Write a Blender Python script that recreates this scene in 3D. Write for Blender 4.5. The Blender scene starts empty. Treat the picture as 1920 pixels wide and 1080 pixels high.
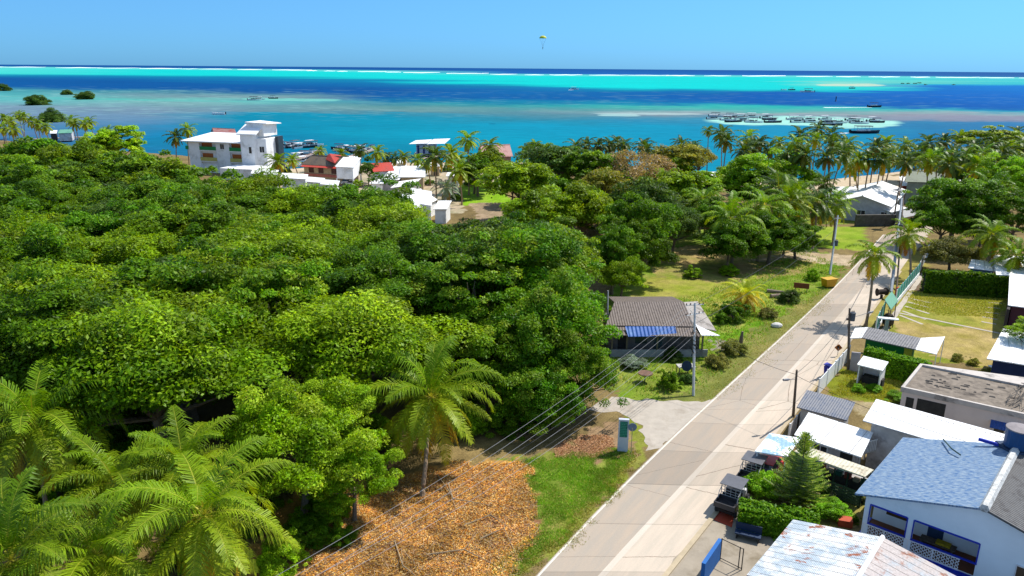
import bpy, math, random
import numpy as np
from mathutils import Vector, noise as mnoise
R = math.radians
scene = bpy.context.scene
# ---------------------------------------------------------------- camera
F = 1400.0; PITCH = R(16.4); ROLL = R(0.42); CH = 30.0
cp, sp = math.cos(PITCH), math.sin(PITCH)
FW = np.array([0, cp, -sp]); RT = np.array([1, 0, 0.]); UP = np.array([0, sp, cp])
R2 = RT*math.cos(ROLL)+UP*math.sin(ROLL); U2 = -RT*math.sin(ROLL)+UP*math.cos(ROLL)
cam = bpy.data.objects.new('camera', bpy.data.cameras.new('camera'))
scene.collection.objects.link(cam); scene.camera = cam
cam.data.sensor_width = 36; cam.data.lens = 36*F/1920
cam.data.clip_start = 0.5; cam.data.clip_end = 900000
from mathutils import Matrix
cam.matrix_world = Matrix(((R2[0], U2[0], -FW[0], 0), (R2[1], U2[1], -FW[1], 0), (R2[2], U2[2], -FW[2], CH), (0, 0, 0, 1)))
# ---------------------------------------------------------------- light
SUN_EL, SUN_AZ = 54.0, 57.0      # azimuth measured from +Y towards +X
w = bpy.data.worlds.new('World'); scene.world = w; w.use_nodes = True
nt = w.node_tree; nt.nodes.clear()
sky = nt.nodes.new('ShaderNodeTexSky'); sky.sky_type = 'NISHITA'; sky.sun_disc = False
sky.sun_elevation = R(SUN_EL); sky.sun_rotation = R(SUN_AZ)
sky.air_density = 1.0; sky.dust_density = 0.2; sky.ozone_density = 4.0; sky.altitude = 0
tint = nt.nodes.new('ShaderNodeMix'); tint.data_type = 'RGBA'; tint.blend_type = 'MULTIPLY'
tint.inputs[0].default_value = 1.0
# clear tropical air: the sky stays a clean blue right down to the horizon
tcg = nt.nodes.new('ShaderNodeTexCoord'); sep = nt.nodes.new('ShaderNodeSeparateXYZ'); nt.links.new(tcg.outputs['Generated'], sep.inputs[0])
def wmix(z0, z1, ca, cb):
    mr_ = nt.nodes.new('ShaderNodeMapRange'); mr_.inputs[1].default_value = z0; mr_.inputs[2].default_value = z1; nt.links.new(sep.outputs[2], mr_.inputs[0])
    mx_ = nt.nodes.new('ShaderNodeMix'); mx_.data_type = 'RGBA'; nt.links.new(mr_.outputs[0], mx_.inputs[0])
    for k_, c_ in ((6, ca), (7, cb)):
        if isinstance(c_, tuple): mx_.inputs[k_].default_value = (*c_, 1)
        else: nt.links.new(c_, mx_.inputs[k_])
    return mx_.outputs[2]
low_ = wmix(0.0, 0.09, (0.106, 0.305, 0.67), (0.17, 0.36, 0.57))
nt.links.new(wmix(0.10, 0.45, low_, (1.22, 1.02, 0.82)), tint.inputs[7])
bg = nt.nodes.new('ShaderNodeBackground'); bg.inputs[1].default_value = 0.15
wo = nt.nodes.new('ShaderNodeOutputWorld')
nt.links.new(sky.outputs[0], tint.inputs[6]); nt.links.new(tint.outputs[2], bg.inputs[0]); nt.links.new(bg.outputs[0], wo.inputs[0])
sl = bpy.data.lights.new('sun', 'SUN'); sl.energy = 3.6; sl.angle = R(0.5); sl.color = (1.0, 0.955, 0.88)
so = bpy.data.objects.new('sun', sl); scene.collection.objects.link(so)
sd = Vector((math.sin(R(SUN_AZ))*math.cos(R(SUN_EL)), math.cos(R(SUN_AZ))*math.cos(R(SUN_EL)), math.sin(R(SUN_EL))))
so.rotation_euler = sd.to_track_quat('Z', 'Y').to_euler()
scene.view_settings.view_transform = 'Standard'; scene.view_settings.look = 'None'
scene.view_settings.exposure = 0.8; scene.view_settings.gamma = 1.0
scene.cycles.max_bounces = 6; scene.cycles.transparent_max_bounces = 4
# ---------------------------------------------------------------- helpers
rng = random.Random(7)
def P(px, py, z=0.0):
    d = FW+R2*(px-960)/F+U2*(540-py)/F
    t = (z-CH)/d[2]
    return Vector((d[0]*t, d[1]*t, CH+d[2]*t))
def Q(X, Y, Z=0.0):
    vx, vy, vz = X, Y, Z-CH
    wv = vy*FW[1]+vz*FW[2]
    return 960+F*(vx*R2[0]+vy*R2[1]+vz*R2[2])/wv, 540-F*(vx*U2[0]+vy*U2[1]+vz*U2[2])/wv
def depth(v): return v.x*FW[0]+v.y*FW[1]+(v.z-CH)*FW[2]
def S(r, g, b, k=1.0):
    f = lambda c: (c/255/12.92 if c <= 10 else ((c/255+0.055)/1.055)**2.4)*k
    return (f(r), f(g), f(b))
def hy(px): return Q((px-960)/F*4e5*1.04, 4e5)[1]

def nodes(name):
    m = bpy.data.materials.new(name); m.use_nodes = True
    return m, m.node_tree.nodes, m.node_tree.links, m.node_tree.nodes['Principled BSDF']
_m = {}
def M(name, col, rough=.7, var=.18, scale=1.5, bump=.15, spec=.3, dirt=None, metal=0):
    """plain weathered surface: two octaves of value noise, optional dirt colour, bump"""
    if name in _m: return _m[name]
    m, N, L, b = nodes(name)
    tc = N.new('ShaderNodeTexCoord')
    n1 = N.new('ShaderNodeTexNoise'); n1.inputs['Scale'].default_value = scale; n1.inputs['Detail'].default_value = 8; n1.inputs['Roughness'].default_value = .65
    L.new(tc.outputs['Object'], n1.inputs['Vector'])
    mr = N.new('ShaderNodeMapRange'); mr.inputs[1].default_value = .3; mr.inputs[2].default_value = .7; mr.inputs[3].default_value = 1-var; mr.inputs[4].default_value = 1+var
    L.new(n1.outputs[0], mr.inputs[0])
    hs = N.new('ShaderNodeMix'); hs.data_type = 'RGBA'; hs.blend_type = 'MULTIPLY'; hs.inputs[0].default_value = 1
    hs.inputs[6].default_value = (*col, 1); L.new(mr.outputs[0], hs.inputs[7])
    out = hs.outputs[2]
    if dirt:
        n2 = N.new('ShaderNodeTexNoise'); n2.inputs['Scale'].default_value = scale*.35; n2.inputs['Detail'].default_value = 10; n2.inputs['Roughness'].default_value = .7
        L.new(tc.outputs['Object'], n2.inputs['Vector'])
        cr = N.new('ShaderNodeMapRange'); cr.inputs[1].default_value = .52; cr.inputs[2].default_value = .68; L.new(n2.outputs[0], cr.inputs[0])
        mx = N.new('ShaderNodeMix'); mx.data_type = 'RGBA'; L.new(cr.outputs[0], mx.inputs[0]); L.new(out, mx.inputs[6]); mx.inputs[7].default_value = (*dirt, 1)
        out = mx.outputs[2]
    L.new(out, b.inputs['Base Color'])
    b.inputs['Roughness'].default_value = rough; b.inputs['Specular IOR Level'].default_value = spec; b.inputs['Metallic'].default_value = metal
    if bump:
        bp = N.new('ShaderNodeBump'); bp.inputs['Strength'].default_value = bump; bp.inputs['Distance'].default_value = .1
        L.new(n1.outputs[0], bp.inputs['Height']); L.new(bp.outputs[0], b.inputs['Normal'])
    _m[name] = m; return m
def roofmat(name, c1, c2=None, rust=None, pitch=.18, bump=.6, t0=.5, t1=.62, axis=0, seams=None, nscale=.6, rough=.6, stretch=(1, 1, 1), rt=(.6, .66)):
    """corrugated sheet: waves along UV axis (metres), blotches of c2, rust patches, sheet seams"""
    if name in _m: return _m[name]
    m, N, L, b = nodes(name)
    uv = N.new('ShaderNodeUVMap'); tc = uv.outputs[0]
    sx = N.new('ShaderNodeSeparateXYZ'); L.new(tc, sx.inputs[0])
    mu = N.new('ShaderNodeMath'); mu.operation = 'MULTIPLY'; mu.inputs[1].default_value = 2*math.pi/pitch; L.new(sx.outputs[axis], mu.inputs[0])
    si = N.new('ShaderNodeMath'); si.operation = 'SINE'; L.new(mu.outputs[0], si.inputs[0])
    mp = N.new('ShaderNodeMapping'); mp.inputs['Scale'].default_value = stretch; L.new(tc, mp.inputs[0])
    n1 = N.new('ShaderNodeTexNoise'); n1.inputs['Scale'].default_value = nscale; n1.inputs['Detail'].default_value = 9; n1.inputs['Roughness'].default_value = .7; L.new(mp.outputs[0], n1.inputs['Vector'])
    n3 = N.new('ShaderNodeTexNoise'); n3.inputs['Scale'].default_value = 7; n3.inputs['Detail'].default_value = 4; L.new(mp.outputs[0], n3.inputs['Vector'])
    mr = N.new('ShaderNodeMapRange'); mr.inputs[1].default_value = t0; mr.inputs[2].default_value = t1; L.new(n1.outputs[0], mr.inputs[0])
    mx = N.new('ShaderNodeMix'); mx.data_type = 'RGBA'; L.new(mr.outputs[0], mx.inputs[0]); mx.inputs[6].default_value = (*c1, 1); mx.inputs[7].default_value = (*(c2 or [x*.85 for x in c1]), 1)
    v = N.new('ShaderNodeMapRange'); v.inputs[1].default_value = .3; v.inputs[2].default_value = .7; v.inputs[3].default_value = .82; v.inputs[4].default_value = 1.15; L.new(n3.outputs[0], v.inputs[0])
    mv = N.new('ShaderNodeMix'); mv.data_type = 'RGBA'; mv.blend_type = 'MULTIPLY'; mv.inputs[0].default_value = 1; L.new(mx.outputs[2], mv.inputs[6]); L.new(v.outputs[0], mv.inputs[7])
    out = mv.outputs[2]
    if rust:
        n2 = N.new('ShaderNodeTexNoise'); n2.inputs['Scale'].default_value = .45; n2.inputs['Detail'].default_value = 10; n2.inputs['Roughness'].default_value = .72; n2.inputs['Distortion'].default_value = .6
        L.new(tc, n2.inputs['Vector'])
        r2 = N.new('ShaderNodeMapRange'); r2.inputs[1].default_value = rt[0]; r2.inputs[2].default_value = rt[1]; L.new(n2.outputs[0], r2.inputs[0])
        m2 = N.new('ShaderNodeMix'); m2.data_type = 'RGBA'; L.new(r2.outputs[0], m2.inputs[0]); L.new(out, m2.inputs[6]); m2.inputs[7].default_value = (*rust, 1); out = m2.outputs[2]
    if seams:
        ms = N.new('ShaderNodeMath'); ms.operation = 'MODULO'; ms.inputs[1].default_value = seams[1]; L.new(sx.outputs[seams[0]], ms.inputs[0])
        lt = N.new('ShaderNodeMath'); lt.operation = 'LESS_THAN'; lt.inputs[1].default_value = .05; L.new(ms.outputs[0], lt.inputs[0])
        m3 = N.new('ShaderNodeMix'); m3.data_type = 'RGBA'; m3.blend_type = 'MULTIPLY'; L.new(lt.outputs[0], m3.inputs[0]); L.new(out, m3.inputs[6]); m3.inputs[7].default_value = (.35, .33, .32, 1); out = m3.outputs[2]
    L.new(out, b.inputs['Base Color']); b.inputs['Roughness'].default_value = rough; b.inputs['Specular IOR Level'].default_value = .3
    bp = N.new('ShaderNodeBump'); bp.inputs['Strength'].default_value = bump; bp.inputs['Distance'].default_value = .04; L.new(si.outputs[0], bp.inputs['Height']); L.new(bp.outputs[0], b.inputs['Normal'])
    _m[name] = m; return m
def foliage(name, rough=.45, trans=.38, spec=.13, hue=.0):
    """leaf surface: base colour from the mesh's 'col' attribute, small per-tree variation, some light passes through"""
    if name in _m: return _m[name]
    m, N, L, b = nodes(name)
    at = N.new('ShaderNodeAttribute'); at.attribute_name = 'col'
    oi = N.new('ShaderNodeObjectInfo')
    mr = N.new('ShaderNodeMapRange'); mr.inputs[3].default_value = .82; mr.inputs[4].default_value = 1.2; L.new(oi.outputs['Random'], mr.inputs[0])
    mh = N.new('ShaderNodeMapRange'); mh.inputs[3].default_value = .486; mh.inputs[4].default_value = .502
    m7 = N.new('ShaderNodeMath'); m7.operation = 'MULTIPLY'; m7.inputs[1].default_value = 7.31; L.new(oi.outputs['Random'], m7.inputs[0])
    fr = N.new('ShaderNodeMath'); fr.operation = 'FRACT'; L.new(m7.outputs[0], fr.inputs[0]); L.new(fr.outputs[0], mh.inputs[0])
    hs = N.new('ShaderNodeHueSaturation'); L.new(at.outputs['Color'], hs.inputs['Color']); L.new(mr.outputs[0], hs.inputs['Value']); L.new(mh.outputs[0], hs.inputs['Hue'])
    L.new(hs.outputs[0], b.inputs['Base Color']); b.inputs['Roughness'].default_value = rough; b.inputs['Specular IOR Level'].default_value = spec
    tr = N.new('ShaderNodeBsdfTranslucent')
    ht = N.new('ShaderNodeMix'); ht.data_type = 'RGBA'; ht.blend_type = 'MULTIPLY'; ht.inputs[0].default_value = 1; L.new(hs.outputs[0], ht.inputs[6]); ht.inputs[7].default_value = (1.5, 1.35, .4, 1)
    L.new(ht.outputs[2], tr.inputs[0])
    mx = N.new('ShaderNodeMixShader'); mx.inputs[0].default_value = trans; L.new(b.outputs[0], mx.inputs[1]); L.new(tr.outputs[0], mx.inputs[2])
    L.new(mx.outputs[0], N['Material Output'].inputs[0])
    _m[name] = m; return m

ORG = {}
def tag(o, label=None, cat=None, group=None, kind=None):
    if label: o['label'] = label
    if cat: o['category'] = cat
    if group: o['group'] = group
    if kind: o['kind'] = kind
    return o
def thing(name, label, cat, loc, group=None):
    o = bpy.data.objects.new(name, None); scene.collection.objects.link(o)
    o.empty_display_size = .3; o.location = loc; ORG[o.name] = Vector(loc)
    return tag(o, label, cat, group)
def mkmesh(name, V, Fc, mats, uvs=None, smooth=False, mi=None, col=None):
    me = bpy.data.meshes.new(name)
    V = np.asarray(V, dtype=np.float32).reshape(-1, 3)
    if isinstance(Fc, np.ndarray):
        k = Fc.shape[1]; n = Fc.shape[0]
        me.vertices.add(len(V)); me.vertices.foreach_set('co', V.ravel())
        me.loops.add(n*k); me.loops.foreach_set('vertex_index', Fc.astype(np.int32).ravel())
        me.polygons.add(n); me.polygons.foreach_set('loop_start', np.arange(0, n*k, k, dtype=np.int32)); me.polygons.foreach_set('loop_total', np.full(n, k, dtype=np.int32))
        me.update(calc_edges=True)
    else:
        me.from_pydata([tuple(map(float, v)) for v in V], [], Fc); me.update()
    for m in (mats if isinstance(mats, (list, tuple)) else [mats]): me.materials.append(m)
    if mi is not None: me.polygons.foreach_set('material_index', np.asarray(mi, dtype=np.int32))
    if uvs is not None:
        l = me.uv_layers.new(name='UVMap'); l.data.foreach_set('uv', np.asarray(uvs, dtype=np.float32).ravel())
    if col is not None:
        a = me.color_attributes.new('col', 'FLOAT_COLOR', 'POINT')
        c = np.ones((len(V), 4), dtype=np.float32); c[:, :3] = col; a.data.foreach_set('color', c.ravel())
    if smooth: me.polygons.foreach_set('use_smooth', np.ones(len(me.polygons), dtype=bool))
    return me
def link(name, me, parent=None, loc=(0, 0, 0)):
    o = bpy.data.objects.new(name, me); scene.collection.objects.link(o); o.location = loc
    if parent: o.parent = parent
    return o

class MB:
    def __init__(s): s.v = []; s.f = []; s.u = []
    def face(s, pts, uv=None):
        i = len(s.v); s.v += [Vector(p) for p in pts]; s.f.append(tuple(range(i, i+len(pts))))
        if uv is None:
            p = [Vector(q) for q in pts]; e = (p[1]-p[0]); e = e.normalized() if e.length > 1e-6 else Vector((1, 0, 0))
            n = Vector((0, 0, 0))
            for k in range(1, len(p)-1): n += (p[k]-p[0]).cross(p[k+1]-p[0])
            n = n.normalized() if n.length > 1e-9 else Vector((0, 0, 1)); g = n.cross(e)
            uv = [((q-p[0]).dot(e), (q-p[0]).dot(g)) for q in p]
        s.u += uv
    def hexa(s, b, t, uvt=None):
        """b, t: four bottom, four top points, counter-clockwise seen from above"""
        s.face([b[3], b[2], b[1], b[0]]); s.face(t, uvt)
        for i in range(4):
            j = (i+1) % 4; s.face([b[i], b[j], t[j], t[i]])
        return s
    def prism(s, poly, z0, z1):
        n = len(poly); z0 = z0 if isinstance(z0, (list, tuple)) else [z0]*n; z1 = z1 if isinstance(z1, (list, tuple)) else [z1]*n
        b = [Vector((p[0], p[1], z)) for p, z in zip(poly, z0)]; t = [Vector((p[0], p[1], z)) for p, z in zip(poly, z1)]
        ar = sum(b[i].x*b[(i+1) % n].y-b[(i+1) % n].x*b[i].y for i in range(n))
        if ar < 0: b.reverse(); t.reverse()
        s.face(list(reversed(b))); s.face(t)
        for i in range(n):
            j = (i+1) % n; s.face([b[i], b[j], t[j], t[i]])
        return s
    def box(s, fr, a0, a1, b0, b1, z0, z1):
        """fr = (origin, u, v) horizontal frame"""
        c = [fr[0]+fr[1]*a+fr[2]*b for a, b in ((a0, b0), (a1, b0), (a1, b1), (a0, b1))]
        return s.prism([(q.x, q.y) for q in c], z0, z1)
    def slab(s, p, th=.08):
        """p: 4 (or 3) world points of the upper surface; thickness below"""
        p = [Vector(q) for q in p]; n = (p[1]-p[0]).cross(p[2]-p[0])
        if n.z < 0: p = [p[0]]+p[:0:-1]
        d = Vector((0, 0, -th)); e = (p[1]-p[0]).normalized(); nn = (p[1]-p[0]).cross(p[-1]-p[0]).normalized(); g = nn.cross(e)
        uv = [((q-p[0]).dot(e)+20, (q-p[0]).dot(g)+20) for q in p]
        s.face(p, uv); b = [q+d for q in p]; s.face(list(reversed(b)), list(reversed(uv)))
        for i in range(len(p)):
            j = (i+1) % len(p); s.face([b[i], b[j], p[j], p[i]])
        return s
    def tube(s, pts, r, n=8, cap=True):
        pts = [Vector(p) for p in pts]; r = r if isinstance(r, (list, tuple)) else [r]*len(pts); rings = []
        ref = Vector((0, 0, 1))
        for i, p in enumerate(pts):
            d = (pts[min(i+1, len(pts)-1)]-pts[max(i-1, 0)]).normalized()
            a = d.cross(ref if abs(d.dot(ref)) < .95 else Vector((1, 0, 0))).normalized(); b = d.cross(a)
            rings.append([p+(a*math.cos(t)+b*math.sin(t))*r[i] for t in [2*math.pi*k/n for k in range(n)]])
        for i in range(len(pts)-1):
            for k in range(n):
                j = (k+1) % n; s.face([rings[i][k], rings[i][j], rings[i+1][j], rings[i+1][k]])
        if cap: s.face(list(reversed(rings[0]))); s.face(rings[-1])
        return s
    def cyl(s, c, r, z0, z1, n=12, r2=None):
        return s.tube([(c[0], c[1], z0), (c[0], c[1], z1)], [r, r if r2 is None else r2], n)
    def bar(s, a, b, w):
        return s.tube([a, b], w, 4)
    def ball(s, c, r, n=10, m=7, sc=(1, 1, 1)):
        c = Vector(c); g = [[c+Vector((math.sin(math.pi*i/m)*math.cos(2*math.pi*k/n)*sc[0], math.sin(math.pi*i/m)*math.sin(2*math.pi*k/n)*sc[1], math.cos(math.pi*i/m)*sc[2]))*r for k in range(n)] for i in range(m+1)]
        for i in range(m):
            for k in range(n):
                j = (k+1) % n; s.face([g[i][k], g[i+1][k], g[i+1][j], g[i][j]])
        return s
    def build(s, name, mat, parent=None, loc=None, smooth=False, col=None):
        if parent is not None: o = ORG[parent.name]
        elif loc is not None: o = Vector(loc)
        else:
            a = np.array([tuple(v) for v in s.v]); o = Vector((float(a[:, 0].mean()), float(a[:, 1].mean()), float(a[:, 2].min())))
        me = mkmesh(name, [tuple(v-o) for v in s.v], s.f, mat, uvs=s.u, smooth=smooth)
        if smooth: 
            import bmesh
            bm = bmesh.new(); bm.from_mesh(me); bmesh.ops.remove_doubles(bm, verts=bm.verts, dist=1e-4); bm.to_mesh(me); bm.free()
        ob = link(name, me, parent, (0, 0, 0) if parent is not None else o)
        ORG[ob.name] = o
        return ob
def frame(o, d):
    o = Vector((o[0], o[1], 0)); u = Vector((d[0], d[1], 0)).normalized(); return (o, u, Vector((-u.y, u.x, 0)))
# ---------------------------------------------------------------- common materials
K = 0.62
white_wall = M('white_wall', (.8, .8, .8), .75, .08, .8, .08, dirt=(.5, .49, .47))
white_paint = M('white_paint', (.78, .78, .77), .5, .06, 1, .05)
white_roof = roofmat('white_roof', (.78, .78, .77), (.66, .66, .64), pitch=.22, bump=.35, seams=(0, 2.2))
blue_trim = M('blue_trim', (.012, .03, .36), .45, .15, 2)
glass = M('window_glass', (.02, .028, .035), .08, .3, 1, 0, spec=.7)
dark_in = M('interior_shade', (.035, .033, .03), .9, .3, 2, 0)  # near-black colour stands for the shade inside rooms and sheds
wood_dark = M('weathered_wood', (.11, .085, .065), .85, .35, 6, .3)
concrete = M('concrete', (.42, .40, .37), .85, .15, 1.3, .2, dirt=(.3, .28, .25))
pole_conc = M('pole_concrete', (.5, .5, .48), .8, .12, 2, .1)
blackm = M('black_plastic', (.018, .018, .02), .4, .3, 3, .05)
steel = M('steel', (.35, .36, .37), .4, .2, 4, .05, metal=.6)
rubber = M('rubber', (.02, .02, .02), .8, .2, 5, .1)
redm = M('red_paint', (.5, .04, .025), .35, .15, 3, .03)
bark = M('tree_bark', (.16, .12, .085), .9, .35, 5, .5)
palm_bark = M('palm_bark', (.27, .185, .115), .9, .3, 6, .5)
leafm = foliage('leaf_surface'); palmm = foliage('palm_leaf_surface', .45, .34, .2); grassm = foliage('grass_surface', .7, .25, .2)
# ---------------------------------------------------------------- sea (seabed and depth colours follow the real bands of the lagoon)
SK = np.array((.48, .50, .44))
DEEP, FOAM, TUR, EDGE, BLUE = (10, 88, 172), (110, 222, 230), (10, 226, 232), (0, 140, 190), (0, 92, 172)
def rel(px, lst): return [(py-hy(px), c) for py, c in lst]
cols = {
 -700: rel(-700, [(110, DEEP), (118, DEEP), (120, FOAM), (121.5, FOAM), (123, TUR), (134, (60, 225, 228)), (137, EDGE), (141, BLUE), (160, BLUE), (166, (70, 160, 185)), (185, (90, 190, 200)), (205, (130, 160, 190)), (240, (100, 130, 180)), (300, (60, 120, 170))]),
 0: rel(0, [(118, DEEP), (124, DEEP), (125, FOAM), (126.5, FOAM), (128, (90, 228, 230)), (138, (70, 225, 226)), (141, EDGE), (145, BLUE), (163, BLUE), (168, (70, 160, 180)), (178, (95, 190, 200)), (190, (110, 190, 200)), (200, (130, 160, 188)), (222, (124, 150, 190)), (240, (95, 135, 185)), (262, (80, 120, 172)), (300, (60, 110, 160))]),
 300: rel(300, [(121, DEEP), (127, DEEP), (128, FOAM), (129.5, FOAM), (131, TUR), (140, TUR), (143, EDGE), (147, (0, 125, 188)), (152, BLUE), (167, BLUE), (172, (85, 150, 172)), (180, (125, 160, 178)), (186, (95, 200, 198)), (192, (135, 180, 190)), (205, (130, 158, 186)), (222, (110, 150, 190)), (235, (50, 140, 190)), (255, (20, 135, 190)), (300, (30, 120, 170))]),
 480: rel(480, [(123, DEEP), (128.5, DEEP), (129.5, FOAM), (131.5, FOAM), (132.5, TUR), (141, TUR), (145, EDGE), (152, (0, 120, 185)), (160, BLUE), (172, (0, 88, 165)), (178, (100, 150, 170)), (184, (135, 165, 178)), (190, (110, 200, 200)), (198, (110, 160, 180)), (209, (112, 150, 168)), (213, (0, 148, 188)), (250, (0, 140, 185)), (300, (20, 120, 165))]),
 720: rel(720, [(125, DEEP), (131, DEEP), (132.5, FOAM), (134.5, FOAM), (136, TUR), (146, TUR), (150, EDGE), (156, (0, 122, 186)), (166, BLUE), (180, (0, 92, 172)), (190, (20, 125, 175)), (198, (95, 155, 165)), (205, (120, 165, 175)), (209, (90, 145, 165)), (213, (0, 150, 190)), (250, (0, 158, 196)), (300, (0, 130, 170))]),
 960: rel(960, [(128, DEEP), (137.5, (24, 104, 196)), (139, FOAM), (141, FOAM), (142.5, TUR), (157, TUR), (161, EDGE), (168, (0, 110, 185)), (183, (0, 100, 180)), (193, (20, 140, 180)), (199, (45, 165, 178)), (205, (90, 155, 170)), (212, (95, 150, 172)), (222, (45, 145, 178)), (234, (10, 158, 200)), (262, (0, 164, 204)), (300, (0, 150, 190))]),
 1200: rel(1200, [(130, DEEP), (139.5, (24, 104, 196)), (141, FOAM), (142.5, FOAM), (144, TUR), (164, (0, 230, 236)), (168, EDGE), (173, (0, 105, 185)), (186, (0, 100, 182)), (194, (15, 140, 186)), (199, (70, 190, 188)), (206, (90, 165, 175)), (210, (150, 180, 190)), (213, (150, 160, 178)), (217, (100, 150, 178)), (228, (40, 145, 190)), (240, (10, 158, 204)), (300, (0, 155, 196))]),
 1440: rel(1440, [(131, DEEP), (140.5, (24, 104, 196)), (142, FOAM), (143.5, FOAM), (145, TUR), (168, (10, 224, 232)), (171, EDGE), (175, (0, 95, 190)), (194, (0, 95, 185)), (200, (45, 190, 190)), (208, (90, 190, 188)), (212, (165, 180, 190)), (217, (135, 160, 180)), (222, (60, 150, 190)), (240, (30, 150, 200)), (262, (10, 155, 205)), (300, (0, 150, 196))]),
 1600: rel(1600, [(132, DEEP), (141, (30, 104, 190)), (143, FOAM), (144.5, FOAM), (147, (60, 222, 225)), (156, (150, 225, 215)), (164, (50, 218, 222)), (171, (20, 200, 218)), (174, (0, 110, 200)), (198, (0, 95, 190)), (203, (60, 195, 195)), (209, (110, 180, 185)), (213, (160, 165, 182)), (223, (140, 155, 178)), (227, (50, 140, 185)), (262, (20, 150, 200)), (300, (0, 140, 190))]),
 1740: rel(1740, [(132, DEEP), (142, (35, 104, 185)), (144, FOAM), (145.5, FOAM), (148, (70, 212, 222)), (155, (110, 215, 212)), (158.5, (40, 190, 215)), (161, (0, 120, 215)), (180, (0, 105, 205)), (203, (0, 95, 190)), (206, (60, 180, 195)), (210, (150, 180, 190)), (214, (160, 160, 182)), (225, (145, 150, 178)), (230, (50, 130, 185)), (262, (20, 130, 190)), (300, (0, 120, 180))]),
 1920: rel(1920, [(133, DEEP), (144, (40, 104, 180)), (145.5, FOAM), (147, FOAM), (149, (70, 205, 222)), (158, (60, 200, 220)), (161, (0, 130, 225)), (180, (0, 110, 210)), (202, (0, 100, 195)), (208, (40, 160, 200)), (213, (160, 180, 195)), (217, (155, 155, 182)), (225, (150, 150, 178)), (231, (60, 130, 190)), (262, (20, 125, 190)), (300, (0, 115, 180))]),
 2600: rel(2600, [(136, DEEP), (148, (40, 104, 180)), (149.5, FOAM), (151, FOAM), (153, (70, 205, 222)), (162, (60, 200, 220)), (165, (0, 130, 225)), (205, (0, 100, 195)), (212, (40, 160, 200)), (217, (160, 180, 195)), (226, (150, 150, 178)), (235, (60, 130, 190)), (300, (0, 115, 180))]),
}
ck = sorted(cols)
tabX = np.array(ck, float); V0 = np.arange(-20, 260, .25)
tab = np.zeros((len(ck), len(V0), 3))
for i, k in enumerate(ck):
    ys = [a for a, _ in cols[k]]; cs = np.array([S(*c) for _, c in cols[k]])
    for j in range(3): tab[i, :, j] = np.interp(V0, ys, cs[:, j])
SEAZ = -.5
nU, nV = 620, 330
PXs = np.linspace(-700, 2600, nU)
t = np.linspace(0, 1, nV); RV = .12+.9*t*6+235*np.clip(t-.02, 0, 1)**1.75
dirs = []
co = np.zeros((nV, nU, 3)); cc = np.zeros((nV, nU, 3))
hyv = np.array([hy(p) for p in PXs])
for i in range(nV):
    py = hyv+RV[i]
    d = FW[None]+R2[None]*((PXs-960)/F)[:, None]+U2[None]*((540-py)/F)[:, None]
    tt = (SEAZ-CH)/np.minimum(d[:, 2], -1e-5)
    co[i] = np.stack([d[:, 0]*tt, d[:, 1]*tt, np.full(nU, SEAZ)], 1)
def nz(x, y, s): return mnoise.noise(Vector((x, y, s)))
def cap(px): return px
wx = np.zeros((nV, nU)); wy = np.zeros((nV, nU)); ws = np.zeros((nV, nU)); bank = np.zeros((nV, nU))
for i in range(nV):
    v = RV[i]
    for j in range(nU):
        X, Y = co[i, j, 0], co[i, j, 1]
        a = X/max(Y, 1)*9; l = math.log(max(Y, 1))*9
        wx[i, j] = 130*nz(a*.6, l*.8, 1)+60*nz(a*1.9, l*1.7, 5)
        wy[i, j] = (nz(a*1.1, l*1.2, 2)*.6+nz(a*4, l*4, 3)*.3+nz(a*11, l*13, 4)*.14)
        ws[i, j] = nz(a*2.2, l*10, 8)*.6+nz(a*7, l*34, 9)*.5
edge = {}
for i in range(nV):
    v = RV[i]; amp = .5+.085*v
    fx = np.clip(np.interp(PXs+wx[i]*(v > 12), tabX, np.arange(len(ck))), 0, len(ck)-1.001)
    fv = (v+wy[i]*min(amp, 7)*(1 if v > 18 else .35)-V0[0])/.25
    i0 = fx.astype(int); u = (fx-i0)[:, None]; j0 = np.clip(fv.astype(int), 0, len(V0)-2)
    c = tab[i0, j0]*(1-u)+tab[i0+1, j0]*u
    # pale sandy streaks and weed patches on the shallow shelf
    sh = np.clip((v-38)/10, 0, 1)*np.clip((105-v)/20, 0, 1)
    lo = np.clip(np.interp(PXs, [-700, 0, 300, 480, 720, 960, 1200, 1440, 1920, 2600], [1, 1, 1, .8, .5, .3, .45, .3, .3, .3]), 0, 1)*sh
    st = np.clip((ws[i]-.18)*4.5, 0, 1)*lo; dk = np.clip((-ws[i]-.22)*3, 0, 1)*lo
    c = c*(1-.5*st[:, None])+np.array(S(165, 215, 222))*(.5*st[:, None])
    c = c*(1-.42*dk[:, None])+np.array(S(70, 120, 140))*(.42*dk[:, None])
    # the pale sandbank the tour boats lie on, and small sand spits
    for (x0, x1, y0, y1, cl, s) in ((1325, 1690, 219, 237, (190, 250, 246), 1), (455, 640, 184, 189.5, (130, 215, 212), .9), (1110, 1320, 211.5, 215, (200, 222, 230), .7), (1120, 1200, 214, 218, (190, 228, 236), .8), (1530, 1660, 157, 162, (215, 232, 215), .9)):
        cy = (y0+y1)/2-hy((x0+x1)/2); e = ((PXs-(x0+x1)/2)/((x1-x0)/2))**2; e = e**1.6+((v+wy[i]*9*((y1-y0)/20)+ws[i]*2*((y1-y0)/20)-cy+(1.5 if x0 == 1325 else 0)*(PXs-1500)/-180)/((y1-y0)/2))**2
        k = np.clip((1.15-e)*3, 0, 1)[:, None]*s; c = c*(1-k)+np.array(S(*cl))*k
    # broken surf line on the reef
    cc[i] = c*SK*1.0*(1+.10*wy[i][:, None])
f = (np.arange(nV-1)[:, None]*nU+np.arange(nU-1)[None]).ravel()
faces = np.stack([f, f+nU, f+nU+1, f+1], 1)
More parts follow.
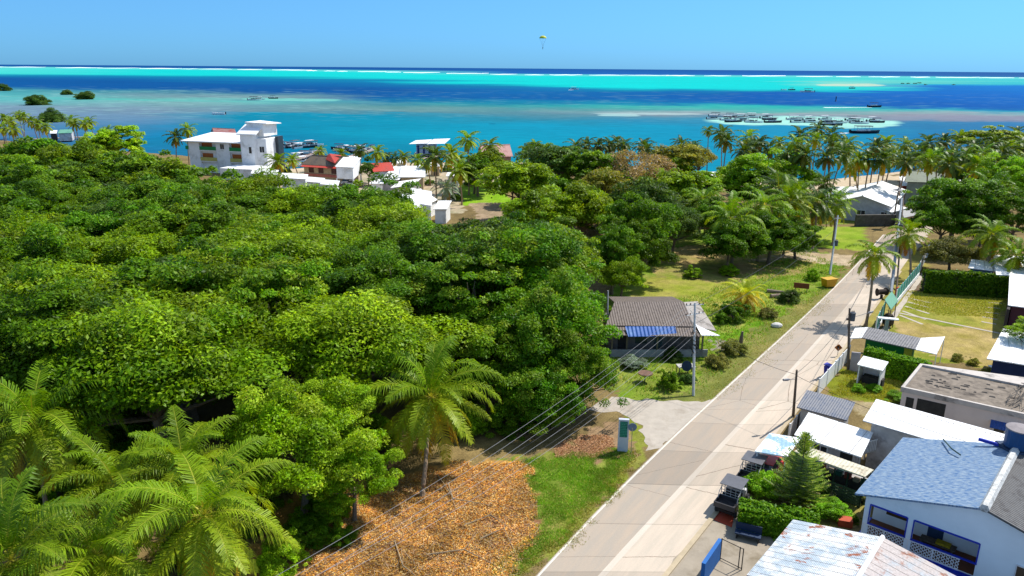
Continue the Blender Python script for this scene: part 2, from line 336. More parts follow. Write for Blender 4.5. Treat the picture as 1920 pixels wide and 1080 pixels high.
wm, N, L, b = nodes('lagoon_water')
at = N.new('ShaderNodeAttribute'); at.attribute_name = 'col'
tc = N.new('ShaderNodeTexCoord'); 
mp = N.new('ShaderNodeMapping'); mp.inputs['Scale'].default_value = (.12, .3, 1); L.new(tc.outputs['Object'], mp.inputs[0])
n1 = N.new('ShaderNodeTexNoise'); n1.inputs['Scale'].default_value = 1; n1.inputs['Detail'].default_value = 7; n1.inputs['Roughness'].default_value = .62; L.new(mp.outputs[0], n1.inputs['Vector'])
mr = N.new('ShaderNodeMapRange'); mr.inputs[1].default_value = .3; mr.inputs[2].default_value = .7; mr.inputs[3].default_value = .86; mr.inputs[4].default_value = 1.14; L.new(n1.outputs[0], mr.inputs[0])
mm = N.new('ShaderNodeMix'); mm.data_type = 'RGBA'; mm.blend_type = 'MULTIPLY'; mm.inputs[0].default_value = 1; L.new(at.outputs['Color'], mm.inputs[6]); L.new(mr.outputs[0], mm.inputs[7])
df = N.new('ShaderNodeBsdfDiffuse'); L.new(mm.outputs[2], df.inputs[0]); gs = N.new('ShaderNodeBsdfGlossy'); gs.inputs['Roughness'].default_value = .25
ms_ = N.new('ShaderNodeMixShader'); ms_.inputs[0].default_value = .035; L.new(df.outputs[0], ms_.inputs[1]); L.new(gs.outputs[0], ms_.inputs[2]); L.new(ms_.outputs[0], N['Material Output'].inputs[0])
b.inputs['Roughness'].default_value = .28; b.inputs['Specular IOR Level'].default_value = .02; b.inputs['IOR'].default_value = 1.33
bp = N.new('ShaderNodeBump'); bp.inputs['Strength'].default_value = .5; bp.inputs['Distance'].default_value = .6; L.new(n1.outputs[0], bp.inputs['Height']); L.new(bp.outputs[0], df.inputs['Normal']); L.new(bp.outputs[0], gs.inputs['Normal'])
tag(link('sea', mkmesh('sea', co.reshape(-1, 3), faces, wm, col=cc.reshape(-1, 3), smooth=True)), kind='structure')
foam = M('foam_white', (.8, .84, .85), .8, .1, 3, .2)
# surf breaking along the outer reef: low uneven ridges of foam
mb = MB(); r0 = random.Random(3)
px = -500
while px < 2400:
    ln = r0.uniform(14, 90); y = np.interp(px, [-700, 0, 480, 960, 1440, 1920, 2600], [120.5, 125.7, 130.5, 140, 142.7, 146.2, 150.5])
    pts = []; n = 7
    for k in range(n): pts.append((px+ln*k/(n-1), y+r0.uniform(-.35, .35)))
    wd = r0.uniform(.2, .55); up = [P(a, b-wd*math.sin(math.pi*k/(n-1))-.1, SEAZ+.05) for k, (a, b) in enumerate(pts)]; dn = [P(a, b+wd*math.sin(math.pi*k/(n-1))+.1, SEAZ+.05) for k, (a, b) in enumerate(pts)]
    hgt = r0.uniform(.4, 2.0)
    for k in range(n-1):
        m0 = (up[k]+dn[k])/2+Vector((0, 0, hgt)); m1 = (up[k+1]+dn[k+1])/2+Vector((0, 0, hgt*r0.uniform(.6, 1)))
        mb.face([dn[k], dn[k+1], m1, m0]); mb.face([m0, m1, up[k+1], up[k]])
    px += ln+r0.uniform(-12, 22)
tag(mb.build('surf', foam, loc=(0, 0, 0)), kind='structure')
# ---------------------------------------------------------------- ground
shore = [(-700, 285), (-300, 272), (0, 262), (120, 275), (260, 285), (330, 290), (430, 300), (520, 318), (600, 312), (700, 306), (800, 304), (1000, 304), (1180, 312), (1300, 330), (1420, 342), (1540, 338), (1700, 320), (1920, 305), (2300, 290), (2700, 285)]
sx = np.array([a for a, _ in shore], float); sy = np.array([b for _, b in shore], float)
def inpoly(x, y, poly):
    x = np.asarray(x); r = np.zeros(x.shape, bool); n = len(poly)
    for i in range(n):
        x1, y1 = poly[i]; x2, y2 = poly[(i+1) % n]
        if y1 == y2: continue
        r ^= ((y1 > y) != (y2 > y)) & (x < (x2-x1)*(y-y1)/(y2-y1)+x1)
    return r
def vnoise(X, Y, s, seed=0):
    """vectorised value noise"""
    x = X/s+seed*17.3; y = Y/s+seed*9.1; xi = np.floor(x).astype(np.int64); yi = np.floor(y).astype(np.int64); fx = x-xi; fy = y-yi
    fx = fx*fx*(3-2*fx); fy = fy*fy*(3-2*fy)
    h = lambda a, b: ((np.sin(a*127.1+b*311.7)*43758.5453) % 1.0)
    return (h(xi, yi)*(1-fx)+h(xi+1, yi)*fx)*(1-fy)+(h(xi, yi+1)*(1-fx)+h(xi+1, yi+1)*fx)*fy
def fbm(X, Y, s, seed=0): return vnoise(X, Y, s, seed)*.5+vnoise(X, Y, s/2.1, seed+3)*.3+vnoise(X, Y, s/4.7, seed+5)*.2
GR = (S(118, 150, 30, K), S(150, 165, 45, K)); 
def ring(pts): return [P(a, b) for a, b in pts]
zones = [  # photo outline of each ground patch, colour a, colour b
 ([(1140, 700), (1180, 760), (1330, 740), (1420, 650), (1550, 535), (1600, 480), (1500, 465), (1480, 420), (1720, 420), (1720, 390), (1280, 420), (1180, 500), (1130, 560)], S(118, 150, 34, K), S(172, 172, 84, K)),
 ([(1180, 560), (1240, 500), (1300, 460), (1380, 520), (1380, 600), (1290, 560)], S(176, 168, 84, K), S(150, 165, 40, K)),
 ([(1200, 470), (1350, 455), (1560, 480), (1500, 515), (1370, 530), (1230, 520)], S(185, 160, 105, K), S(135, 150, 50, K)),
 ([(1480, 425), (1620, 425), (1620, 470), (1480, 462)], S(140, 172, 34, K), S(168, 180, 66, K)),
 ([(1500, 470), (1600, 478), (1620, 490), (1585, 500), (1490, 485), (1400, 492)], S(215, 195, 165, K), S(190, 165, 125, K)),
 ([(1330, 630), (1440, 600), (1480, 570), (1500, 560), (1450, 620), (1400, 650), (1340, 650)], S(104, 152, 22, K), S(136, 165, 40, K)),
 ([(1335, 632), (1380, 640), (1400, 650), (1340, 660)], S(170, 160, 145, K), S(150, 140, 125, K)),
 ([(1330, 668), (1560, 530), (1600, 490), (1565, 555), (1440, 665), (1350, 748), (1290, 755), (1200, 748), (1290, 730)], S(125, 135, 60, K), S(160, 150, 85, K)),
 ([(860, 870), (990, 860), (1060, 850), (1160, 850), (1210, 845), (1010, 1080), (860, 1110)], S(104, 146, 26, K), S(168, 158, 84, K)),
 ([(1090, 800), (1190, 790), (1205, 850), (1110, 865)], S(175, 145, 110, K), S(150, 120, 85, K)),
 ([(1185, 770), (1215, 830), (1205, 855), (1085, 985), (1000, 1085), (940, 1085), (1100, 925), (1190, 840)], S(135, 150, 40, K), S(165, 155, 85, K)),
 ([(470, 1100), (480, 960), (560, 920), (720, 900), (900, 862), (985, 868), (1000, 960), (1000, 1020), (950, 1080), (900, 1100)], S(222, 172, 96, K), S(180, 132, 74, K)),
 ([(940, 940), (990, 930), (1010, 1000), (960, 1050), (860, 1070), (860, 1000)], S(150, 104, 70, K), S(180, 132, 92, K)),
 ([(1640, 660), (1690, 560), (1730, 530), (1900, 540), (1890, 600), (1850, 690), (1760, 680)], S(140, 150, 45, K), S(185, 170, 85, K)),
 ([(1680, 600), (1890, 620), (1860, 690), (1700, 655)], S(200, 175, 115, K), S(165, 150, 70, K)),
 ([(1590, 690), (1700, 690), (1690, 760), (1560, 745), (1540, 720)], S(130, 140, 30, K), S(150, 145, 60, K)),
 ([(1610, 750), (1700, 760), (1660, 790), (1590, 780)], S(195, 175, 145, K), S(160, 150, 80, K)),
 ([(1540, 940), (1630, 900), (1640, 960), (1590, 990), (1420, 990), (1400, 900), (1500, 900)], S(185, 165, 95, K), S(120, 130, 50, K)),
 ([(1250, 1090), (1290, 1045), (1330, 1050), (1320, 1090)], S(160, 140, 75, K), S(130, 125, 60, K)),
 ([(1610, 505), (1650, 500), (1730, 470), (1740, 500), (1650, 610), (1620, 620)], S(180, 165, 85, K), S(150, 145, 70, K)),
 ([(860, 345), (940, 345), (960, 380), (870, 385)], S(140, 190, 20, K), S(160, 190, 60, K)),
 ([(880, 380), (1000, 380), (980, 420), (900, 415)], S(190, 165, 135, K), S(160, 140, 110, K)),
 ([(1310, 342), (1340, 330), (1700, 330), (1700, 350), (1580, 355), (1310, 356)], S(228, 205, 170, K), S(215, 195, 165, K)),
 ([(500, 300), (1000, 300), (1000, 338), (860, 345), (870, 400), (600, 400), (500, 350)], S(214, 192, 165, K), S(170, 165, 130, K)),
]
gx = np.concatenate([np.arange(-340, -40, 4), np.arange(-40, 62, .3), np.arange(62, 130, 1.2), np.arange(130, 330, 5)])
gy = np.concatenate([np.arange(24, 118, .3), np.arange(118, 180, .8), np.arange(180, 330, 1.6)])
GX, GY = np.meshgrid(gx, gy)
WX = GX+(fbm(GX, GY, 2.2, 1)-.5)*2.4+(vnoise(GX, GY, .5, 4)-.5)*.8; WY = GY+(fbm(GX, GY, 2.2, 2)-.5)*3.0+(vnoise(GX, GY, .5, 6)-.5)*.9
QX, QY = Q(WX, WY)
base = np.array(S(146, 126, 82, K))[None, None]*(.6+.8*fbm(GX, GY, 5, 7))[..., None]
isl = (np.abs(GX) < 1e9)
col = base.copy()
for poly, a, b2 in zones:
    m = inpoly(QX, QY, poly)
    f2 = np.clip((fbm(GX, GY, 3.2, 11)-.3)*2, 0, 1)[..., None]
    z = np.array(a)*(1-f2)+np.array(b2)*f2
    col[m] = z[m]
col *= (.72+.56*vnoise(GX, GY, .42, 21)*.6+.56*vnoise(GX, GY, 1.1, 22)*.4)[..., None]
TX, TY = Q(GX, GY)
shy = np.interp(TX, sx, sy)
wet = TY < shy
GZ = np.where(wet, np.maximum(-2.5, -(shy-TY)*.35), 0)+(fbm(GX, GY, 6, 31)-.5)*.0
beach = (TY < shy+5) & (TX > 500)
col[beach] = np.array(S(222, 200, 168, K))
ny_, nx_ = GX.shape
f = (np.arange(ny_-1)[:, None]*nx_+np.arange(nx_-1)[None]).ravel()
gfaces = np.stack([f, f+1, f+nx_+1, f+nx_], 1)
gm, N, L, b = nodes('ground_soil_grass')
at = N.new('ShaderNodeAttribute'); at.attribute_name = 'col'; tc = N.new('ShaderNodeTexCoord')
n1 = N.new('ShaderNodeTexNoise'); n1.inputs['Scale'].default_value = 5; n1.inputs['Detail'].default_value = 8; n1.inputs['Roughness'].default_value = .75; L.new(tc.outputs['Object'], n1.inputs['Vector'])
mr = N.new('ShaderNodeMapRange'); mr.inputs[1].default_value = .3; mr.inputs[2].default_value = .7; mr.inputs[3].default_value = .6; mr.inputs[4].default_value = 1.4; L.new(n1.outputs[0], mr.inputs[0])
mm = N.new('ShaderNodeMix'); mm.data_type = 'RGBA'; mm.blend_type = 'MULTIPLY'; mm.inputs[0].default_value = 1; L.new(at.outputs['Color'], mm.inputs[6]); L.new(mr.outputs[0], mm.inputs[7])
L.new(mm.outputs[2], b.inputs['Base Color']); b.inputs['Roughness'].default_value = .95; b.inputs['Specular IOR Level'].default_value = .1
bp = N.new('ShaderNodeBump'); bp.inputs['Strength'].default_value = .6; bp.inputs['Distance'].default_value = .12; L.new(n1.outputs[0], bp.inputs['Height']); L.new(bp.outputs[0], b.inputs['Normal'])
tag(link('ground', mkmesh('ground', np.stack([GX, GY, GZ], -1).reshape(-1, 3), gfaces, gm, col=col.reshape(-1, 3), smooth=True)), kind='structure')
# ---------------------------------------------------------------- road
def sm(pts, n=70):
    p = [P(a, b) for a, b in pts]; d = [0]
    for i in range(1, len(p)): d.append(d[-1]+(p[i]-p[i-1]).length)
    X = [q.x for q in p]; Y = [q.y for q in p]
    # smooth by fitting a cubic to the arc-length parameter
    k = 4; cx = np.polyfit(d, X, k); cy = np.polyfit(d, Y, k); t = np.linspace(-12, d[-1], n)
    return [Vector((float(np.polyval(cx, s)), float(np.polyval(cy, s)), 0)) for s in t]
eL = sm([(1005, 1080), (1098, 981), (1193, 880), (1262, 815), (1335, 752), (1440, 655), (1500, 597), (1563, 539), (1616, 484), (1655, 440)])
eR = sm([(1242, 1080), (1337, 967), (1400, 882), (1460, 808), (1525, 726), (1588, 644), (1615, 607), (1655, 553), (1684, 512), (1705, 484), (1735, 440)])
eC = sm([(1123, 1080), (1213, 979), (1273, 912), (1345, 838), (1420, 763), (1500, 672), (1560, 603), (1625, 530), (1660, 482), (1695, 440)])
def strip(mb, A, B, z, a0=0., a1=1., i0=0, i1=None):
    n = i1 or len(A); s = 0
    for i in range(i0, n-1):
        p = [A[i].lerp(B[i], a0), A[i].lerp(B[i], a1), A[i+1].lerp(B[i+1], a1), A[i+1].lerp(B[i+1], a0)]
        w_ = (p[1]-p[0]).length; l = ((p[3]-p[0]).length+(p[2]-p[1]).length)/2
        for q in p: q.z = z
        mb.face(p, [(0, s), (w_, s), (w_, s+l), (0, s+l)]); s += l
def roadmat(name, c1, c2, seam, spots):
    m, N, L, b = nodes(name); uv = N.new('ShaderNodeUVMap'); sx_ = N.new('ShaderNodeSeparateXYZ'); L.new(uv.outputs[0], sx_.inputs[0])
    # each slab (seam metres long) gets its own shade
    dv = N.new('ShaderNodeMath'); dv.operation = 'DIVIDE'; dv.inputs[1].default_value = seam; L.new(sx_.outputs[1], dv.inputs[0])
    fl = N.new('ShaderNodeMath'); fl.operation = 'FLOOR'; L.new(dv.outputs[0], fl.inputs[0])
    wn = N.new('ShaderNodeTexWhiteNoise'); wn.noise_dimensions = '1D'; L.new(fl.outputs[0], wn.inputs['W'])
    fc = N.new('ShaderNodeMath'); fc.operation = 'FRACT'; L.new(dv.outputs[0], fc.inputs[0])
    lt = N.new('ShaderNodeMath'); lt.operation = 'LESS_THAN'; lt.inputs[1].default_value = .014; L.new(fc.outputs[0], lt.inputs[0])
    mp = N.new('ShaderNodeMapping'); mp.inputs['Scale'].default_value = (2.0, .22, 1); L.new(uv.outputs[0], mp.inputs[0])
    n1 = N.new('ShaderNodeTexNoise'); n1.inputs['Scale'].default_value = .7; n1.inputs['Detail'].default_value = 10; n1.inputs['Roughness'].default_value = .68; L.new(mp.outputs[0], n1.inputs['Vector'])
    n2 = N.new('ShaderNodeTexNoise'); n2.inputs['Scale'].default_value = 9; n2.inputs['Detail'].default_value = 6; n2.inputs['Roughness'].default_value = .8; L.new(uv.outputs[0], n2.inputs['Vector'])
    r1 = N.new('ShaderNodeMapRange'); r1.inputs[1].default_value = .35; r1.inputs[2].default_value = .65; L.new(n1.outputs[0], r1.inputs[0])
    mx = N.new('ShaderNodeMix'); mx.data_type = 'RGBA'; L.new(r1.outputs[0], mx.inputs[0]); mx.inputs[6].default_value = (*c1, 1); mx.inputs[7].default_value = (*c2, 1)
    r2 = N.new('ShaderNodeMapRange'); r2.inputs[3].default_value = .85; r2.inputs[4].default_value = 1.1; L.new(wn.outputs[0], r2.inputs[0])
    r3 = N.new('ShaderNodeMapRange'); r3.inputs[1].default_value = .3; r3.inputs[2].default_value = .7; r3.inputs[3].default_value = .9; r3.inputs[4].default_value = 1.08; L.new(n2.outputs[0], r3.inputs[0])
    ml = N.new('ShaderNodeMath'); ml.operation = 'MULTIPLY'; L.new(r2.outputs[0], ml.inputs[0]); L.new(r3.outputs[0], ml.inputs[1])
    sub = N.new('ShaderNodeMath'); sub.operation = 'MULTIPLY_ADD'; sub.inputs[1].default_value = -.32; L.new(lt.outputs[0], sub.inputs[0]); L.new(ml.outputs[0], sub.inputs[2])
    mv = N.new('ShaderNodeMix'); mv.data_type = 'RGBA'; mv.blend_type = 'MULTIPLY'; mv.inputs[0].default_value = 1; L.new(mx.outputs[2], mv.inputs[6]); L.new(sub.outputs[0], mv.inputs[7])
    vo = N.new('ShaderNodeTexVoronoi'); vo.feature = 'DISTANCE_TO_EDGE'; vo.inputs['Scale'].default_value = .16; 
    nd = N.new('ShaderNodeMix'); nd.data_type = 'RGBA'; nd.inputs[0].default_value = .25; L.new(uv.outputs[0], nd.inputs[6]); L.new(n1.outputs[1], nd.inputs[7]); L.new(nd.outputs[2], vo.inputs['Vector'])
    cr = N.new('ShaderNodeMath'); cr.operation = 'LESS_THAN'; cr.inputs[1].default_value = .0016*spots; L.new(vo.outputs[0], cr.inputs[0])
    mc = N.new('ShaderNodeMix'); mc.data_type = 'RGBA'; mc.blend_type = 'MULTIPLY'; L.new(cr.outputs[0], mc.inputs[0]); L.new(mv.outputs[2], mc.inputs[6]); mc.inputs[7].default_value = (.5, .47, .45, 1)
    L.new(mc.outputs[2], b.inputs['Base Color']); b.inputs['Roughness'].default_value = .85; b.inputs['Specular IOR Level'].default_value = .2
    bp = N.new('ShaderNodeBump'); bp.inputs['Strength'].default_value = .15; bp.inputs['Distance'].default_value = .02; L.new(n2.outputs[0], bp.inputs['Height']); L.new(bp.outputs[0], b.inputs['Normal'])
    return m
laneL = roadmat('worn_concrete_lane', S(204, 192, 176, .52), S(212, 192, 170, .57), 6.2, 1.2)
laneR = roadmat('pale_concrete_lane', S(224, 210, 190, .56), S(236, 216, 194, .62), 6.2, 2.6)
strip_mat = roadmat('pale_shoulder', S(230, 216, 198, .60), S(236, 222, 204, .64), 6.2, 0)
wline = M('worn_line_paint', S(245, 238, 222, .64), .8, .15, 2, 0)
mb = MB(); strip(mb, eL, eC, .02); tag(mb.build('road', laneL, loc=(0, 0, 0)), kind='structure')
mb = MB(); strip(mb, eC, eR, .024, 0, 1); tag(mb.build('road_right_lane', laneR, loc=(0, 0, 0)), kind='structure')
mb = MB(); strip(mb, eC, eR, .028, 0, .12, 0, 36); tag(mb.build('road_centre_strip', strip_mat, loc=(0, 0, 0)), kind='structure')
mb = MB(); strip(mb, eL, eC, .026, .025, .065); tag(mb.build('road_edge_line', wline, loc=(0, 0, 0)), kind='structure')
mb = MB()
for i in range(0, 52):
    a, b_ = eR[i], eR[i+1]; n = Vector((b_.y-a.y, a.x-b_.x, 0)).normalized()*.32
    mb.hexa([a, a+n, b_+n, b_], [q+Vector((0, 0, .13)) for q in (a, a+n, b_+n, b_)])
tag(mb.build('kerb', M('kerb_concrete', S(225, 205, 170, .54), .85, .15, 1.5, .15), loc=(0, 0, 0)), kind='structure')
def patch(name, pts, z, mat, wob=0):
    p = [P(a, b) for a, b in pts]; out = []
    for i in range(len(p)):
        a, b_ = p[i], p[(i+1) % len(p)]; n = max(1, int((b_-a).length/.4))
        for k in range(n):
            q = a.lerp(b_, k/n); q = q+Vector((nz(q.x*.8, q.y*.8, 3)*wob, nz(q.x*.8, q.y*.8, 7)*wob, 0)); q.z = z; out.append(q)
    mb = MB(); mb.face(out); o = mb.build(name, mat, loc=(0, 0, 0)); return tag(o, kind='structure')
gravel = M('pale_gravel', S(218, 206, 190, .56), .9, .12, 1.2, .35, dirt=S(196, 182, 164, .54))
patch('side_street', [(1345, 748), (1300, 752), (1210, 750), (1150, 745), (1095, 770), (1160, 775), (1190, 790), (1207, 815), (1212, 845), (1240, 840), (1300, 800)], .012, gravel, .7)
patch('yard_paving', [(1262, 1050), (1345, 968), (1400, 965), (1560, 1010), (1500, 1100), (1300, 1095), (1240, 1095)], .03, M('yard_concrete', S(200, 186, 165, .52), .9, .14, 1, .2, dirt=S(165, 150, 125, .52)), .1)
tile = M('red_floor_tile', S(222, 92, 62, .6), .6, .1, 2, 0)
patch('tiled_step', [(1343, 957), (1376, 970), (1372, 990), (1336, 975)], .05, tile)
patch('dirt_patch_upper', [(1690, 430), (1720, 400), (1760, 395), (1740, 440), (1720, 470), (1660, 470), (1640, 455)], .012, M('sandy_dirt', S(212, 196, 172, .62), .95, .15, 1, .3), 1.0)
for i, (a, b_) in enumerate([((1697, 574), (1742, 588)), ((1692, 583), (1736, 599)), ((1687, 591), (1730, 608)), ((1702, 566), (1742, 577)), ((1708, 560), (1745, 568)), ((1846, 585), (1872, 588)), ((1842, 594), (1870, 599)), ((1840, 603), (1868, 608)), ((1848, 576), (1875, 578)), ((1852, 567), (1878, 569))]):
    pa, pb = P(*a), P(*b_); mb = MB(); mb.box(frame(pa, pb-pa), 0, (pb-pa).length, -.2, .2, 0, .012)
    mb.build('path', gravel, loc=(0, 0, 0))['kind'] = 'structure'
pa, pb = P(1685, 587), P(1884, 627); mb = MB(); mb.box(frame(pa, pb-pa), 0, (pb-pa).length, -.22, .22, 0, .03); mb.build('path', gravel, loc=(0, 0, 0))['kind'] = 'structure'
patch('path_edge', [(1640, 640), (1660, 606), (1728, 512), (1735, 515), (1690, 580), (1662, 625)], .03, gravel, .15)
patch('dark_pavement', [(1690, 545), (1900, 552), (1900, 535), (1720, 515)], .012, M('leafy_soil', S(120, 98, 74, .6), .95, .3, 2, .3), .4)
# ---------------------------------------------------------------- vegetation prototypes
def crown_arrays(seed, n_leaf, n_clump, leaf, pal, flat=.75, R_=5., gap=.0, droop=0, clr=.25, low=-.35):
    """leaf-sized faces gathered in clumps over a dome; returns verts, faces, colours"""
    g = np.random.default_rng(seed)
    cz = g.uniform(low, 1, n_clump); an = g.uniform(0, 2*np.pi, n_clump); rr = np.sqrt(np.clip(1-cz**2, 0, 1)); k = g.uniform(.58, .95, n_clump)+(g.random(n_clump) < .16)*.2
    C = np.stack([np.cos(an)*rr*k, np.sin(an)*rr*k, cz*k*flat], 1)*R_
    # irregular outline
    for i in range(n_clump):
        C[i] *= 1+.55*mnoise.noise(Vector(C[i]*.35)+Vector((seed*3.1, 0, 0)))
    CR = R_*clr*g.uniform(.45, 1.35, n_clump); hue = g.uniform(0, 1, n_clump); val = g.uniform(.62, 1.3, n_clump)
    pw_ = CR**2; ci = g.choice(n_clump, n_leaf, p=pw_/pw_.sum())
    CR = CR*1.0; sq_ = g.uniform(.45, .95, n_clump)
    d = g.normal(size=(n_leaf, 3)); d[:, 2] = np.abs(d[:, 2])*1.0-.25*g.random(n_leaf); d /= np.linalg.norm(d, axis=1)[:, None]
    rad = CR[ci]*(1-.55*g.random(n_leaf)**2.2)
    pos = C[ci]+d*rad[:, None]*np.stack([np.ones(n_leaf), np.ones(n_leaf), sq_[ci]], 1)+g.normal(size=(n_leaf, 3))*(R_*.014)
    nrm = d*.55+np.array([0, 0, .65])+g.normal(size=(n_leaf, 3))*.55; nrm /= np.linalg.norm(nrm, axis=1)[:, None]
    tv = g.normal(size=(n_leaf, 3)); tv[:, 2] -= droop; tv -= nrm*(tv*nrm).sum(1)[:, None]; tv /= np.linalg.norm(tv, axis=1)[:, None]
    bt = np.cross(nrm, tv); s = leaf*g.uniform(.6, 1.35, n_leaf)[:, None]
    v = np.stack([pos-tv*s, pos+bt*s*.46-nrm*s*.12, pos+tv*s, pos-bt*s*.46-nrm*s*.12], 1).reshape(-1, 3)
    f = np.arange(n_leaf*4).reshape(-1, 4)
    pal = np.array(pal); t = np.clip(hue[ci]*.6+g.random(n_leaf)*.4, 0, .999)*(len(pal)-1); i0 = t.astype(int); u = (t-i0)[:, None]
    c = (pal[i0]*(1-u)+pal[np.minimum(i0+1, len(pal)-1)]*u)*(val[ci]*g.uniform(.6, 1.45, n_leaf))[:, None]
    return v, f, np.repeat(c, 4, 0), C
def L3(*a): return [S(*c, .92) for c in a]
PAL = dict(

 forest=L3((76, 114, 8), (112, 148, 12), (152, 178, 34)),
 bright=L3((98, 148, 8), (126, 170, 18), (164, 190, 50)),
 yellow=L3((110, 152, 20), (140, 172, 30), (170, 184, 50)),
 deep=L3((60, 98, 8), (84, 126, 12), (118, 150, 30)),
 mango=L3((56, 108, 10), (92, 138, 14), (140, 160, 50)),
 brown=L3((140, 124, 88), (156, 132, 96), (124, 126, 66)),
 orange=L3((112, 134, 36), (146, 140, 54), (100, 124, 32)),
 mangrove=L3((60, 96, 30), (78, 112, 40), (100, 126, 50)),
 hedge=L3((100, 160, 20), (128, 180, 34), (80, 140, 20)),
 dusty=L3((112, 124, 50), (140, 140, 66), (86, 106, 44)),
 flower=L3((70, 110, 24), (96, 130, 36), (224, 190, 170)),
 silver=L3((120, 142, 120), (140, 158, 138), (104, 128, 104)),
)
protos = {}
def crown_proto(kind, lod, var):
    key = (kind, lod, var)
    if key in protos: return protos[key]
    n, leaf, cl = {0: (60000, .135, 190), 1: (34000, .165, 140), 2: (13000, .26, 95), 3: (2200, .6, 30)}[lod]
    a = dict(flat=.72, gap=0, droop=.3)
    if kind == 'brown': n = int(n*.26); leaf *= .8
    if kind == 'mango': a.update(flat=1.0, droop=1.0)
    if kind in ('deep', 'bright'): a.update(flat=.85)
    if kind == 'orange': n = int(n*.6)
    if kind in ('bright', 'deep', 'mango', 'yellow'): a['clr'] = .19; n = int(n*.85)
    elif kind == 'forest': a['clr'] = .25
    v, f, c, C = crown_arrays(hash_(kind)*31+var*7+lod, n, cl, leaf, PAL[kind], **a)
    # trunk and limbs reaching the clumps, one mesh; crown centre at the origin
    protos[key] = (mkmesh('crown', v, f, leafm, col=c), limb_mesh(var, C))
    return protos[key]
def hash_(s): return sum(ord(ch)*(i+3) for i, ch in enumerate(s)) % 997
limbs = {}
def limb_mesh(var, C):
    if ('t', var) in limbs: return limbs[('t', var)]
    r = random.Random(var); mb = MB(); z0 = -8.
    top = Vector((r.uniform(-.4, .4), r.uniform(-.4, .4), -3.2))
    mb.tube([(0, 0, z0), Vector((top.x*.5, top.y*.5, -5.5)), top], [.38, .29, .24], 7)
    for q in C[::max(1, len(C)//11)][:11]:
        q = Vector(q)*.82; m = top.lerp(q, .5)+Vector((r.uniform(-.5, .5), r.uniform(-.5, .5), r.uniform(-.2, .5)))
        mb.tube([top, m, q], [.17, .1, .03], 5)
    o = mb.v; me = mkmesh('trunk', [tuple(v) for v in o], mb.f, bark, uvs=mb.u); limbs[('t', var)] = me; return me
def tree(c, rad, kind, label, group=None, lod=None, var=None, name='broadleaf_tree', squash=1., cat='tree'):
    """c: world position of the crown centre; rad: crown radius"""
    c = Vector(c); d = depth(c)
    if lod is None: lod = 0 if d < 62 else 1 if d < 120 else 2 if d < 230 else 3
    if var is None: var = rng.randrange(4)
    cm, tm = crown_proto(kind, lod, var); s = rad/5.
    root = thing(name, label, cat, (c.x, c.y, 0), group)
    cr = link('crown', cm, root, (0, 0, c.z)); cr.scale = (s, s, s*squash); cr.rotation_euler.z = rng.uniform(0, 6.28)
    tr = link('trunk', tm, root, (0, 0, c.z)); tr.scale = (s, s, c.z/8.); tr.rotation_euler.z = cr.rotation_euler.z
    return root
def shrub(px, py, rpx, kind, label, name='shrub', group=None, sq=1., lod=2, zc=None, cat='shrub'):
    g = P(px, py+rpx*.5); r = rpx*depth(g)/F; z = r*.34 if zc is None else zc
    c = P(px, py, z); return tree(c, r, kind, label, group, lod=lod, name=name, squash=sq, cat=cat)
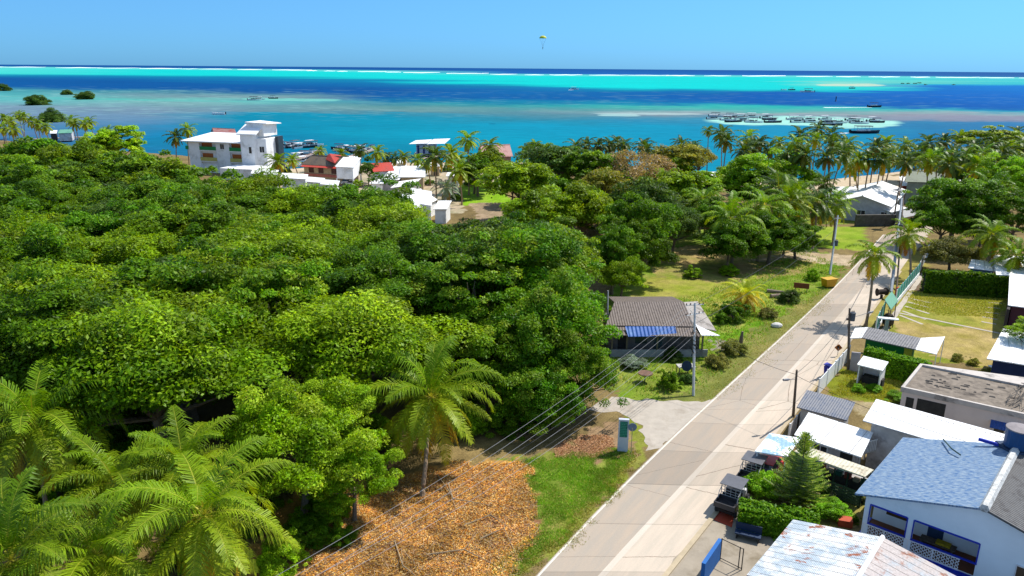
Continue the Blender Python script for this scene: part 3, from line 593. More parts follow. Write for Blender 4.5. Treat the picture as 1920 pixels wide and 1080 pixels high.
# palms
def palm_arrays(seed, nf=24, L_=4.3, nl=30, yellow=.25, lo=-35, hi=80, wid=.055, pal='g'):
    r = random.Random(seed); V = []; Fc = []; Cc = []
    green = [np.array(c) for c in L3((100, 138, 14), (160, 172, 36))]; yel = [np.array(c) for c in L3((216, 176, 44), (180, 124, 40))]; pale = np.array(S(190, 190, 66, .8))
    if pal == 'silver': green = [np.array(c) for c in L3((130, 152, 128), (150, 166, 146))]
    if pal == 'gold': green = [np.array(c) for c in L3((170, 190, 30), (240, 200, 60))]; yellow = .7
    if pal == 'olive': green = [np.array(c) for c in L3((66, 96, 26), (104, 124, 44))]
    def add(pts, c):
        i = len(V); V.extend(pts); Fc.append(tuple(range(i, i+len(pts)))); Cc.extend([c]*len(pts))
    for k in range(nf):
        t = k/(nf-1); el = R(hi+(lo-hi)*t**.85+r.uniform(-7, 7)); az = k*2.39996+r.uniform(-.25, .25); L = L_*r.uniform(.85, 1.1)*(.8+.2*math.sin(math.pi*min(1, t+.3)))
        oldness = max(0, t-1+yellow)*1.0/max(yellow, .01)
        base = green[0]*(1-t)+green[1]*t
        if oldness > 0: base = base*(1-oldness*.9)+yel[r.randrange(2)]*oldness*.9
        base = base*r.uniform(.85, 1.15)
        h = Vector((math.cos(az), math.sin(az), 0)); side = Vector((-h.y, h.x, 0)); n = 12; p = Vector((0, 0, 0)); pts = [p.copy()]; dirs_ = []
        bend = R(r.uniform(66, 100)) if el > 0 else R(r.uniform(30, 50)); tw = r.uniform(-.4, .4)
        for i in range(n):
            e = el-bend*((i+.5)/n)**1.35; e = max(e, R(-88)); d = h*math.cos(e)+Vector((0, 0, math.sin(e))); dirs_.append(d); p = p+d*L/n; pts.append(p.copy())
        # rachis
        for i in range(n):
            w_ = .032*(1-i/n)+.006; d = dirs_[i]; upv = side.cross(d)*-1
            add([pts[i]-side*w_, pts[i]+side*w_, pts[i+1]+side*w_*.8, pts[i+1]-side*w_*.8], pale*(1-oldness*.3)); 
        for j in range(nl):
            s = .12+.88*(j+.5)/nl; f = s*n; i = min(int(f), n-1); q = pts[i].lerp(pts[i+1], f-i); d = dirs_[i]; up = d.cross(side); up = up if up.z > 0 or abs(up.z) < .2 else -up
            ll = L*.25*(math.sin(math.pi*(s*.86+.1))**.7)*r.uniform(.7, 1.15)
            for sg in (-1, 1):
                dr = (side*sg*math.cos(tw*.3)+d*(.3+.5*s+r.uniform(-.1, .2))+up*(.2+tw*.2*sg+r.uniform(-.2, .1))).normalized(); m = q+dr*ll*.5
                dr2 = (dr+Vector((0, 0, -.9-.7*r.random()))).normalized(); e_ = m+dr2*ll*.5; wv = d*wid
                c = base*r.uniform(.8, 1.2)
                add([q-wv*.6, q+wv*.6, m+wv, m-wv], c); add([m-wv, m+wv, e_], c)
    return V, Fc, Cc
palm_p = {}
def palm_proto(var, lod, pal='g'):
    key = (var, lod, pal)
    if key in palm_p: return palm_p[key]
    nf, nl, wid = {0: (36, 54, .032), 1: (30, 28, .07), 2: (26, 16, .15)}[lod]
    rr = random.Random(var*13+5)
    V, Fc, Cc = palm_arrays(var*17+lod, nf, 4.3, nl, rr.uniform(.15, .4), rr.uniform(-78, -55), rr.uniform(74, 86), wid, pal)
    me = mkmesh('crown', [tuple(v) for v in V], Fc, palmm, col=np.array(Cc)); palm_p[key] = me; return me
ptr = {}
def palm_trunk(var):
    if var in ptr: return ptr[var]
    r = random.Random(var+50); mb = MB(); lean = [.35, .9, 1.6, -.9, -.4, 2.2][var % 6]; pts = []; rad = []
    for i in range(15):
        t = i/14; pts.append((lean*(t**1.6), .3*math.sin(t*3+var)*t, t*10)); rad.append((.24 if i == 0 else .17-.06*t)*(1+.06*(i % 2)))
    mb.tube(pts, rad, 8); me = mkmesh('trunk', [tuple(v) for v in mb.v], mb.f, palm_bark, uvs=mb.u); ptr[var] = (me, Vector(pts[-1])); return ptr[var]
coco = None
def palm(px, py, zc, label, size=1., var=None, tv=None, az=None, pal='g', group=None, lod=None, nuts=False, base=None, name='coconut_palm'):
    c = P(px, py, zc); d = depth(c)
    if lod is None: lod = 0 if d < 75 else 1 if d < 150 else 2
    var = rng.randrange(5) if var is None else var; tv = rng.randrange(6) if tv is None else tv
    tm, top = palm_trunk(tv)
    az = rng.uniform(0, 6.28) if az is None else az
    if base: 
        b = P(*base); D = Vector((c.x-b.x, c.y-b.y, 0)); D = D*min(1, 4.5/max(D.length, .01)); b = Vector((c.x-D.x, c.y-D.y, 0))
    else:
        off = Vector((top.x*math.cos(az)-top.y*math.sin(az), top.x*math.sin(az)+top.y*math.cos(az))); b = Vector((c.x-off.x, c.y-off.y, 0))
    root = thing(name, label, 'palm tree', b, group)
    if base:
        mb = MB(); D = Vector((c.x-b.x, c.y-b.y, 0)); pt = []; rd = []
        for i in range(15):
            u = i/14; pt.append(Vector((D.x*u**1.5, D.y*u**1.5, u*zc))+Vector((.12*math.sin(u*4), 0, 0))); rd.append((.27 if i == 0 else .18-.06*u)*(1+.06*(i % 2)))
        mb.tube(pt, rd, 8); link('trunk', mkmesh('trunk', [tuple(v) for v in mb.v], mb.f, palm_bark, uvs=mb.u), root)
    else:
        t = link('trunk', tm, root); t.rotation_euler.z = az; t.scale = (1, 1, zc/10)
    cr = link('crown', palm_proto(var, lod, pal), root, (c.x-b.x, c.y-b.y, zc)); cr.scale = (size, size, size); cr.rotation_euler.z = rng.uniform(0, 6.28)
    if nuts:
        mb = MB()
        for i in range(7): a = i*.9; mb.ball((c.x+.28*math.cos(a), c.y+.28*math.sin(a), zc-.25-.1*(i % 2)), .14, 6, 4)
        mb.build('coconuts', M('coconut_husk', S(190, 140, 40, .6), .7, .3, 5, 0), root)
    return root
# ---------------------------------------------------------------- the forest left of the road
FOREST = [(-260, 322), (0, 318), (150, 318), (340, 352), (480, 380), (640, 402), (740, 428), (850, 452), (960, 470), (1000, 490), (940, 520), (880, 560), (780, 590), (690, 640), (560, 660), (400, 700), (200, 740), (-260, 760)]
pts = []; g = random.Random(11)
for _ in range(26000):
    if len(pts) > 285: break
    x = g.uniform(-230, 60); y = g.uniform(48, 245); z = 8.4+2.2*nz(x*.05, y*.05, 2); qx, qy = Q(x, y, z)
    if not inpoly(np.array([qx]), np.array([qy]), FOREST)[0]: continue
    mind = 6.0+y*.012
    if all((x-a)**2+(y-b)**2 > mind*mind for a, b, _ in pts): pts.append((x, y, z))
for x, y, z in pts:
    rad = 5.3+y*.008+g.uniform(-1.3, 1.5)
    tree((x, y, z+g.uniform(-.8, .8)), rad, g.choice(['forest', 'forest', 'forest', 'deep', 'mango', 'mangrove', 'deep']) , 'broadleaf tree of the dense green canopy filling the left of the photo', group='trees of the dense forest canopy', squash=g.uniform(.74, 1.02))
# ---------------------------------------------------------------- singled-out trees
def T(px, py, zc, rpx, kind, label, sq=1., lod=None, **k):
    c = P(px, py, zc); return tree(c, rpx*depth(c)/F, kind, label, squash=sq, lod=lod, **k)
T(980, 555, 7.5, 138, 'mango', 'huge dark mango tree with glossy hanging leaves beside the side street', .95, 0, var=0)
T(1000, 490, 9.3, 92, 'mango', 'highest dome of the mango, rising over the canopy left of the hut', .95, 0, var=3)
T(945, 690, 4.2, 92, 'mango', 'lower left lobe of mango foliage behind the leaf litter clearing', 1.1, 0, var=1)
T(1010, 745, 2.8, 75, 'mango', 'lowest mango foliage hanging behind the power cables', 1., 0, var=3)
T(1010, 640, 5.6, 110, 'mango', 'middle lobe of mango foliage in front of the hut side', 1.1, 0, var=2)
T(1085, 705, 3.7, 72, 'mango', 'yellowish mango tree overhanging the junction sign', 1.15, 0, var=2)
T(1040, 490, 8.0, 74, 'forest', 'broadleaf tree behind the huge mango, nearest to the hut', 1, 1)
T(690, 545, 8.2, 100, 'deep', 'bright green tree at the gap above the tall coconut palm', 1, 0)
T(800, 600, 6.2, 70, 'deep', 'shaded green tree in the gap behind the tall coconut palm', 1, 0)
T(740, 660, 5.2, 60, 'deep', 'dark green tree directly left of the tall coconut palm crown', 1, 0)
T(860, 655, 5, 60, 'deep', 'dark green tree between the tall coconut palm and the mango', 1, 0)
T(340, 640, 7.4, 210, 'forest', 'wide fine-leaved tree filling the lower left canopy', .8, 0, var=3)
T(130, 600, 8.2, 150, 'forest', 'fine-leaved tree above the leftmost coconut palm', .85, 0)
T(480, 520, 9, 140, 'forest', 'rounded canopy tree above the wide fine-leaved tree', .8, 0)
T(625, 760, 6.4, 82, 'yellow', 'yellow-green feathery tree left of the tall coconut palm', .8, 0)
T(560, 850, 5.0, 120, 'bright', 'vivid green tree left of the orange leaf litter clearing', 1.15, 0)
T(660, 900, 3.2, 70, 'bright', 'vivid green sapling at the left edge of the leaf litter', 1.2, 0)
T(1190, 440, 6.5, 62, 'deep', 'tall green tree behind the hut with pale twin trunks', 1.2, 1)
T(1150, 480, 5.5, 48, 'deep', 'dark green tree directly behind the hut roof', 1.3, 1)
T(1230, 425, 6, 45, 'deep', 'dark leafy tree at the left edge of the palm garden', 1.3, 1)
T(1205, 475, 4.6, 52, 'deep', 'leafy tree with low foliage right behind the hut, nearest the lawn', 1.2, 1)
T(1262, 428, 5, 46, 'mangrove', 'grey-green tree at the back edge of the lawn', 1.1, 1)
T(1165, 520, 3.6, 40, 'forest', 'small tree crowding the back left corner of the hut', 1.1, 1)
T(1330, 415, 4.5, 42, 'deep', 'dark tree filling the left of the garden thicket', 1.1, 1)
T(1090, 400, 7.5, 62, 'forest', 'green tree in the middle of the far woods', 1, 2)
T(1010, 410, 7, 58, 'forest', 'green tree right of the grassy clearing', 1, 2)
T(975, 345, 8, 66, 'forest', 'broad green tree with bare grey branches behind the grassy clearing', .8, 2)
T(1045, 310, 9, 62, 'mangrove', 'green treetop against the lagoon left of the dark palms', .75, 2)
T(1110, 320, 9, 52, 'deep', 'dark treetop below the row of palms by the lagoon', .8, 2)
T(1185, 330, 8, 55, 'brown', 'bare brown tree with thin grey twigs in the middle woods', 1.1, 2)
T(1130, 355, 7, 45, 'orange', 'olive tree in front of the bare brown tree', 1, 2)
T(1265, 300, 8, 52, 'orange', 'autumn-toned olive tree against the lagoon', .75, 2)
T(1225, 320, 8, 40, 'brown', 'brownish treetop between the bare tree and the autumn-toned tree', .9, 2)
T(1310, 300, 7, 32, 'orange', 'olive-brown treetop left of the thin single palm', .9, 2)
T(1270, 360, 6, 52, 'forest', 'green tree below the autumn-toned treetop', 1, 2)
T(1220, 380, 7, 55, 'mangrove', 'mid-green tree right of the bare brown tree', 1, 2)
T(1300, 390, 5, 40, 'deep', 'dark tree left of the palm garden', 1, 2)
T(1410, 335, 7.5, 62, 'bright', 'left dome of bright green foliage before the beach', .8, 1)
T(1475, 330, 7.5, 55, 'bright', 'right dome of bright green foliage before the beach', .8, 1)
T(1435, 362, 5, 70, 'deep', 'shaded lower foliage under the bright green domes', .7, 1)
T(1375, 462, 3.6, 58, 'deep', 'dark shrubby tree under the left garden palms', .9, 1)
T(1445, 452, 3.8, 56, 'deep', 'dark shrubby tree around the twin pale palm trunks', 1., 1)
T(1495, 448, 3.4, 40, 'deep', 'small dark tree at the right of the palm garden', 1., 1)
T(1795, 385, 7.5, 72, 'deep', 'large dark tree behind the hedge at the upper right', .95, 1)
T(1765, 420, 5, 48, 'deep', 'dark lower tree left of the upper right palm', 1, 1)
T(1840, 430, 4.5, 40, 'mangrove', 'green tree beneath the upper right palm', 1, 1)
T(1895, 345, 8.5, 55, 'bright', 'bright green tree at the right edge of the photo', 1, 1)
T(1900, 410, 6.5, 48, 'deep', 'dark tree at the right edge above the white roofs', 1.1, 1)
T(1790, 340, 5, 30, 'mangrove', 'grey-green tree in front of the green-roofed building', 1, 2)
T(1860, 265, 10, 58, 'yellow', 'yellow-green treetops by the lagoon at the far right', .55, 2)
T(1785, 480, 2.6, 44, 'dusty', 'dusty olive shrub tree above the clipped hedge wall', .8, 1)
T(1930, 625, 4.5, 34, 'bright', 'leafy branch overhanging the white roof at the right edge', .7, 1)
T(215, 272, 10, 48, 'bright', 'bright green treetop at the far left shore', .8, 2)
T(185, 280, 9, 35, 'forest', 'green treetop just left of the bright one on the far left shore', .8, 2)
T(1010, 290, 8, 34, 'forest', 'small green treetop beside the lone little palm', .8, 2)
T(690, 320, 4, 16, 'mangrove', 'small tree beside the white stilt house', 1.2, 2)
T(670, 345, 2.5, 10, 'yellow', 'small yellow bush by the parked white car', 1.2, 3)
# far-off strips of coast scrub
g = random.Random(21)
for i in range(46):
    px = g.uniform(880, 1340); py = g.uniform(300, 420)
    if 880 < px < 960 and py > 335: continue
    T(px, py, g.uniform(4, 6.5), g.uniform(26, 40), g.choice(['forest', 'deep', 'mangrove', 'forest', 'bright']), 'green broadleaf tree in the woods between the village and the garden', g.uniform(.7, 1), 2, group='trees of the far woods')
for i in range(34):
    px = g.uniform(1690, 2150); py = np.interp(px, [1690, 1750, 1920], [318, 300, 290])+g.uniform(-6, 50)
    if px < 1830 and py > 320: continue
    T(px, py, g.uniform(4, 6.5), g.uniform(24, 38), g.choice(['forest', 'deep', 'dusty', 'mangrove']), 'green broadleaf tree among the palms of the upper right woods', g.uniform(.7, 1), 2, group='trees of the upper right woods')
for i in range(12):
    px = g.uniform(1930, 2200); py = g.uniform(340, 560)
    T(px, py, g.uniform(4, 6), g.uniform(35, 48), 'deep', 'tree standing beyond the right edge of the photo', 1, 2, group='trees beyond the right edge')
# undergrowth on the forest floor edge
for i, (px, py, r_) in enumerate([(880, 800, 40), (960, 790, 45), (1030, 780, 40), (840, 760, 60), (500, 900, 60), (450, 980, 50), (620, 960, 38), (250, 820, 60), (120, 900, 60), (20, 960, 50), (350, 1040, 50), (580, 1000, 40), (530, 1050, 46), (640, 1010, 26), (600, 940, 40), (200, 1060, 50), (700, 820, 50)]):
    shrub(px, py, r_, 'deep' if i % 2 else 'bright', 'leafy undergrowth bush in the shade along the forest edge', group='undergrowth bushes', lod=1, name='undergrowth_bush')
# ---------------------------------------------------------------- palms
palm(808, 745, 5.8, 'tall coconut palm standing by the orange leaf litter', 1.42, var=0, base=(790, 935), nuts=True, tv=0)
palm(63, 790, 8.0, 'leftmost large coconut palm with an orange nut cluster', 1.35, var=1, tv=4, nuts=True)
palm(383, 965, 7.5, 'coconut palm at the bottom with drooping yellow-green fronds', 1.25, var=2, tv=0, nuts=True)
palm(345, 880, 6.8, 'coconut palm just above the bottom one', 1.15, var=3, tv=1)
palm(215, 905, 6.5, 'coconut palm between the leftmost and the bottom one', 1.15, var=4, tv=4)
palm(20, 1050, 7.5, 'coconut palm in the bottom left corner', 1.2, var=0, tv=0)
palm(180, 1040, 6.5, 'low coconut palm at the bottom edge right of the corner palm', 1.1, var=2, tv=4)
palm(1398, 552, 2.3, 'young golden-leaved palm on the roadside lawn', .78, var=1, pal='gold', lod=0, tv=0)
palm(1640, 478, 8.5, 'slender coconut palm on the right kerb before the teal fence', .85, var=1, base=(1623, 612), lod=1, tv=1)
palm(1703, 440, 6.5, 'coconut palm behind the tall leaning utility pole', .95, var=3, lod=1, tv=0, base=(1706, 535))
for (px, py, z, s, lb, b_) in [
  (1370, 412, 7.2, 1.4, 'large drooping coconut palm at the left of the garden', (1362, 505)), (1434, 385, 8.5, 1.35, 'coconut palm on twin pale trunks in the garden', (1412, 505)),
  (1482, 378, 8.5, 1.4, 'coconut palm with a stout brown trunk in the garden', (1462, 500)), (1533, 380, 7.5, 1.25, 'coconut palm over the grass right of the garden thicket', (1522, 490)),
  (1568, 385, 6.5, 1.1, 'coconut palm beside the streetside concrete pole', (1560, 470)), (1320, 375, 7.5, 1.15, 'dark coconut palm left of the bright green domes', None), (1460, 352, 9, 1.2, 'coconut palm in front of the bright green domes', None),
  (1500, 365, 7.5, 1.1, 'small coconut palm between garden and white-roofed house', None), (1600, 312, 9, .95, 'pale coconut palm just behind the large white roof', None), (1545, 345, 8, .9, 'coconut palm left of the large white roof', None),
  (1857, 358, 9, 1.2, 'large coconut palm right of the big dark tree', (1850, 470)), (1862, 440, 7, 1.15, 'coconut palm above the hedge wall at the right', (1845, 530)), (1905, 480, 5, 1., 'coconut palm over the white roofs at the right edge', None),
  (877, 262, 13, .95, 'tallest slender palm by the grassy clearing', (882, 380)), (815, 294, 11, 1.05, 'coconut palm above the pale-roofed village houses', (820, 350)), (846, 288, 11, 1., 'coconut palm between the tallest palm and the village', (850, 350)),
  (860, 320, 8, .95, 'lower coconut palm under the tallest palm', None), (520, 303, 6, 1.0, 'coconut palm in front of the white tower', (520, 340)), (600, 283, 6, .7, 'small palm behind the red-roofed house', None),
  (674, 282, 7, .8, 'dark palm at the marina', None), (708, 286, 8, .85, 'palm right of the dark marina palm', None), (724, 296, 5, .7, 'first small palm on the beach right of the marina palms', None), (740, 296, 5, .7, 'second small palm on the beach right of the marina palms', None), (757, 294, 5, .75, 'third small palm on the beach beside the boathouse', None),
  (919, 272, 10, .95, 'palm in front of the pink thatched roof', None), (895, 300, 8, .9, 'palm between the tallest palm and the pink roof', None), (1003, 272, 10, .6, 'lone little palm against the lagoon', None),
  (330, 257, 9, 1., 'palm left of the white balcony building', None), (352, 243, 11, .85, 'palm peeking over the white balcony building', None), (73, 285, 9, .9, 'palm rising out of the forest at the far left', None)]:
    palm(px, py, z, lb, s, base=b_, pal=('olive' if rng.random() < .35 else 'g'), lod=(1 if py > 330 else 2))
palm(838, 352, 3.5, 'silver-blue fan palm above the white gable roofs', .95, pal='silver', lod=1, name='fan_palm')
for px, py in [(1080, 274), (1100, 272), (1122, 274), (1143, 272), (1157, 268), (1170, 272), (1206, 273), (1212, 280), (1277, 270), (1300, 278)]:
    palm(px, py, 10.5, 'dark palm of the row behind the middle woods against the lagoon', .85, group='palms behind the middle woods', pal='olive', lod=2)
for px, py in [(8, 222), (20, 228), (34, 215), (45, 218), (58, 228), (70, 232), (84, 238), (132, 224), (140, 232), (158, 232), (168, 228), (203, 246), (5, 240), (25, 243)]:
    palm(px, py, 9.5, 'coconut palm in the grove on the dock at the far left', .85, group='palms of the far left grove', lod=2)
SH = [(1328, 245, .6), (1353, 251, 1.05), (1362, 264, 1), (1403, 259, 1), (1412, 277, 1), (1444, 278, .8), (1462, 268, .7), (1477, 288, .9), (1500, 252, 1), (1493, 269, 1), (1510, 290, 1), (1535, 243, 1), (1530, 262, .9), (1560, 252, 1), (1563, 268, .9), (1588, 271, 1), (1580, 290, 1), (1643, 276, 1), (1663, 270, 1), (1655, 300, 1), (1632, 300, .9), (1700, 273, .9), (1721, 285, 1), (1740, 268, 1), (1757, 297, 1), (1770, 266, 1), (1787, 287, 1), (1800, 256, 1), (1813, 293, 1), (1828, 275, 1), (1843, 290, 1), (1867, 268, 1), (1880, 285, 1), (1897, 280, 1), (1907, 250, 1), (1917, 272, 1), (1740, 300, 1), (1700, 305, .9), (1780, 308, 1), (1830, 310, 1), (1870, 305, 1), (1912, 300, 1), (1940, 262, 1), (1960, 280, 1), (1990, 265, 1), (2020, 280, 1), (2060, 270, 1), (1550, 296, .9), (1610, 300, .9), (1395, 285, .9), (1425, 268, .8), (1675, 290, .9)]
for i, (px, py, s) in enumerate(SH):
    palm(px, py, 12.5 if px < 1600 else 11, 'coconut palm in the long row along the beach at the upper right', s*1.02, group='coconut palms along the beach', pal=('olive' if i % 3 else 'g'), lod=2)
for (px, py, r_, kd) in [(770, 322, 9, 'deep'), (838, 318, 10, 'mangrove'), (690, 300, 8, 'deep'), (655, 322, 9, 'bright'), (540, 322, 8, 'mangrove'), (606, 330, 8, 'yellow'), (640, 338, 8, 'bright'), (880, 345, 10, 'mangrove'), (806, 344, 9, 'deep'), (858, 372, 12, 'deep')]:
    shrub(px, py, r_, kd, 'leafy garden shrub between the village houses', group='garden shrubs of the village', lod=2, name='garden_shrub')
for (px, py, s) in [(782, 300, .75), (800, 306, .75), (858, 300, .85), (640, 288, .7), (548, 300, .7)]:
    palm(px, py, 6, 'low palm between the village houses and the water', s, group='low palms of the village waterfront', lod=2)
# ---------------------------------------------------------------- mangrove islets
for (px, py, r_, lb) in [(5, 168, 13, 'round mangrove bush in the shallows at the left edge'), (71, 193, 19, 'largest lone mangrove bush in the left shallows'), (125, 175, 9, 'smallest mangrove bush, farthest out in the left shallows'), (158, 183, 15, 'mangrove bush right of the smallest one'), (98, 223, 22, 'mangrove thicket right behind the left grove of palms')]:
    c = P(px, py, 1.0); rr = r_*depth(c)/F; tree((c.x, c.y, rr*.08), rr, 'mangrove', lb, lod=1, name='mangrove_bush', squash=1.0, cat='bush')
# ---------------------------------------------------------------- garden plants
def clump(px, py, rpx, kind, label, name='shrub', sq=1., zc=None, cat='shrub', group=None): return shrub(px, py, rpx, kind, label, name, group, sq, 2, zc, cat)
clump(1375, 590, 28, 'deep', 'dark glossy shrub at the foot of the golden palm')
clump(1352, 600, 16, 'deep', 'small dark shrub left of the golden palm shrub')
clump(1253, 722, 20, 'deep', 'dark trimmed bush beside the concrete pole', sq=1.5)
clump(1290, 712, 14, 'mangrove', 'loose bush right behind the concrete pole')
clump(1262, 668, 18, 'mangrove', 'bush against the front of the hut')
clump(1185, 680, 24, 'silver', 'grey-green vegetable patch in front of the hut', sq=.5)
clump(1345, 680, 20, 'dusty', 'straggly bush at the corner of the hut lot')
clump(1375, 655, 22, 'dusty', 'weedy bush along the verge right of the hut')
clump(1300, 515, 16, 'bright', 'young bright tree on the lawn behind the hut')
clump(1365, 510, 18, 'bright', 'banana-like plant in the middle of the lawn')
clump(1480, 560, 20, 'mangrove', 'weeds around the fallen log by the verge')
clump(1525, 520, 14, 'bright', 'small leafy tree beside the yellow dumpster', sq=1.4)
clump(1440, 590, 16, 'dusty', 'dry weeds beside the white rock on the verge')
clump(1150, 590, 14, 'bright', 'small shrub tree at the left end of the hut', sq=1.3)
clump(1175, 632, 11, 'bright', 'bright papaya-like plant under the blue awning', sq=1.3)
clump(1437, 915, 36, 'hedge', 'rounded shrub with yellow new leaves beside the parked buggies', sq=1.)
clump(1490, 935, 34, 'flower', 'shrub with small pale flowers beneath the conifer', sq=.9)
clump(1528, 925, 30, 'flower', 'pale-flowered shrub right of the conifer', sq=.9)
clump(1560, 958, 30, 'hedge', 'small clipped bush in front of the blue-roofed house', sq=.8)
clump(1614, 935, 14, 'flower', 'small flowering plant at the corner of the blue-roofed house')
clump(1600, 975, 10, 'deep', 'potted plant by the terracotta steps')
clump(1795, 672, 11, 'orange', 'orange-leaved ornamental plant behind the beige house')
clump(1825, 680, 11, 'orange', 'second ornamental plant behind the beige house, nearer the white roof')
clump(1858, 700, 14, 'dusty', 'bush under the edge of the right white roof')
clump(1815, 545, 14, 'dusty', 'loose bush sticking out at the top of the hedge wall')
clump(1895, 520, 16, 'dusty', 'bush at the right end of the hedge wall')
clump(1610, 730, 12, 'hedge', 'weeds at the foot of the white fence')
clump(1640, 727, 14, 'hedge', 'weeds in front of the small white shed', sq=.5)
clump(1690, 745, 22, 'hedge', 'rank grass clump beside the beige house', sq=.4)
def hedge(name, label, a, b_, wid, h, kind, n, leaf=.12):
    pa, pb = P(*a), P(*b_); fr = frame(pa, pb-pa); Ln = (pb-pa).length; g = np.random.default_rng(len(label))
    root = thing(name, label, 'hedge', (pa+pb)/2); o = ORG[root.name]
    # leaves on the surface of a clipped box with soft noise
    s = g.uniform(0, Ln, n); face = g.random(n); pw = g.uniform(-wid/2, wid/2, n); pz = g.uniform(0, h, n)
    top = face < .42; pz[top] = h; sd = (face >= .42); pw[sd] = np.where(g.random(sd.sum()) < .6, -wid/2, wid/2)
    X = fr[0].x+fr[1].x*s+fr[2].x*pw; Y = fr[0].y+fr[1].y*s+fr[2].y*pw
    nn = np.zeros((n, 3)); nn[top] = (0, 0, 1); sg = np.sign(pw)
    nn[sd, 0] = fr[2].x*sg[sd]; nn[sd, 1] = fr[2].y*sg[sd]; bmp = (fbm(s*1.+pw, pz*1.+pw, .9, 2)-.5)*.75+(g.random(n) < .04)*g.uniform(0, .3, n)
    pos = np.stack([X, Y, pz], 1)+nn*(bmp[:, None]+g.uniform(-.12, .08, n)[:, None]); nr = nn*.6+np.array([0, 0, .4])+g.normal(size=(n, 3))*.5; nr /= np.linalg.norm(nr, axis=1)[:, None]
    tv = g.normal(size=(n, 3)); tv -= nr*(tv*nr).sum(1)[:, None]; tv /= np.linalg.norm(tv, axis=1)[:, None]; bt = np.cross(nr, tv); q = leaf*g.uniform(.6, 1.3, n)[:, None]
    v = np.stack([pos-tv*q, pos+bt*q*.5, pos+tv*q, pos-bt*q*.5], 1).reshape(-1, 3)-np.array(o)
    pal = np.array(PAL[kind]); c = pal[g.integers(0, 3, n)]*g.uniform(.7, 1.2, n)[:, None]
    link('foliage', mkmesh('foliage', v, np.arange(n*4).reshape(-1, 4), leafm, col=np.repeat(c, 4, 0)), root)
    mb = MB(); mb.box(fr, .15, Ln-.15, -wid/2+.15, wid/2-.15, 0, h-.15); mb.build('core', M('hedge_core', (.02, .03, .01), .9, .3, 5, .3), root)  # solid near-black box fills the space behind the leaves
    return root
hedge('hedge', 'clipped bright green hedge beside the parked buggy and the tin roof', (1383, 985), (1530, 1010), 1.5, 1.6, 'hedge', 16000)
hedge('hedge', 'tall clipped hedge between the small white shed and the green hut', (1618, 692), (1737, 725), 1.2, 2.3, 'hedge', 14000)
hedge('hedge', 'long dark hedge wall closing the far side of the lawn', (1728, 547), (1900, 557), 1.6, 3.0, 'deep', 22000, .16)
# conifer
def conifer(px, py, h, label):
    b_ = P(px, py); root = thing('conifer', label, 'tree', b_); r = random.Random(5); V = []; Fc = []; Cc = []
    mb = MB(); mb.tube([b_, b_+Vector((0, 0, h))], [.09, .02], 6); mb.build('trunk', bark, root); pal = [np.array(c) for c in L3((84, 118, 24), (112, 144, 34), (150, 170, 60))]
    for k in range(22):
        t = k/21; z = h*(.15+.83*t); ln = (1.95*(1-t)**.75+.3)*r.uniform(.8, 1.1)
        for j in range(8):
            az = j*math.pi/4+k*.35+r.uniform(-.3, .3); d = Vector((math.cos(az), math.sin(az), .15 if t < .7 else .6)); d.normalize(); sd_ = Vector((-math.sin(az), math.cos(az), 0)); n = max(5, int(ln*9))
            for i in range(n):
                s = (i+1)/n; p = Vector((0, 0, z))+d*ln*s+Vector((0, 0, .22*ln*s*s)); l = .42*(1-.55*s)*min(1, .4+ln*.5); c = pal[r.randrange(3)]*r.uniform(.7, 1.2)
                for sg in (-1, 1):
                    e = p+(sd_*sg+d*.6).normalized()*l+Vector((0, 0, .06)); q = len(V); V.extend([p-d*.05, p+d*.07, e]); Fc.append((q, q+1, q+2)); Cc.extend([c]*3)
    link('crown', mkmesh('crown', [tuple(v) for v in V], Fc, leafm, col=np.array(Cc)), root)
conifer(1493, 955, 5.8, 'dark green conifer with upswept tip between the canopy and the flowering shrubs')
# grass blades and fallen leaves (uncountable)
def scatter(name, n, polys, mk, cols_, seed, mat, dens=None, patchy=0):
    g = np.random.default_rng(seed); P0 = []
    for poly in polys:
        w_ = [P(a, b) for a, b in poly]; x0, x1 = min(q.x for q in w_), max(q.x for q in w_); y0, y1 = min(q.y for q in w_), max(q.y for q in w_)
        x = g.uniform(x0, x1, n*3); y = g.uniform(y0, y1, n*3); m = inpoly(x+(fbm(x, y, 1.8, 3)-.5)*3+g.normal(0, .22, n*3), y+(fbm(x, y, 1.8, 5)-.5)*3+g.normal(0, .22, n*3), [(q.x, q.y) for q in w_])
        if dens is not None: m &= fbm(x, y, 1.6, 9)+g.uniform(-.13, .13, len(x)) > dens
        k = np.flatnonzero(m)[:n]; P0.append(np.stack([x[k], y[k]], 1))
    p = np.concatenate(P0); v, k = mk(p, g); c = np.array(cols_)[g.integers(0, len(cols_), len(p))]*g.uniform(.7, 1.25, len(p))[:, None]
    if patchy: c = c*(1-patchy*np.clip((fbm(p[:, 0], p[:, 1], 2.6, 41)-.45)*5, 0, 1))[:, None]*(.8+.4*vnoise(p[:, 0], p[:, 1], .6, 43))[:, None]
    f_ = np.arange(len(p)*k).reshape(-1, k)
    o = link(name, mkmesh(name, v, f_, mat, col=np.repeat(c, k, 0))); o['kind'] = 'stuff'; return o
def blades(h, w_):
    def mk(p, g):
        n = len(p); a = g.uniform(0, 6.28, n); hh = h*g.uniform(.5, 1.4, n); d = np.stack([np.cos(a), np.sin(a), 0*a], 1)*w_; q = np.concatenate([p, np.full((n, 1), .0)], 1)
        t = q+np.stack([g.normal(0, .5, n)*hh, g.normal(0, .5, n)*hh, hh], 1); return np.stack([q-d, q+d, t], 1).reshape(-1, 3), 3
    return mk
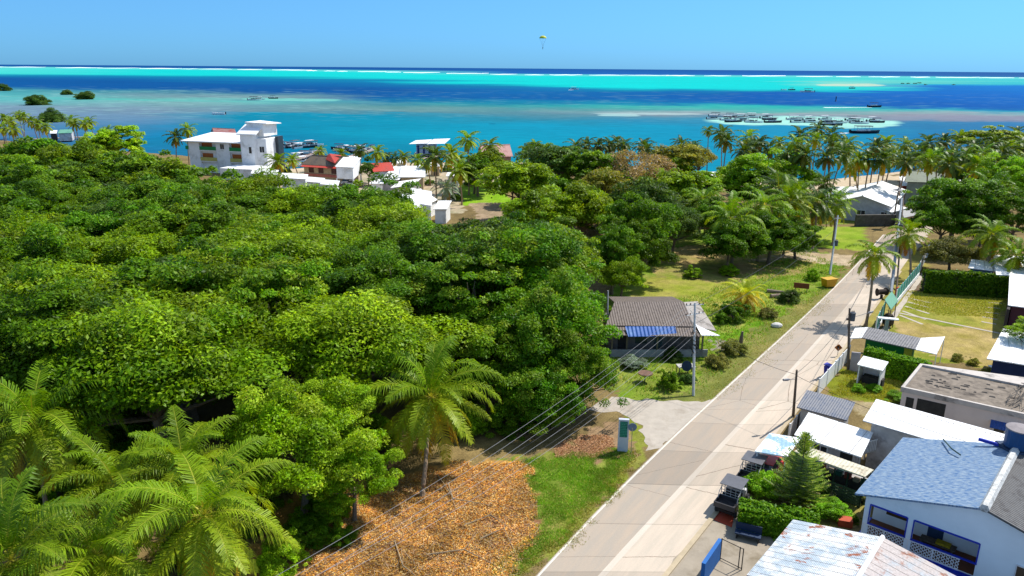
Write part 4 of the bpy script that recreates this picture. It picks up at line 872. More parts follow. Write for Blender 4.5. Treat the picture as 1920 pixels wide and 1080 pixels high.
def flat_leaf(s, up=.06):
    def mk(p, g):
        n = len(p); q = np.concatenate([p, g.uniform(.015, up, (n, 1))], 1); nr = np.array([0, 0, 1.])+g.normal(size=(n, 3))*.45; nr /= np.linalg.norm(nr, axis=1)[:, None]
        tv = g.normal(size=(n, 3)); tv -= nr*(tv*nr).sum(1)[:, None]; tv /= np.linalg.norm(tv, axis=1)[:, None]; b_ = np.cross(nr, tv); l = s*g.uniform(.5, 1.4, n)[:, None]
        return np.stack([q-tv*l, q+b_*l*.45, q+tv*l, q-b_*l*.45], 1).reshape(-1, 3), 4
    return mk
GC = L3((120, 178, 30), (140, 188, 50), (110, 160, 30), (180, 185, 90))
scatter('grass', 42000, [[(985, 870), (1060, 850), (1190, 840), (1190, 860), (1090, 965), (1000, 1065), (900, 1085), (1000, 1000), (1010, 930)]], blades(.12, .02), GC, 1, grassm, .33, .3)
scatter('grass', 26000, [[(1150, 700), (1200, 745), (1290, 745), (1400, 660), (1545, 540), (1590, 500), (1500, 470), (1360, 530), (1290, 560), (1200, 560), (1160, 600)]], blades(.22, .05), GC+L3((170, 165, 80)), 2, grassm, .42)
scatter('grass', 9000, [[(1595, 690), (1700, 700), (1690, 755), (1560, 740)], [(1700, 545), (1890, 560), (1870, 600), (1700, 580)]], blades(.12, .05), L3((160, 170, 50), (180, 175, 80)), 3, grassm)
scatter('dry_verge_grass', 14000, [[(1200, 845), (1207, 860), (1010, 1080), (960, 1085), (1090, 965)], [(1560, 560), (1440, 675), (1350, 750), (1300, 750), (1540, 540)]], blades(.1, .03), L3((165, 160, 70), (140, 150, 50), (185, 170, 100)), 4, grassm)
scatter('leaf_litter', 110000, [[(560, 1090), (560, 950), (720, 905), (900, 865), (985, 868), (1005, 960), (1010, 1010), (950, 1085)]], flat_leaf(.06, .12), L3((250, 198, 90), (244, 178, 64), (226, 152, 56), (246, 220, 150), (180, 126, 70), (128, 90, 56), (236, 200, 130)), 5, grassm, .30, .35)
def twig(p, g):
    n = len(p); a = g.uniform(0, 6.28, n); l = g.uniform(.15, .6, n); q = np.concatenate([p, g.uniform(.03, .15, (n, 1))], 1); d = np.stack([np.cos(a)*l, np.sin(a)*l, g.normal(0, .12, n)*l], 1); s = np.stack([-np.sin(a), np.cos(a), 0*a], 1)*.012
    return np.stack([q-d-s, q-d+s, q+d+s, q+d-s], 1).reshape(-1, 3), 4
scatter('dry_twigs', 2600, [[(560, 1090), (560, 950), (720, 905), (900, 865), (1000, 900), (1010, 1010), (950, 1085)]], twig, L3((200, 176, 140), (150, 120, 90), (110, 84, 64)), 15, grassm)
scatter('leaf_litter', 9000, [[(1040, 850), (1100, 815), (1150, 820), (1130, 862)], [(600, 610), (720, 600), (700, 560)]], flat_leaf(.08, .06), L3((226, 186, 136), (206, 164, 118), (176, 130, 92)), 6, grassm)
# fallen branches on the litter
for pts_, lb in [([(840, 905), (850, 935), (925, 948)], 'forked fallen branch near the top of the leaf litter'), ([(820, 890), (845, 925), (855, 955)], 'thin bleached branch beside the forked one'), ([(870, 985), (920, 965), (955, 990), (960, 1000)], 'long bent branch across the middle of the leaf litter'), ([(740, 1015), (755, 1060), (780, 1080)], 'thin stick standing at the lower left of the leaf litter'), ([(900, 1010), (945, 990), (965, 1035)], 'pale branch at the right rim of the leaf litter'), ([(800, 1040), (870, 1030), (930, 1060)], 'straight stick at the bottom of the leaf litter')]:
    w_ = [P(a, b, .08+.25*(i % 2)) for i, (a, b) in enumerate(pts_)]; mb = MB(); mb.tube(w_, [.05, .04, .02, .015][:len(w_)], 6)
    for i in range(1, len(w_)-1): mb.tube([w_[i], w_[i]+Vector((rng.uniform(-.8, .8), rng.uniform(.2, .9), .3))], [.025, .008], 5)
    tag(mb.build('fallen_branch', M('bleached_wood', S(190, 165, 130, .6), .9, .2, 5, .2)), lb, 'branch')
for pts_, lb in [([(1445, 555), (1490, 551)], 'pale log lying at the verge left of the brown board'), ([(1438, 545), (1470, 548)], 'shorter pale log beside the longer one')]:
    mb = MB(); mb.tube([P(a, b, .25) for a, b in pts_], [.28, .2], 8); tag(mb.build('fallen_log', M('log_wood', S(170, 150, 130, .6), .9, .2, 4, .3)), lb, 'log')
# ---------------------------------------------------------------- building helpers
def para(A, B, C):
    """roof plane through three photo corners A (eave start), B (eave end), C (upper corner next to A)"""
    A, B, C = Vector(A), Vector(B), Vector(C); return [A, B, B+C-A, C]
def inset(q, ov):
    c = (q[0]+q[1]+q[2]+q[3])/4; e1 = (q[1]-q[0]); e2 = (q[3]-q[0]); L1, L2 = e1.length, e2.length; a, b_ = ov/L1, ov/L2
    f = lambda s, t: q[0]+e1*s+e2*t
    return [f(a, b_), f(1-a, b_), f(1-a, 1-b_), f(a, 1-b_)]
def wall_box(mb, a, b_, s0, s1, z0, z1, out=.04, inn=.0):
    """box on the wall running a->b (outside on the right-hand side)"""
    d = Vector((b_.x-a.x, b_.y-a.y, 0)); L_ = d.length; d.normalize(); n = Vector((d.y, -d.x, 0)); o = Vector((a.x, a.y, 0))
    p = [o+d*s0-n*inn, o+d*s0+n*out, o+d*s1+n*out, o+d*s1-n*inn]; mb.prism([(q.x, q.y) for q in p], z0, z1)
def window(root, a, b_, s0, s1, z0, z1, fm=None, gm_=None, name='window', mull=1):
    mb = MB(); fw = .07
    wall_box(mb, a, b_, s0-fw, s1+fw, z1, z1+fw, .07); wall_box(mb, a, b_, s0-fw, s1+fw, z0-fw, z0, .09); wall_box(mb, a, b_, s0-fw, s0, z0, z1, .07); wall_box(mb, a, b_, s1, s1+fw, z0, z1, .07)
    for k in range(mull): s = s0+(s1-s0)*(k+1)/(mull+1); wall_box(mb, a, b_, s-.03, s+.03, z0, z1, .06)
    w_ = mb.build(name, fm or white_paint, root); m2 = MB(); wall_box(m2, a, b_, s0, s1, z0, z1, .025); m2.build('pane', gm_ or glass, w_); return w_
def opening(root, a, b_, s0, s1, z0, z1, name='doorway', mat=None):
    mb = MB(); wall_box(mb, a, b_, s0, s1, z0, z1, .02); return mb.build(name, mat or dark_in, root)  # no hole is cut; the default dark box paints the unlit room behind
def shed(name, label, q, wall, roof, ov=.4, th=.1, cat='house', open_=False, z0=0., group=None, posts=False):
    root = thing(name, label, cat, ((q[0]+q[1]+q[2]+q[3])/4*1).to_2d().to_3d(), group)
    mb = MB(); mb.slab(q, th); mb.build('roof', roof, root); i = inset(q, ov)
    if wall is not None:
        mb = MB(); mb.prism([(p.x, p.y) for p in i], z0, [p.z-th-.01 for p in i]); mb.build('wall', wall, root)
    if posts:
        for p in i:
            mb = MB(); mb.bar((p.x, p.y, 0), (p.x, p.y, p.z-th), .06); mb.build('post', white_paint if posts is True else posts, root)
    return root, i
def gable(name, label, A, B, Rg, wall, roof, ov=.5, th=.12, cat='house', roof2=None, ridge=None, trim=None):
    """A-B lower eave on the near side, Rg ridge point above A; the far eave mirrors the near one"""
    A, B, Rg = Vector(A), Vector(B), Vector(Rg); e = B-A; C = Vector((2*Rg.x-A.x, 2*Rg.y-A.y, A.z))
    root = thing(name, label, cat, ((A+B+C+C+e)/4).to_2d().to_3d())
    mb = MB(); mb.slab([A, B, Rg+e, Rg], th); mb.build('roof', roof, root)
    mb = MB(); mb.slab([Rg, Rg+e, C+e, C], th); mb.build('roof', roof2 or roof, root)
    mb = MB(); mb.tube([Rg+Vector((0, 0, .02)), Rg+e+Vector((0, 0, .02))], .14, 6); mb.build('ridge_cap', ridge or roof, root)
    u = (C-A); u.z = 0; Lw = u.length; u.normalize(); v = e.normalized(); sl = (Rg.z-A.z)/(Lw/2); za = A.z-th+sl*ov
    # two gable ends are pentagons: build the body as one prism across the width
    o = A.copy(); o.z = 0; P0 = o+u*ov+v*ov; P1 = o+u*(Lw-ov)+v*ov; Lv = e.length-2*ov; M0 = (P0+P1)/2; mb = MB()
    for off, flip in ((Vector((0, 0, 0)), False), (v*Lv, True)):
        f = [P0+off, P1+off, P1+off+Vector((0, 0, za)), M0+off+Vector((0, 0, Rg.z-th)), P0+off+Vector((0, 0, za))]
        mb.face(f if not flip else list(reversed(f)))
    mb.face([P0, P0+Vector((0, 0, za)), P0+v*Lv+Vector((0, 0, za)), P0+v*Lv]); mb.face([P1+v*Lv, P1+v*Lv+Vector((0, 0, za)), P1+Vector((0, 0, za)), P1])
    mb.build('wall', wall, root)
    return root, P0, P1, v, Lv, u
# ================================================================ blue-roofed house, lower right
blue_roof = roofmat('faded_blue_corrugated_roof', S(84, 134, 190, .52), S(172, 194, 214, .56), pitch=.2, bump=.25, nscale=4.6, stretch=(2.2, .55, 1), t0=.42, t1=.56, axis=0)
grey_roof = roofmat('grey_fibre_roof', S(120, 118, 116, .6), S(92, 88, 86, .6), pitch=.2, bump=.9, axis=1, nscale=1.2)
EZ, RZ = 4.1, 6.0
A = P(1603, 925, EZ); vdir = (P(1693, 820, EZ)-A); vlen = vdir.length; v_ = vdir.normalized(); u_ = Vector((v_.y, -v_.x, 0))
halfw = 6.9
root = thing('blue_house', 'white and blue house with a weathered blue roof and a veranda at the lower right', 'house', A.to_2d().to_3d()+u_*6+v_*5)
def H(a, b_, z): return Vector((A.x, A.y, 0))+u_*a+v_*b_+Vector((0, 0, z))
FH = (Vector((A.x, A.y, 0)), u_, v_)
mb = MB(); mb.slab([H(0, vlen, EZ), H(halfw, vlen, RZ), H(halfw, 0, RZ), H(0, 0, EZ)], .12); mb.build('blue_roof_slope', blue_roof, root)
mb = MB(); mb.slab([H(halfw, 0, RZ), H(halfw, vlen+1, RZ), H(2*halfw, vlen+1, EZ), H(2*halfw, 0, EZ)], .12); mb.build('grey_roof_slope', grey_roof, root)
mb = MB(); mb.tube([H(halfw, -.02, RZ+.03), H(halfw, vlen, RZ+.03)], .26, 6); mb.build('ridge_cap', M('mortar_ridge', S(226, 226, 222, .66), .8, .3, 6, .5, dirt=S(140, 140, 135, .6)), root)
wm_ = M('pale_blue_white_wall', S(236, 244, 250, .88), .75, .05, .6, .06, dirt=S(205, 222, 230, .85))
fl = 1.25; W0, W1 = .6, 2*halfw-.6; bB = .35; vz0, vz1 = fl+.95, 3.55; vdep = 2.3; vr = 7.0
mb = MB()
zt = lambda a: (EZ+(RZ-EZ)*min(a, 2*halfw-a)/halfw)-.13
# front plane around the two veranda openings
def wp(a0, a1, z0, z1a, z1b, b0=bB, b1=bB+.2):
    mb.prism([(H(a0, b0, 0).x, H(a0, b0, 0).y), (H(a1, b0, 0).x, H(a1, b0, 0).y), (H(a1, b1, 0).x, H(a1, b1, 0).y), (H(a0, b1, 0).x, H(a0, b1, 0).y)], z0, [z1a, z1b, z1b, z1a])
wp(W0, W0+.35, fl, zt(W0), zt(W0+.35)); wp(W0+.35, 3.1, vz1, zt(W0+.35), zt(3.1)); wp(3.1, 3.5, fl, zt(3.1), zt(3.5)); wp(3.5, vr, vz1, zt(3.5), zt(halfw)); wp(vr, W1, 0, zt(halfw), zt(W1))
wp(W0, vr, 0, fl, fl)
mb.box(FH, W0, vr, bB+vdep, bB+vdep+.2, fl, 3.9); mb.box(FH, vr, vr+.2, bB+.2, bB+vdep, fl, 3.9); mb.box(FH, W0, W0+.2, bB+vdep+.2, vlen-.5, 0, EZ-.15); mb.box(FH, W0, W1, vlen-.7, vlen-.5, 0, EZ-.15); mb.box(FH, W1-.2, W1, bB+.2, vlen-.7, 0, EZ-.15)
mb.build('wall', wm_, root)
mb = MB(); mb.box(FH, W0+.02, vr, bB+.2, bB+vdep, fl-.1, fl); mb.build('veranda_floor', M('veranda_floor', S(150, 90, 60, .5), .7), root)
mb = MB(); mb.box(FH, W0, vr, bB-.1, bB, fl-.35, fl+.05); mb.box(FH, W0-.1, W0, bB-.1, bB+vdep, fl-.35, fl+.05)
for a0, a1 in ((W0+.35, 3.1), (3.5, vr)):
    mb.box(FH, a0-.06, a1+.06, bB-.03, bB+.1, vz0-.08, vz0+.0); mb.box(FH, a0, a1, bB-.03, bB, vz1-.07, vz1+.04)
    mb.box(FH, a0-.05, a0+.02, bB-.03, bB, vz0, vz1); mb.box(FH, a1-.02, a1+.05, bB-.03, bB, vz0, vz1)
mb.build('blue_trim', blue_trim, root)
def lattice(a0, a1, name='balustrade'):
    mb = MB(); n = int((a1-a0)/.22); s = (a1-a0)/n; mb.box(FH, a0, a1, bB-.02, bB+.06, fl+.0, fl+.1); mb.box(FH, a0, a1, bB-.02, bB+.06, vz0-.15, vz0-.08)
    for i in range(n):
        for j in range(3):
            z0 = fl+.12+j*.23; c0 = H(a0+s*(i+.5), bB+.02, z0+.1)
            k = 6; ring_ = [c0+u_*(.095*math.cos(t_))+Vector((0, 0, .095*math.sin(t_))) for t_ in [2*math.pi*q/k for q in range(k+1)]]
            for q in range(k): mb.bar(ring_[q], ring_[q+1], .022)
    mb.box(FH, a0, a0+.08, bB-.01, bB+.06, fl, vz0-.1); mb.build(name, white_paint, root)
lattice(W0+.02, 1.9); lattice(1.9, 3.3); lattice(3.3, 4.7); lattice(4.7, 6.2)
mb = MB(); mb.box(FH, 3.4, vr-.2, bB-1.35, bB-.1, .0, fl-.02); mb.box(FH, W0, 3.4, bB-.6, bB-.1, 0, fl-.35); mb.build('plinth', blue_trim, root)
mb = MB(); mb.box(FH, vr-.3, vr+1.9, bB-1.7, bB-.0, .0, .55)
for i in range(4): mb.box(FH, vr-.3-.35*(i+1), vr-.3-.35*i, bB-1.6, bB-.05-1.35, 0, .55-.14*i+.1)
mb.build('steps', M('blue_grey_step', S(110, 135, 160, .5), .8), root)
mb = MB(); n = 12
for i in range(n):
    for j in range(3):
        c0 = H(vr-.2+i*.19, bB-1.72, .7+j*.2)
        for q in range(6): mb.bar(c0+u_*(.085*math.cos(q*1.047))+Vector((0, 0, .085*math.sin(q*1.047))), c0+u_*(.085*math.cos((q+1)*1.047))+Vector((0, 0, .085*math.sin((q+1)*1.047))), .02)
mb.box(FH, vr-.3, vr+2.05, bB-1.76, bB-1.66, 1.28, 1.36); mb.box(FH, vr-.3, vr+2.05, bB-1.76, bB-1.66, .55, .62); mb.bar(H(vr-.3, bB-1.7, 1.32), H(vr-2.0, bB-1.7, .55), .04)
mb.build('porch_railing', white_paint, root)
a_, b__ = H(W0, bB, 0), H(W1, bB, 0)
window(root, a_, b__, vr+1.75-W0+.2, vr+3.15-W0+.2, 2.1, 3.05, fm=M('pale_frame', (.6, .6, .62), .5))
opening(root, H(0, bB+vdep, 0)+u_*W0, H(0, bB+vdep, 0)+u_*vr, .8, 2.2, fl+.7, fl+1.9, 'inner_window', M('amber_curtain', S(120, 90, 40, .5), .8, .4, 1))
opening(root, H(0, bB+vdep, 0)+u_*W0, H(0, bB+vdep, 0)+u_*vr, 3.3, 4.2, fl+.02, fl+2.1, 'door', M('blue_door', S(60, 90, 130, .5), .5))
mb = MB(); mb.box(FH, 3.7, 5.7, bB+1.2, bB+1.9, fl+.4, fl+.46)
for a in (3.8, 5.5): mb.box(FH, a, a+.06, bB+1.25, bB+1.85, fl, fl+.4)
tag(mb.build('veranda_table', wood_dark), 'low dark bench table on the veranda of the blue-roofed house', 'bench')
mb = MB(); mb.box(FH, 4.6, 5.4, bB+1.3, bB+1.8, fl+.465, fl+.6); tag(mb.build('yellow_cushion', M('yellow_cloth', S(205, 180, 40, .55), .9, .3, 8, .2)), 'yellow cushions on the veranda bench', 'cushion')
for i, (a, cn, lb) in enumerate([(vr+.35, (190, 80, 50), 'terracotta flower pot on the porch of the blue-roofed house'), (vr+.85, (215, 200, 70), 'yellow-rimmed flower pot beside the terracotta one on the porch')]):
    c = H(a, bB-.9, 0); mb = MB(); mb.tube([(c.x, c.y, .555), (c.x, c.y, .95)], [.15, .24], 10); pot = mb.build('flower_pot', M('pot%d' % i, S(*cn, .55), .7)); tag(pot, lb, 'flower pot')
    v, f, cc_, _ = crown_arrays(70+i, 260, 12, .07, PAL['deep'], R_=.32); o_ = ORG[pot.name]; link('plant', mkmesh('plant', v+np.array((c.x-o_.x, c.y-o_.y, 1.15-o_.z)), f, leafm, col=cc_), pot)
# roof pieces: antenna cable, pipe, tank
mb = MB(); mb.tube([H(halfw-4.3, vlen-.3, 5.0), H(halfw-3.4, vlen-2.2, 5.35), H(halfw-2.7, vlen-3.0, 5.45)], .05, 5); tag(mb.build('roof_cable', M('green_hose', (.02, .06, .05), .6)), 'dark hose lying across the upper part of the blue roof', 'hose')
mb = MB(); mb.box(FH, halfw-2.2, halfw-.2, vlen-.6, vlen-.45, 5.75, 5.95); tag(mb.build('roof_gutter', blue_trim), 'short blue gutter bar near the water tank on the blue roof', 'gutter')
def tank(c, r, h, z, label):
    root = thing('water_tank', label, 'water tank', (c.x, c.y, z)); mb = MB(); mb.tube([(c.x, c.y, z), (c.x, c.y, z+h*.06), (c.x, c.y, z+h*.5), (c.x, c.y, z+h)], [r*.9, r, r*1.01, r*1.03], 20); mb.build('tank', M('blue_plastic', S(45, 105, 165, .5), .5, .2, 2, .05), root)
    mb = MB(); mb.tube([(c.x, c.y, z+h), (c.x, c.y, z+h+.08), (c.x, c.y, z+h+.22)], [r*1.08, r*1.08, r*.35], 20); mb.build('lid', M('lid_grey', S(175, 165, 165, .55), .7, .2, 2), root)
    return root
c = P(1907, 838, 6.0); tank(c, .8, 1.3, 6.0, 'blue plastic water tank standing behind the ridge of the blue-roofed house')
mb = MB(); mb.prism([(c.x-.9, c.y-.9), (c.x+.9, c.y-.9), (c.x+.9, c.y+.9), (c.x-.9, c.y+.9)], 0, 6.0); tag(mb.build('tank_platform', M('tank_platform_blue', S(60, 85, 120, .5), .7)), 'blue platform carrying the water tank at the right edge', 'platform')
# ================================================================ tin-roofed shed at the bottom
tin = roofmat('rusty_tin_roof', S(196, 212, 224, .66), S(240, 240, 238, .72), rust=S(178, 98, 60, .6), pitch=.09, bump=.4, seams=(1, .62), t0=.44, t1=.54, rt=(.585, .615))
tin2 = roofmat('pinkish_tin_roof', S(226, 214, 208, .62), S(208, 216, 222, .62), rust=S(186, 120, 90, .6), pitch=.09, bump=.4, seams=(1, .62), rt=(.57, .64))
A_ = P(1400, 1078, 2.7); B_ = P(1487, 974, 2.7); Rg = P(1655, 1007, 3.7)
e = B_-A_; ud = (Rg-B_); Rn = A_+Vector((ud.x, ud.y, 1.0))
rt_, P0, P1, vv, Lv, uu = gable('tin_shed', 'shed with a white-blue rusty tin gable roof at the bottom edge', A_, B_, Rn, M('shed_wall', S(150, 170, 190, .5), .8), tin, .35, .06, roof2=tin2, ridge=white_paint, cat='shed')
# ================================================================ row of roofs along the right pavement
pale_corr = roofmat('sunlit_white_roof', (.80, .80, .79), (.70, .70, .69), pitch=.25, bump=.25, seams=(0, 1.1))
q = para(P(1489, 815, 2.6), P(1615, 857, 2.6), P(1516, 773, 3.1))
rt, i4 = shed('porch_house', 'white-roofed porch house with picket balustrade beside the street', q, M('grey_render', S(214, 208, 204, .72), .8, dirt=S(150, 140, 135, .6)), pale_corr, .5)
d = i4[1]-i4[0]; L0 = d.length
mb = MB()
for k in range(30):
    s = .2+k*(L0-.4)/29; wall_box(mb, i4[0], i4[1], s, s+.05, .9, 1.6, 1.05, -.98)
wall_box(mb, i4[0], i4[1], .1, L0-.1, 1.6, 1.66, 1.06, -.97); wall_box(mb, i4[0], i4[1], .1, L0-.1, .84, .9, 1.06, -.97)
mb.build('picket_railing', white_paint, rt); mb = MB(); wall_box(mb, i4[0], i4[1], 0, L0+2.2, 0, .84, 1.15, -.01); mb.build('porch_base', M('grey_render', S(0, 0, 0)), rt)
window(rt, i4[0], i4[1], 1, 2, 1.4, 2.2); opening(rt, i4[0], i4[1], 3, 3.9, .85, 2.3, 'door')
# balcony with white railing by the long roof
bq = [P(1612, 852, 1.6), P(1652, 842, 1.6)]; fr = frame(bq[0], bq[1]-bq[0]); root = thing('balcony', 'small raised balcony with white railings next to the long white roof', 'balcony', bq[0].to_2d().to_3d())
mb = MB(); mb.box(fr, 0, 2.2, 0, 1.4, 1.5, 1.62); mb.build('deck', concrete, root)
for k, (a, b_) in enumerate(((.05, .05), (2.1, .05), (.05, 1.3), (2.1, 1.3))):
    mb = MB(); mb.box(fr, a, a+.12, b_, b_+.12, 0, 1.5); mb.build('post', white_paint, root)
mb = MB()
for k in range(13): mb.box(fr, .03+k*.175, .08+k*.175, 0, .05, 1.63, 2.5)
for k in range(8): mb.box(fr, 0, .05, .1+k*.17, .15+k*.17, 1.63, 2.5)
mb.box(fr, 0, 2.2, -.01, .06, 2.5, 2.56); mb.box(fr, -.01, .06, .06, 1.4, 2.5, 2.56); mb.build('railing', white_paint, root)
q = para(P(1618, 788, 4.0), P(1893, 869, 4.0), P(1643, 748, 4.5))
rt, i4 = shed('long_white_roofed_house', 'long house with a bright white sheet roof behind the blue-roofed house', q, M('grey_render', S(0, 0, 0)), roofmat('bright_white_sheet', (.82, .82, .81), (.74, .74, .73), pitch=.3, bump=.2, seams=(1, 3.4)), .55)
mb = MB()
for k in range(60):
    t = k/60; p = q[3].lerp(q[2], t)+(q[0]-q[3])*.14; mb.ball(p+Vector((0, 0, .02)), .035, 5, 3)
mb.build('roof_screws', M('screw_dark', (.1, .1, .1), .6), rt)
q = para(P(1494, 763, 2.5), P(1588, 788, 2.5), P(1513, 731, 2.9))
rt, i4 = shed('grey_roofed_shack', 'small shack with a slate-grey roof right behind the near wooden pole', q, concrete, roofmat('slate_grey_sheet', S(150, 152, 160, .55), S(120, 130, 150, .55), pitch=.2, bump=.5, nscale=1.5), .3)
q = para(P(1415, 846, 2.5), P(1476, 856, 2.5), P(1443, 812, 2.8)); 
rt, i4 = shed('street_canopy', 'white and pale blue canopy reaching over the kerb above the red car', q, None, roofmat('white_blue_canopy', (.78, .79, .8), S(165, 205, 238, .65), pitch=.3, bump=.15, t0=.5, t1=.52, nscale=.35), .15, posts=True, cat='canopy')
q = para(P(1489, 846, 2.6), P(1622, 894, 2.6), P(1506, 834, 2.75))
rt, i4 = shed('cream_awning', 'long narrow cream awning over the green market stall', q, None, roofmat('cream_sheet', S(240, 232, 205, .68), S(205, 190, 160, .62), pitch=.25, bump=.4, nscale=1.1), .12, posts=M('green_post', S(40, 70, 50, .5), .8), cat='awning')
a_, b_ = i4[0]+Vector((0, 0, 0)), i4[1]; root = thing('wooden_stall', 'green plank fence stall under the long cream awning', 'stall', a_.to_2d().to_3d())
mb = MB()
for k in range(5): wall_box(mb, a_, b_, 0, (b_-a_).length, .1+k*.24, .29+k*.24, .04)
mb.build('planks', M('green_planks', S(96, 120, 84, .5), .85, .3, 2, .3), root); mb = MB()
for k in range(6): s = k*(b_-a_).length/5.2; wall_box(mb, a_, b_, s, s+.1, 0, 2.3, .0, .12)
mb.build('posts', M('green_post', S(0, 0, 0)), root)
mb = MB(); wall_box(mb, a_, b_, .1, (b_-a_).length-.1, .0, 1.7, -.75, .85); mb.build('clutter_shelf', dark_in, root)
for k in range(9):
    s = .4+k*.62; mb = MB(); wall_box(mb, a_, b_, s, s+.4, 1.705, 1.95+.1*(k % 3), -.3, .7); mb.build('stored_box', M('junk%d' % (k % 3), [S(150, 140, 120, .5), S(30, 90, 80, .5), S(150, 70, 60, .5)][k % 3], .8), root)
for k, zb in enumerate((.0, 0)):
    pass
# ================================================================ beige flat-roofed house
flat_m = M('patched_flat_roof', S(168, 154, 138, .5), .95, .35, 1.6, .3, dirt=S(78, 70, 62, .45))
q = [P(1689, 728, 3.7), P(1870, 768, 3.7), P(1905, 708, 3.7), P(1725, 684, 3.7)]
root = thing('beige_house', 'beige house with a stained flat roof and small blue window awning', 'house', ((q[0]+q[2])/2).to_2d().to_3d())
pk = M('beige_pink_render', S(232, 216, 206, .78), .85, .06, .7, .08, dirt=S(214, 198, 190, .75))
far = [q[1], q[1]+(q[1]-q[0])*.45, q[2]+(q[2]-q[3])*.45, q[2]]
full = [q[0], far[1], far[2], q[3]]
mb = MB(); mb.prism([(p.x, p.y) for p in inset(full, .12)], 0, 3.55); mb.build('wall', pk, root)
mb = MB(); ii = inset(full, .25); mb.prism([(p.x, p.y) for p in ii], 3.56, 3.66); mb.build('roof', flat_m, root)
mb = MB(); pr = full
for k in range(4):
    a, b_ = pr[k], pr[(k+1) % 4]; ia, ib = ii[k], ii[(k+1) % 4]; mb.hexa([Vector((p.x, p.y, 3.4)) for p in (a, b_, ib, ia)], [Vector((p.x, p.y, 3.84)) for p in (a, b_, ib, ia)])
mb.build('parapet', M('parapet_white', S(226, 216, 206, .62), .85, .12, 1.5, .15, dirt=S(120, 112, 104, .5)), root)
w0 = inset(full, .12); d = w0[1]-w0[0]
opening(root, w0[0], w0[1], .4, 1.0, 1.6, 3.0, 'window_dark_pane'); opening(root, w0[0], w0[1], 1.25, 3.4, 1.5, 3.1, 'window_dark_pane')
window(root, w0[0], w0[1], 7.0, 8.5, 1.2, 2.2, mull=1)
mb = MB(); L_ = 6.85; dd = d.normalized(); nn = Vector((dd.y, -dd.x, 0)); o = Vector((w0[0].x, w0[0].y, 0))
pA = o+dd*6.7; pB = o+dd*8.9; mb.slab([pA+nn*.8+Vector((0, 0, 2.35)), pB+nn*.8+Vector((0, 0, 2.35)), pB+Vector((0, 0, 2.7)), pA+Vector((0, 0, 2.7))], .05); mb.build('window_awning', roofmat('blue_awning_sheet', S(70, 110, 190, .55), S(100, 140, 205, .55), pitch=.2, bump=.8), root)
# torn roofing flaps
r = random.Random(4)
for k in range(34):
    s, t = r.uniform(.15, .95), r.uniform(.25, .9); p = q[0].lerp(q[1], s).lerp(q[3].lerp(q[2], s), t); p.z = 3.67; w_ = r.uniform(.2, .7); h_ = r.uniform(.08, .2); dd2 = (q[1]-q[0]).normalized(); e2 = Vector((-dd2.y, dd2.x, 0))
    mb = MB(); mb.face([p, p+dd2*w_, p+dd2*w_*.9+e2*h_+Vector((0, 0, .07)), p+dd2*w_*.15+e2*h_*1.1+Vector((0, 0, .05))]); mb.build('roofing_flap', M('bitumen', (.035, .032, .03), .8), root)
# vines tangled on the right end
mb = MB()
for k in range(26):
    p = [far[0].lerp(far[1], r.uniform(0, .8)).lerp(far[3].lerp(far[2], r.uniform(0, .8)), r.uniform(0, .9)) for _ in range(4)]; p = [x+Vector((0, 0, r.uniform(.05, .35))) for x in p]; c0 = p[0]; p = [c0.lerp(x, .28) for x in p]; mb.tube(p, .03, 4)
mb.build('dry_vines', M('dry_vine', (.1, .09, .08), .9), root)
# ================================================================ green hut with white side roofs
q = para(P(1616, 633, 2.9), P(1717, 655, 2.9), P(1628, 613, 3.3))
rt, i4 = shed('green_hut', 'green and yellow hut with a grey roof between two white awnings', q, M('green_wall', S(30, 140, 60, .5), .7, .1), roofmat('speckled_grey_roof', S(150, 148, 150, .55), S(112, 110, 112, .55), pitch=.25, bump=.4, nscale=2), .35)
mb = MB(); wall_box(mb, i4[0], i4[1], (i4[1]-i4[0]).length-.7, (i4[1]-i4[0]).length+.02, 0, 2.75, .04); mb.build('yellow_pier', M('yellow_wall', S(215, 200, 60, .55), .7), rt)
mb = MB(); mb.slab([q[1], P(1756, 664, 2.7), P(1772, 631, 3.1), q[2]], .08); mb.build('white_awning', pale_corr, rt); mb = MB(); mb.slab([P(1594, 634, 2.6), q[0]-Vector((0, 0, .01)), q[3]-Vector((0, 0, .01)), P(1603, 615, 3.0)], .08); mb.build('white_awning', pale_corr, rt)
for p in (P(1756, 664, 2.6), P(1771, 631, 3.0), P(1595, 634, 2.5)):
    mb = MB(); mb.bar((p.x, p.y, 0), (p.x, p.y, p.z), .05); mb.build('post', white_paint, rt)
c = P(1655, 655, 0); root = thing('chimney_stack', 'white T-topped chimney standing before the green hut', 'chimney', c)
mb = MB(); mb.cyl(c, .2, 0, 3.6, 8); mb.build('pipe', M('pale_green_pipe', S(180, 195, 180, .6), .7), root); mb = MB(); fr = frame(c, (1, -.3)); mb.box(fr, -1.0, 1.1, -.3, .3, 3.6, 3.72); mb.build('cap', pale_corr, root)
# ================================================================ small white shed in the yard
q = para(P(1607, 683, 2.1), P(1655, 695, 2.1), P(1619, 667, 2.3))
rt, i4 = shed('garden_shed', 'small open white shed in the fenced yard', q, None, pale_corr, .15, cat='shed')
mb = MB()
for k in (1, 2, 3):
    a, b_ = i4[k], i4[(k+1) % 4]; wall_box(mb, a, b_, 0, (b_-a).length, 0, 2.0, .0, .1)
mb.build('wall', white_wall, rt)
mb = MB(); fr = frame(i4[0], i4[1]-i4[0]); mb.box(fr, .3, 2.2, .6, 1.4, 0, .8); mb.build('workbench', dark_in, rt)
patch('shed_slab', [(1602, 712), (1650, 728), (1655, 716), (1612, 702)], .02, gravel, .1)
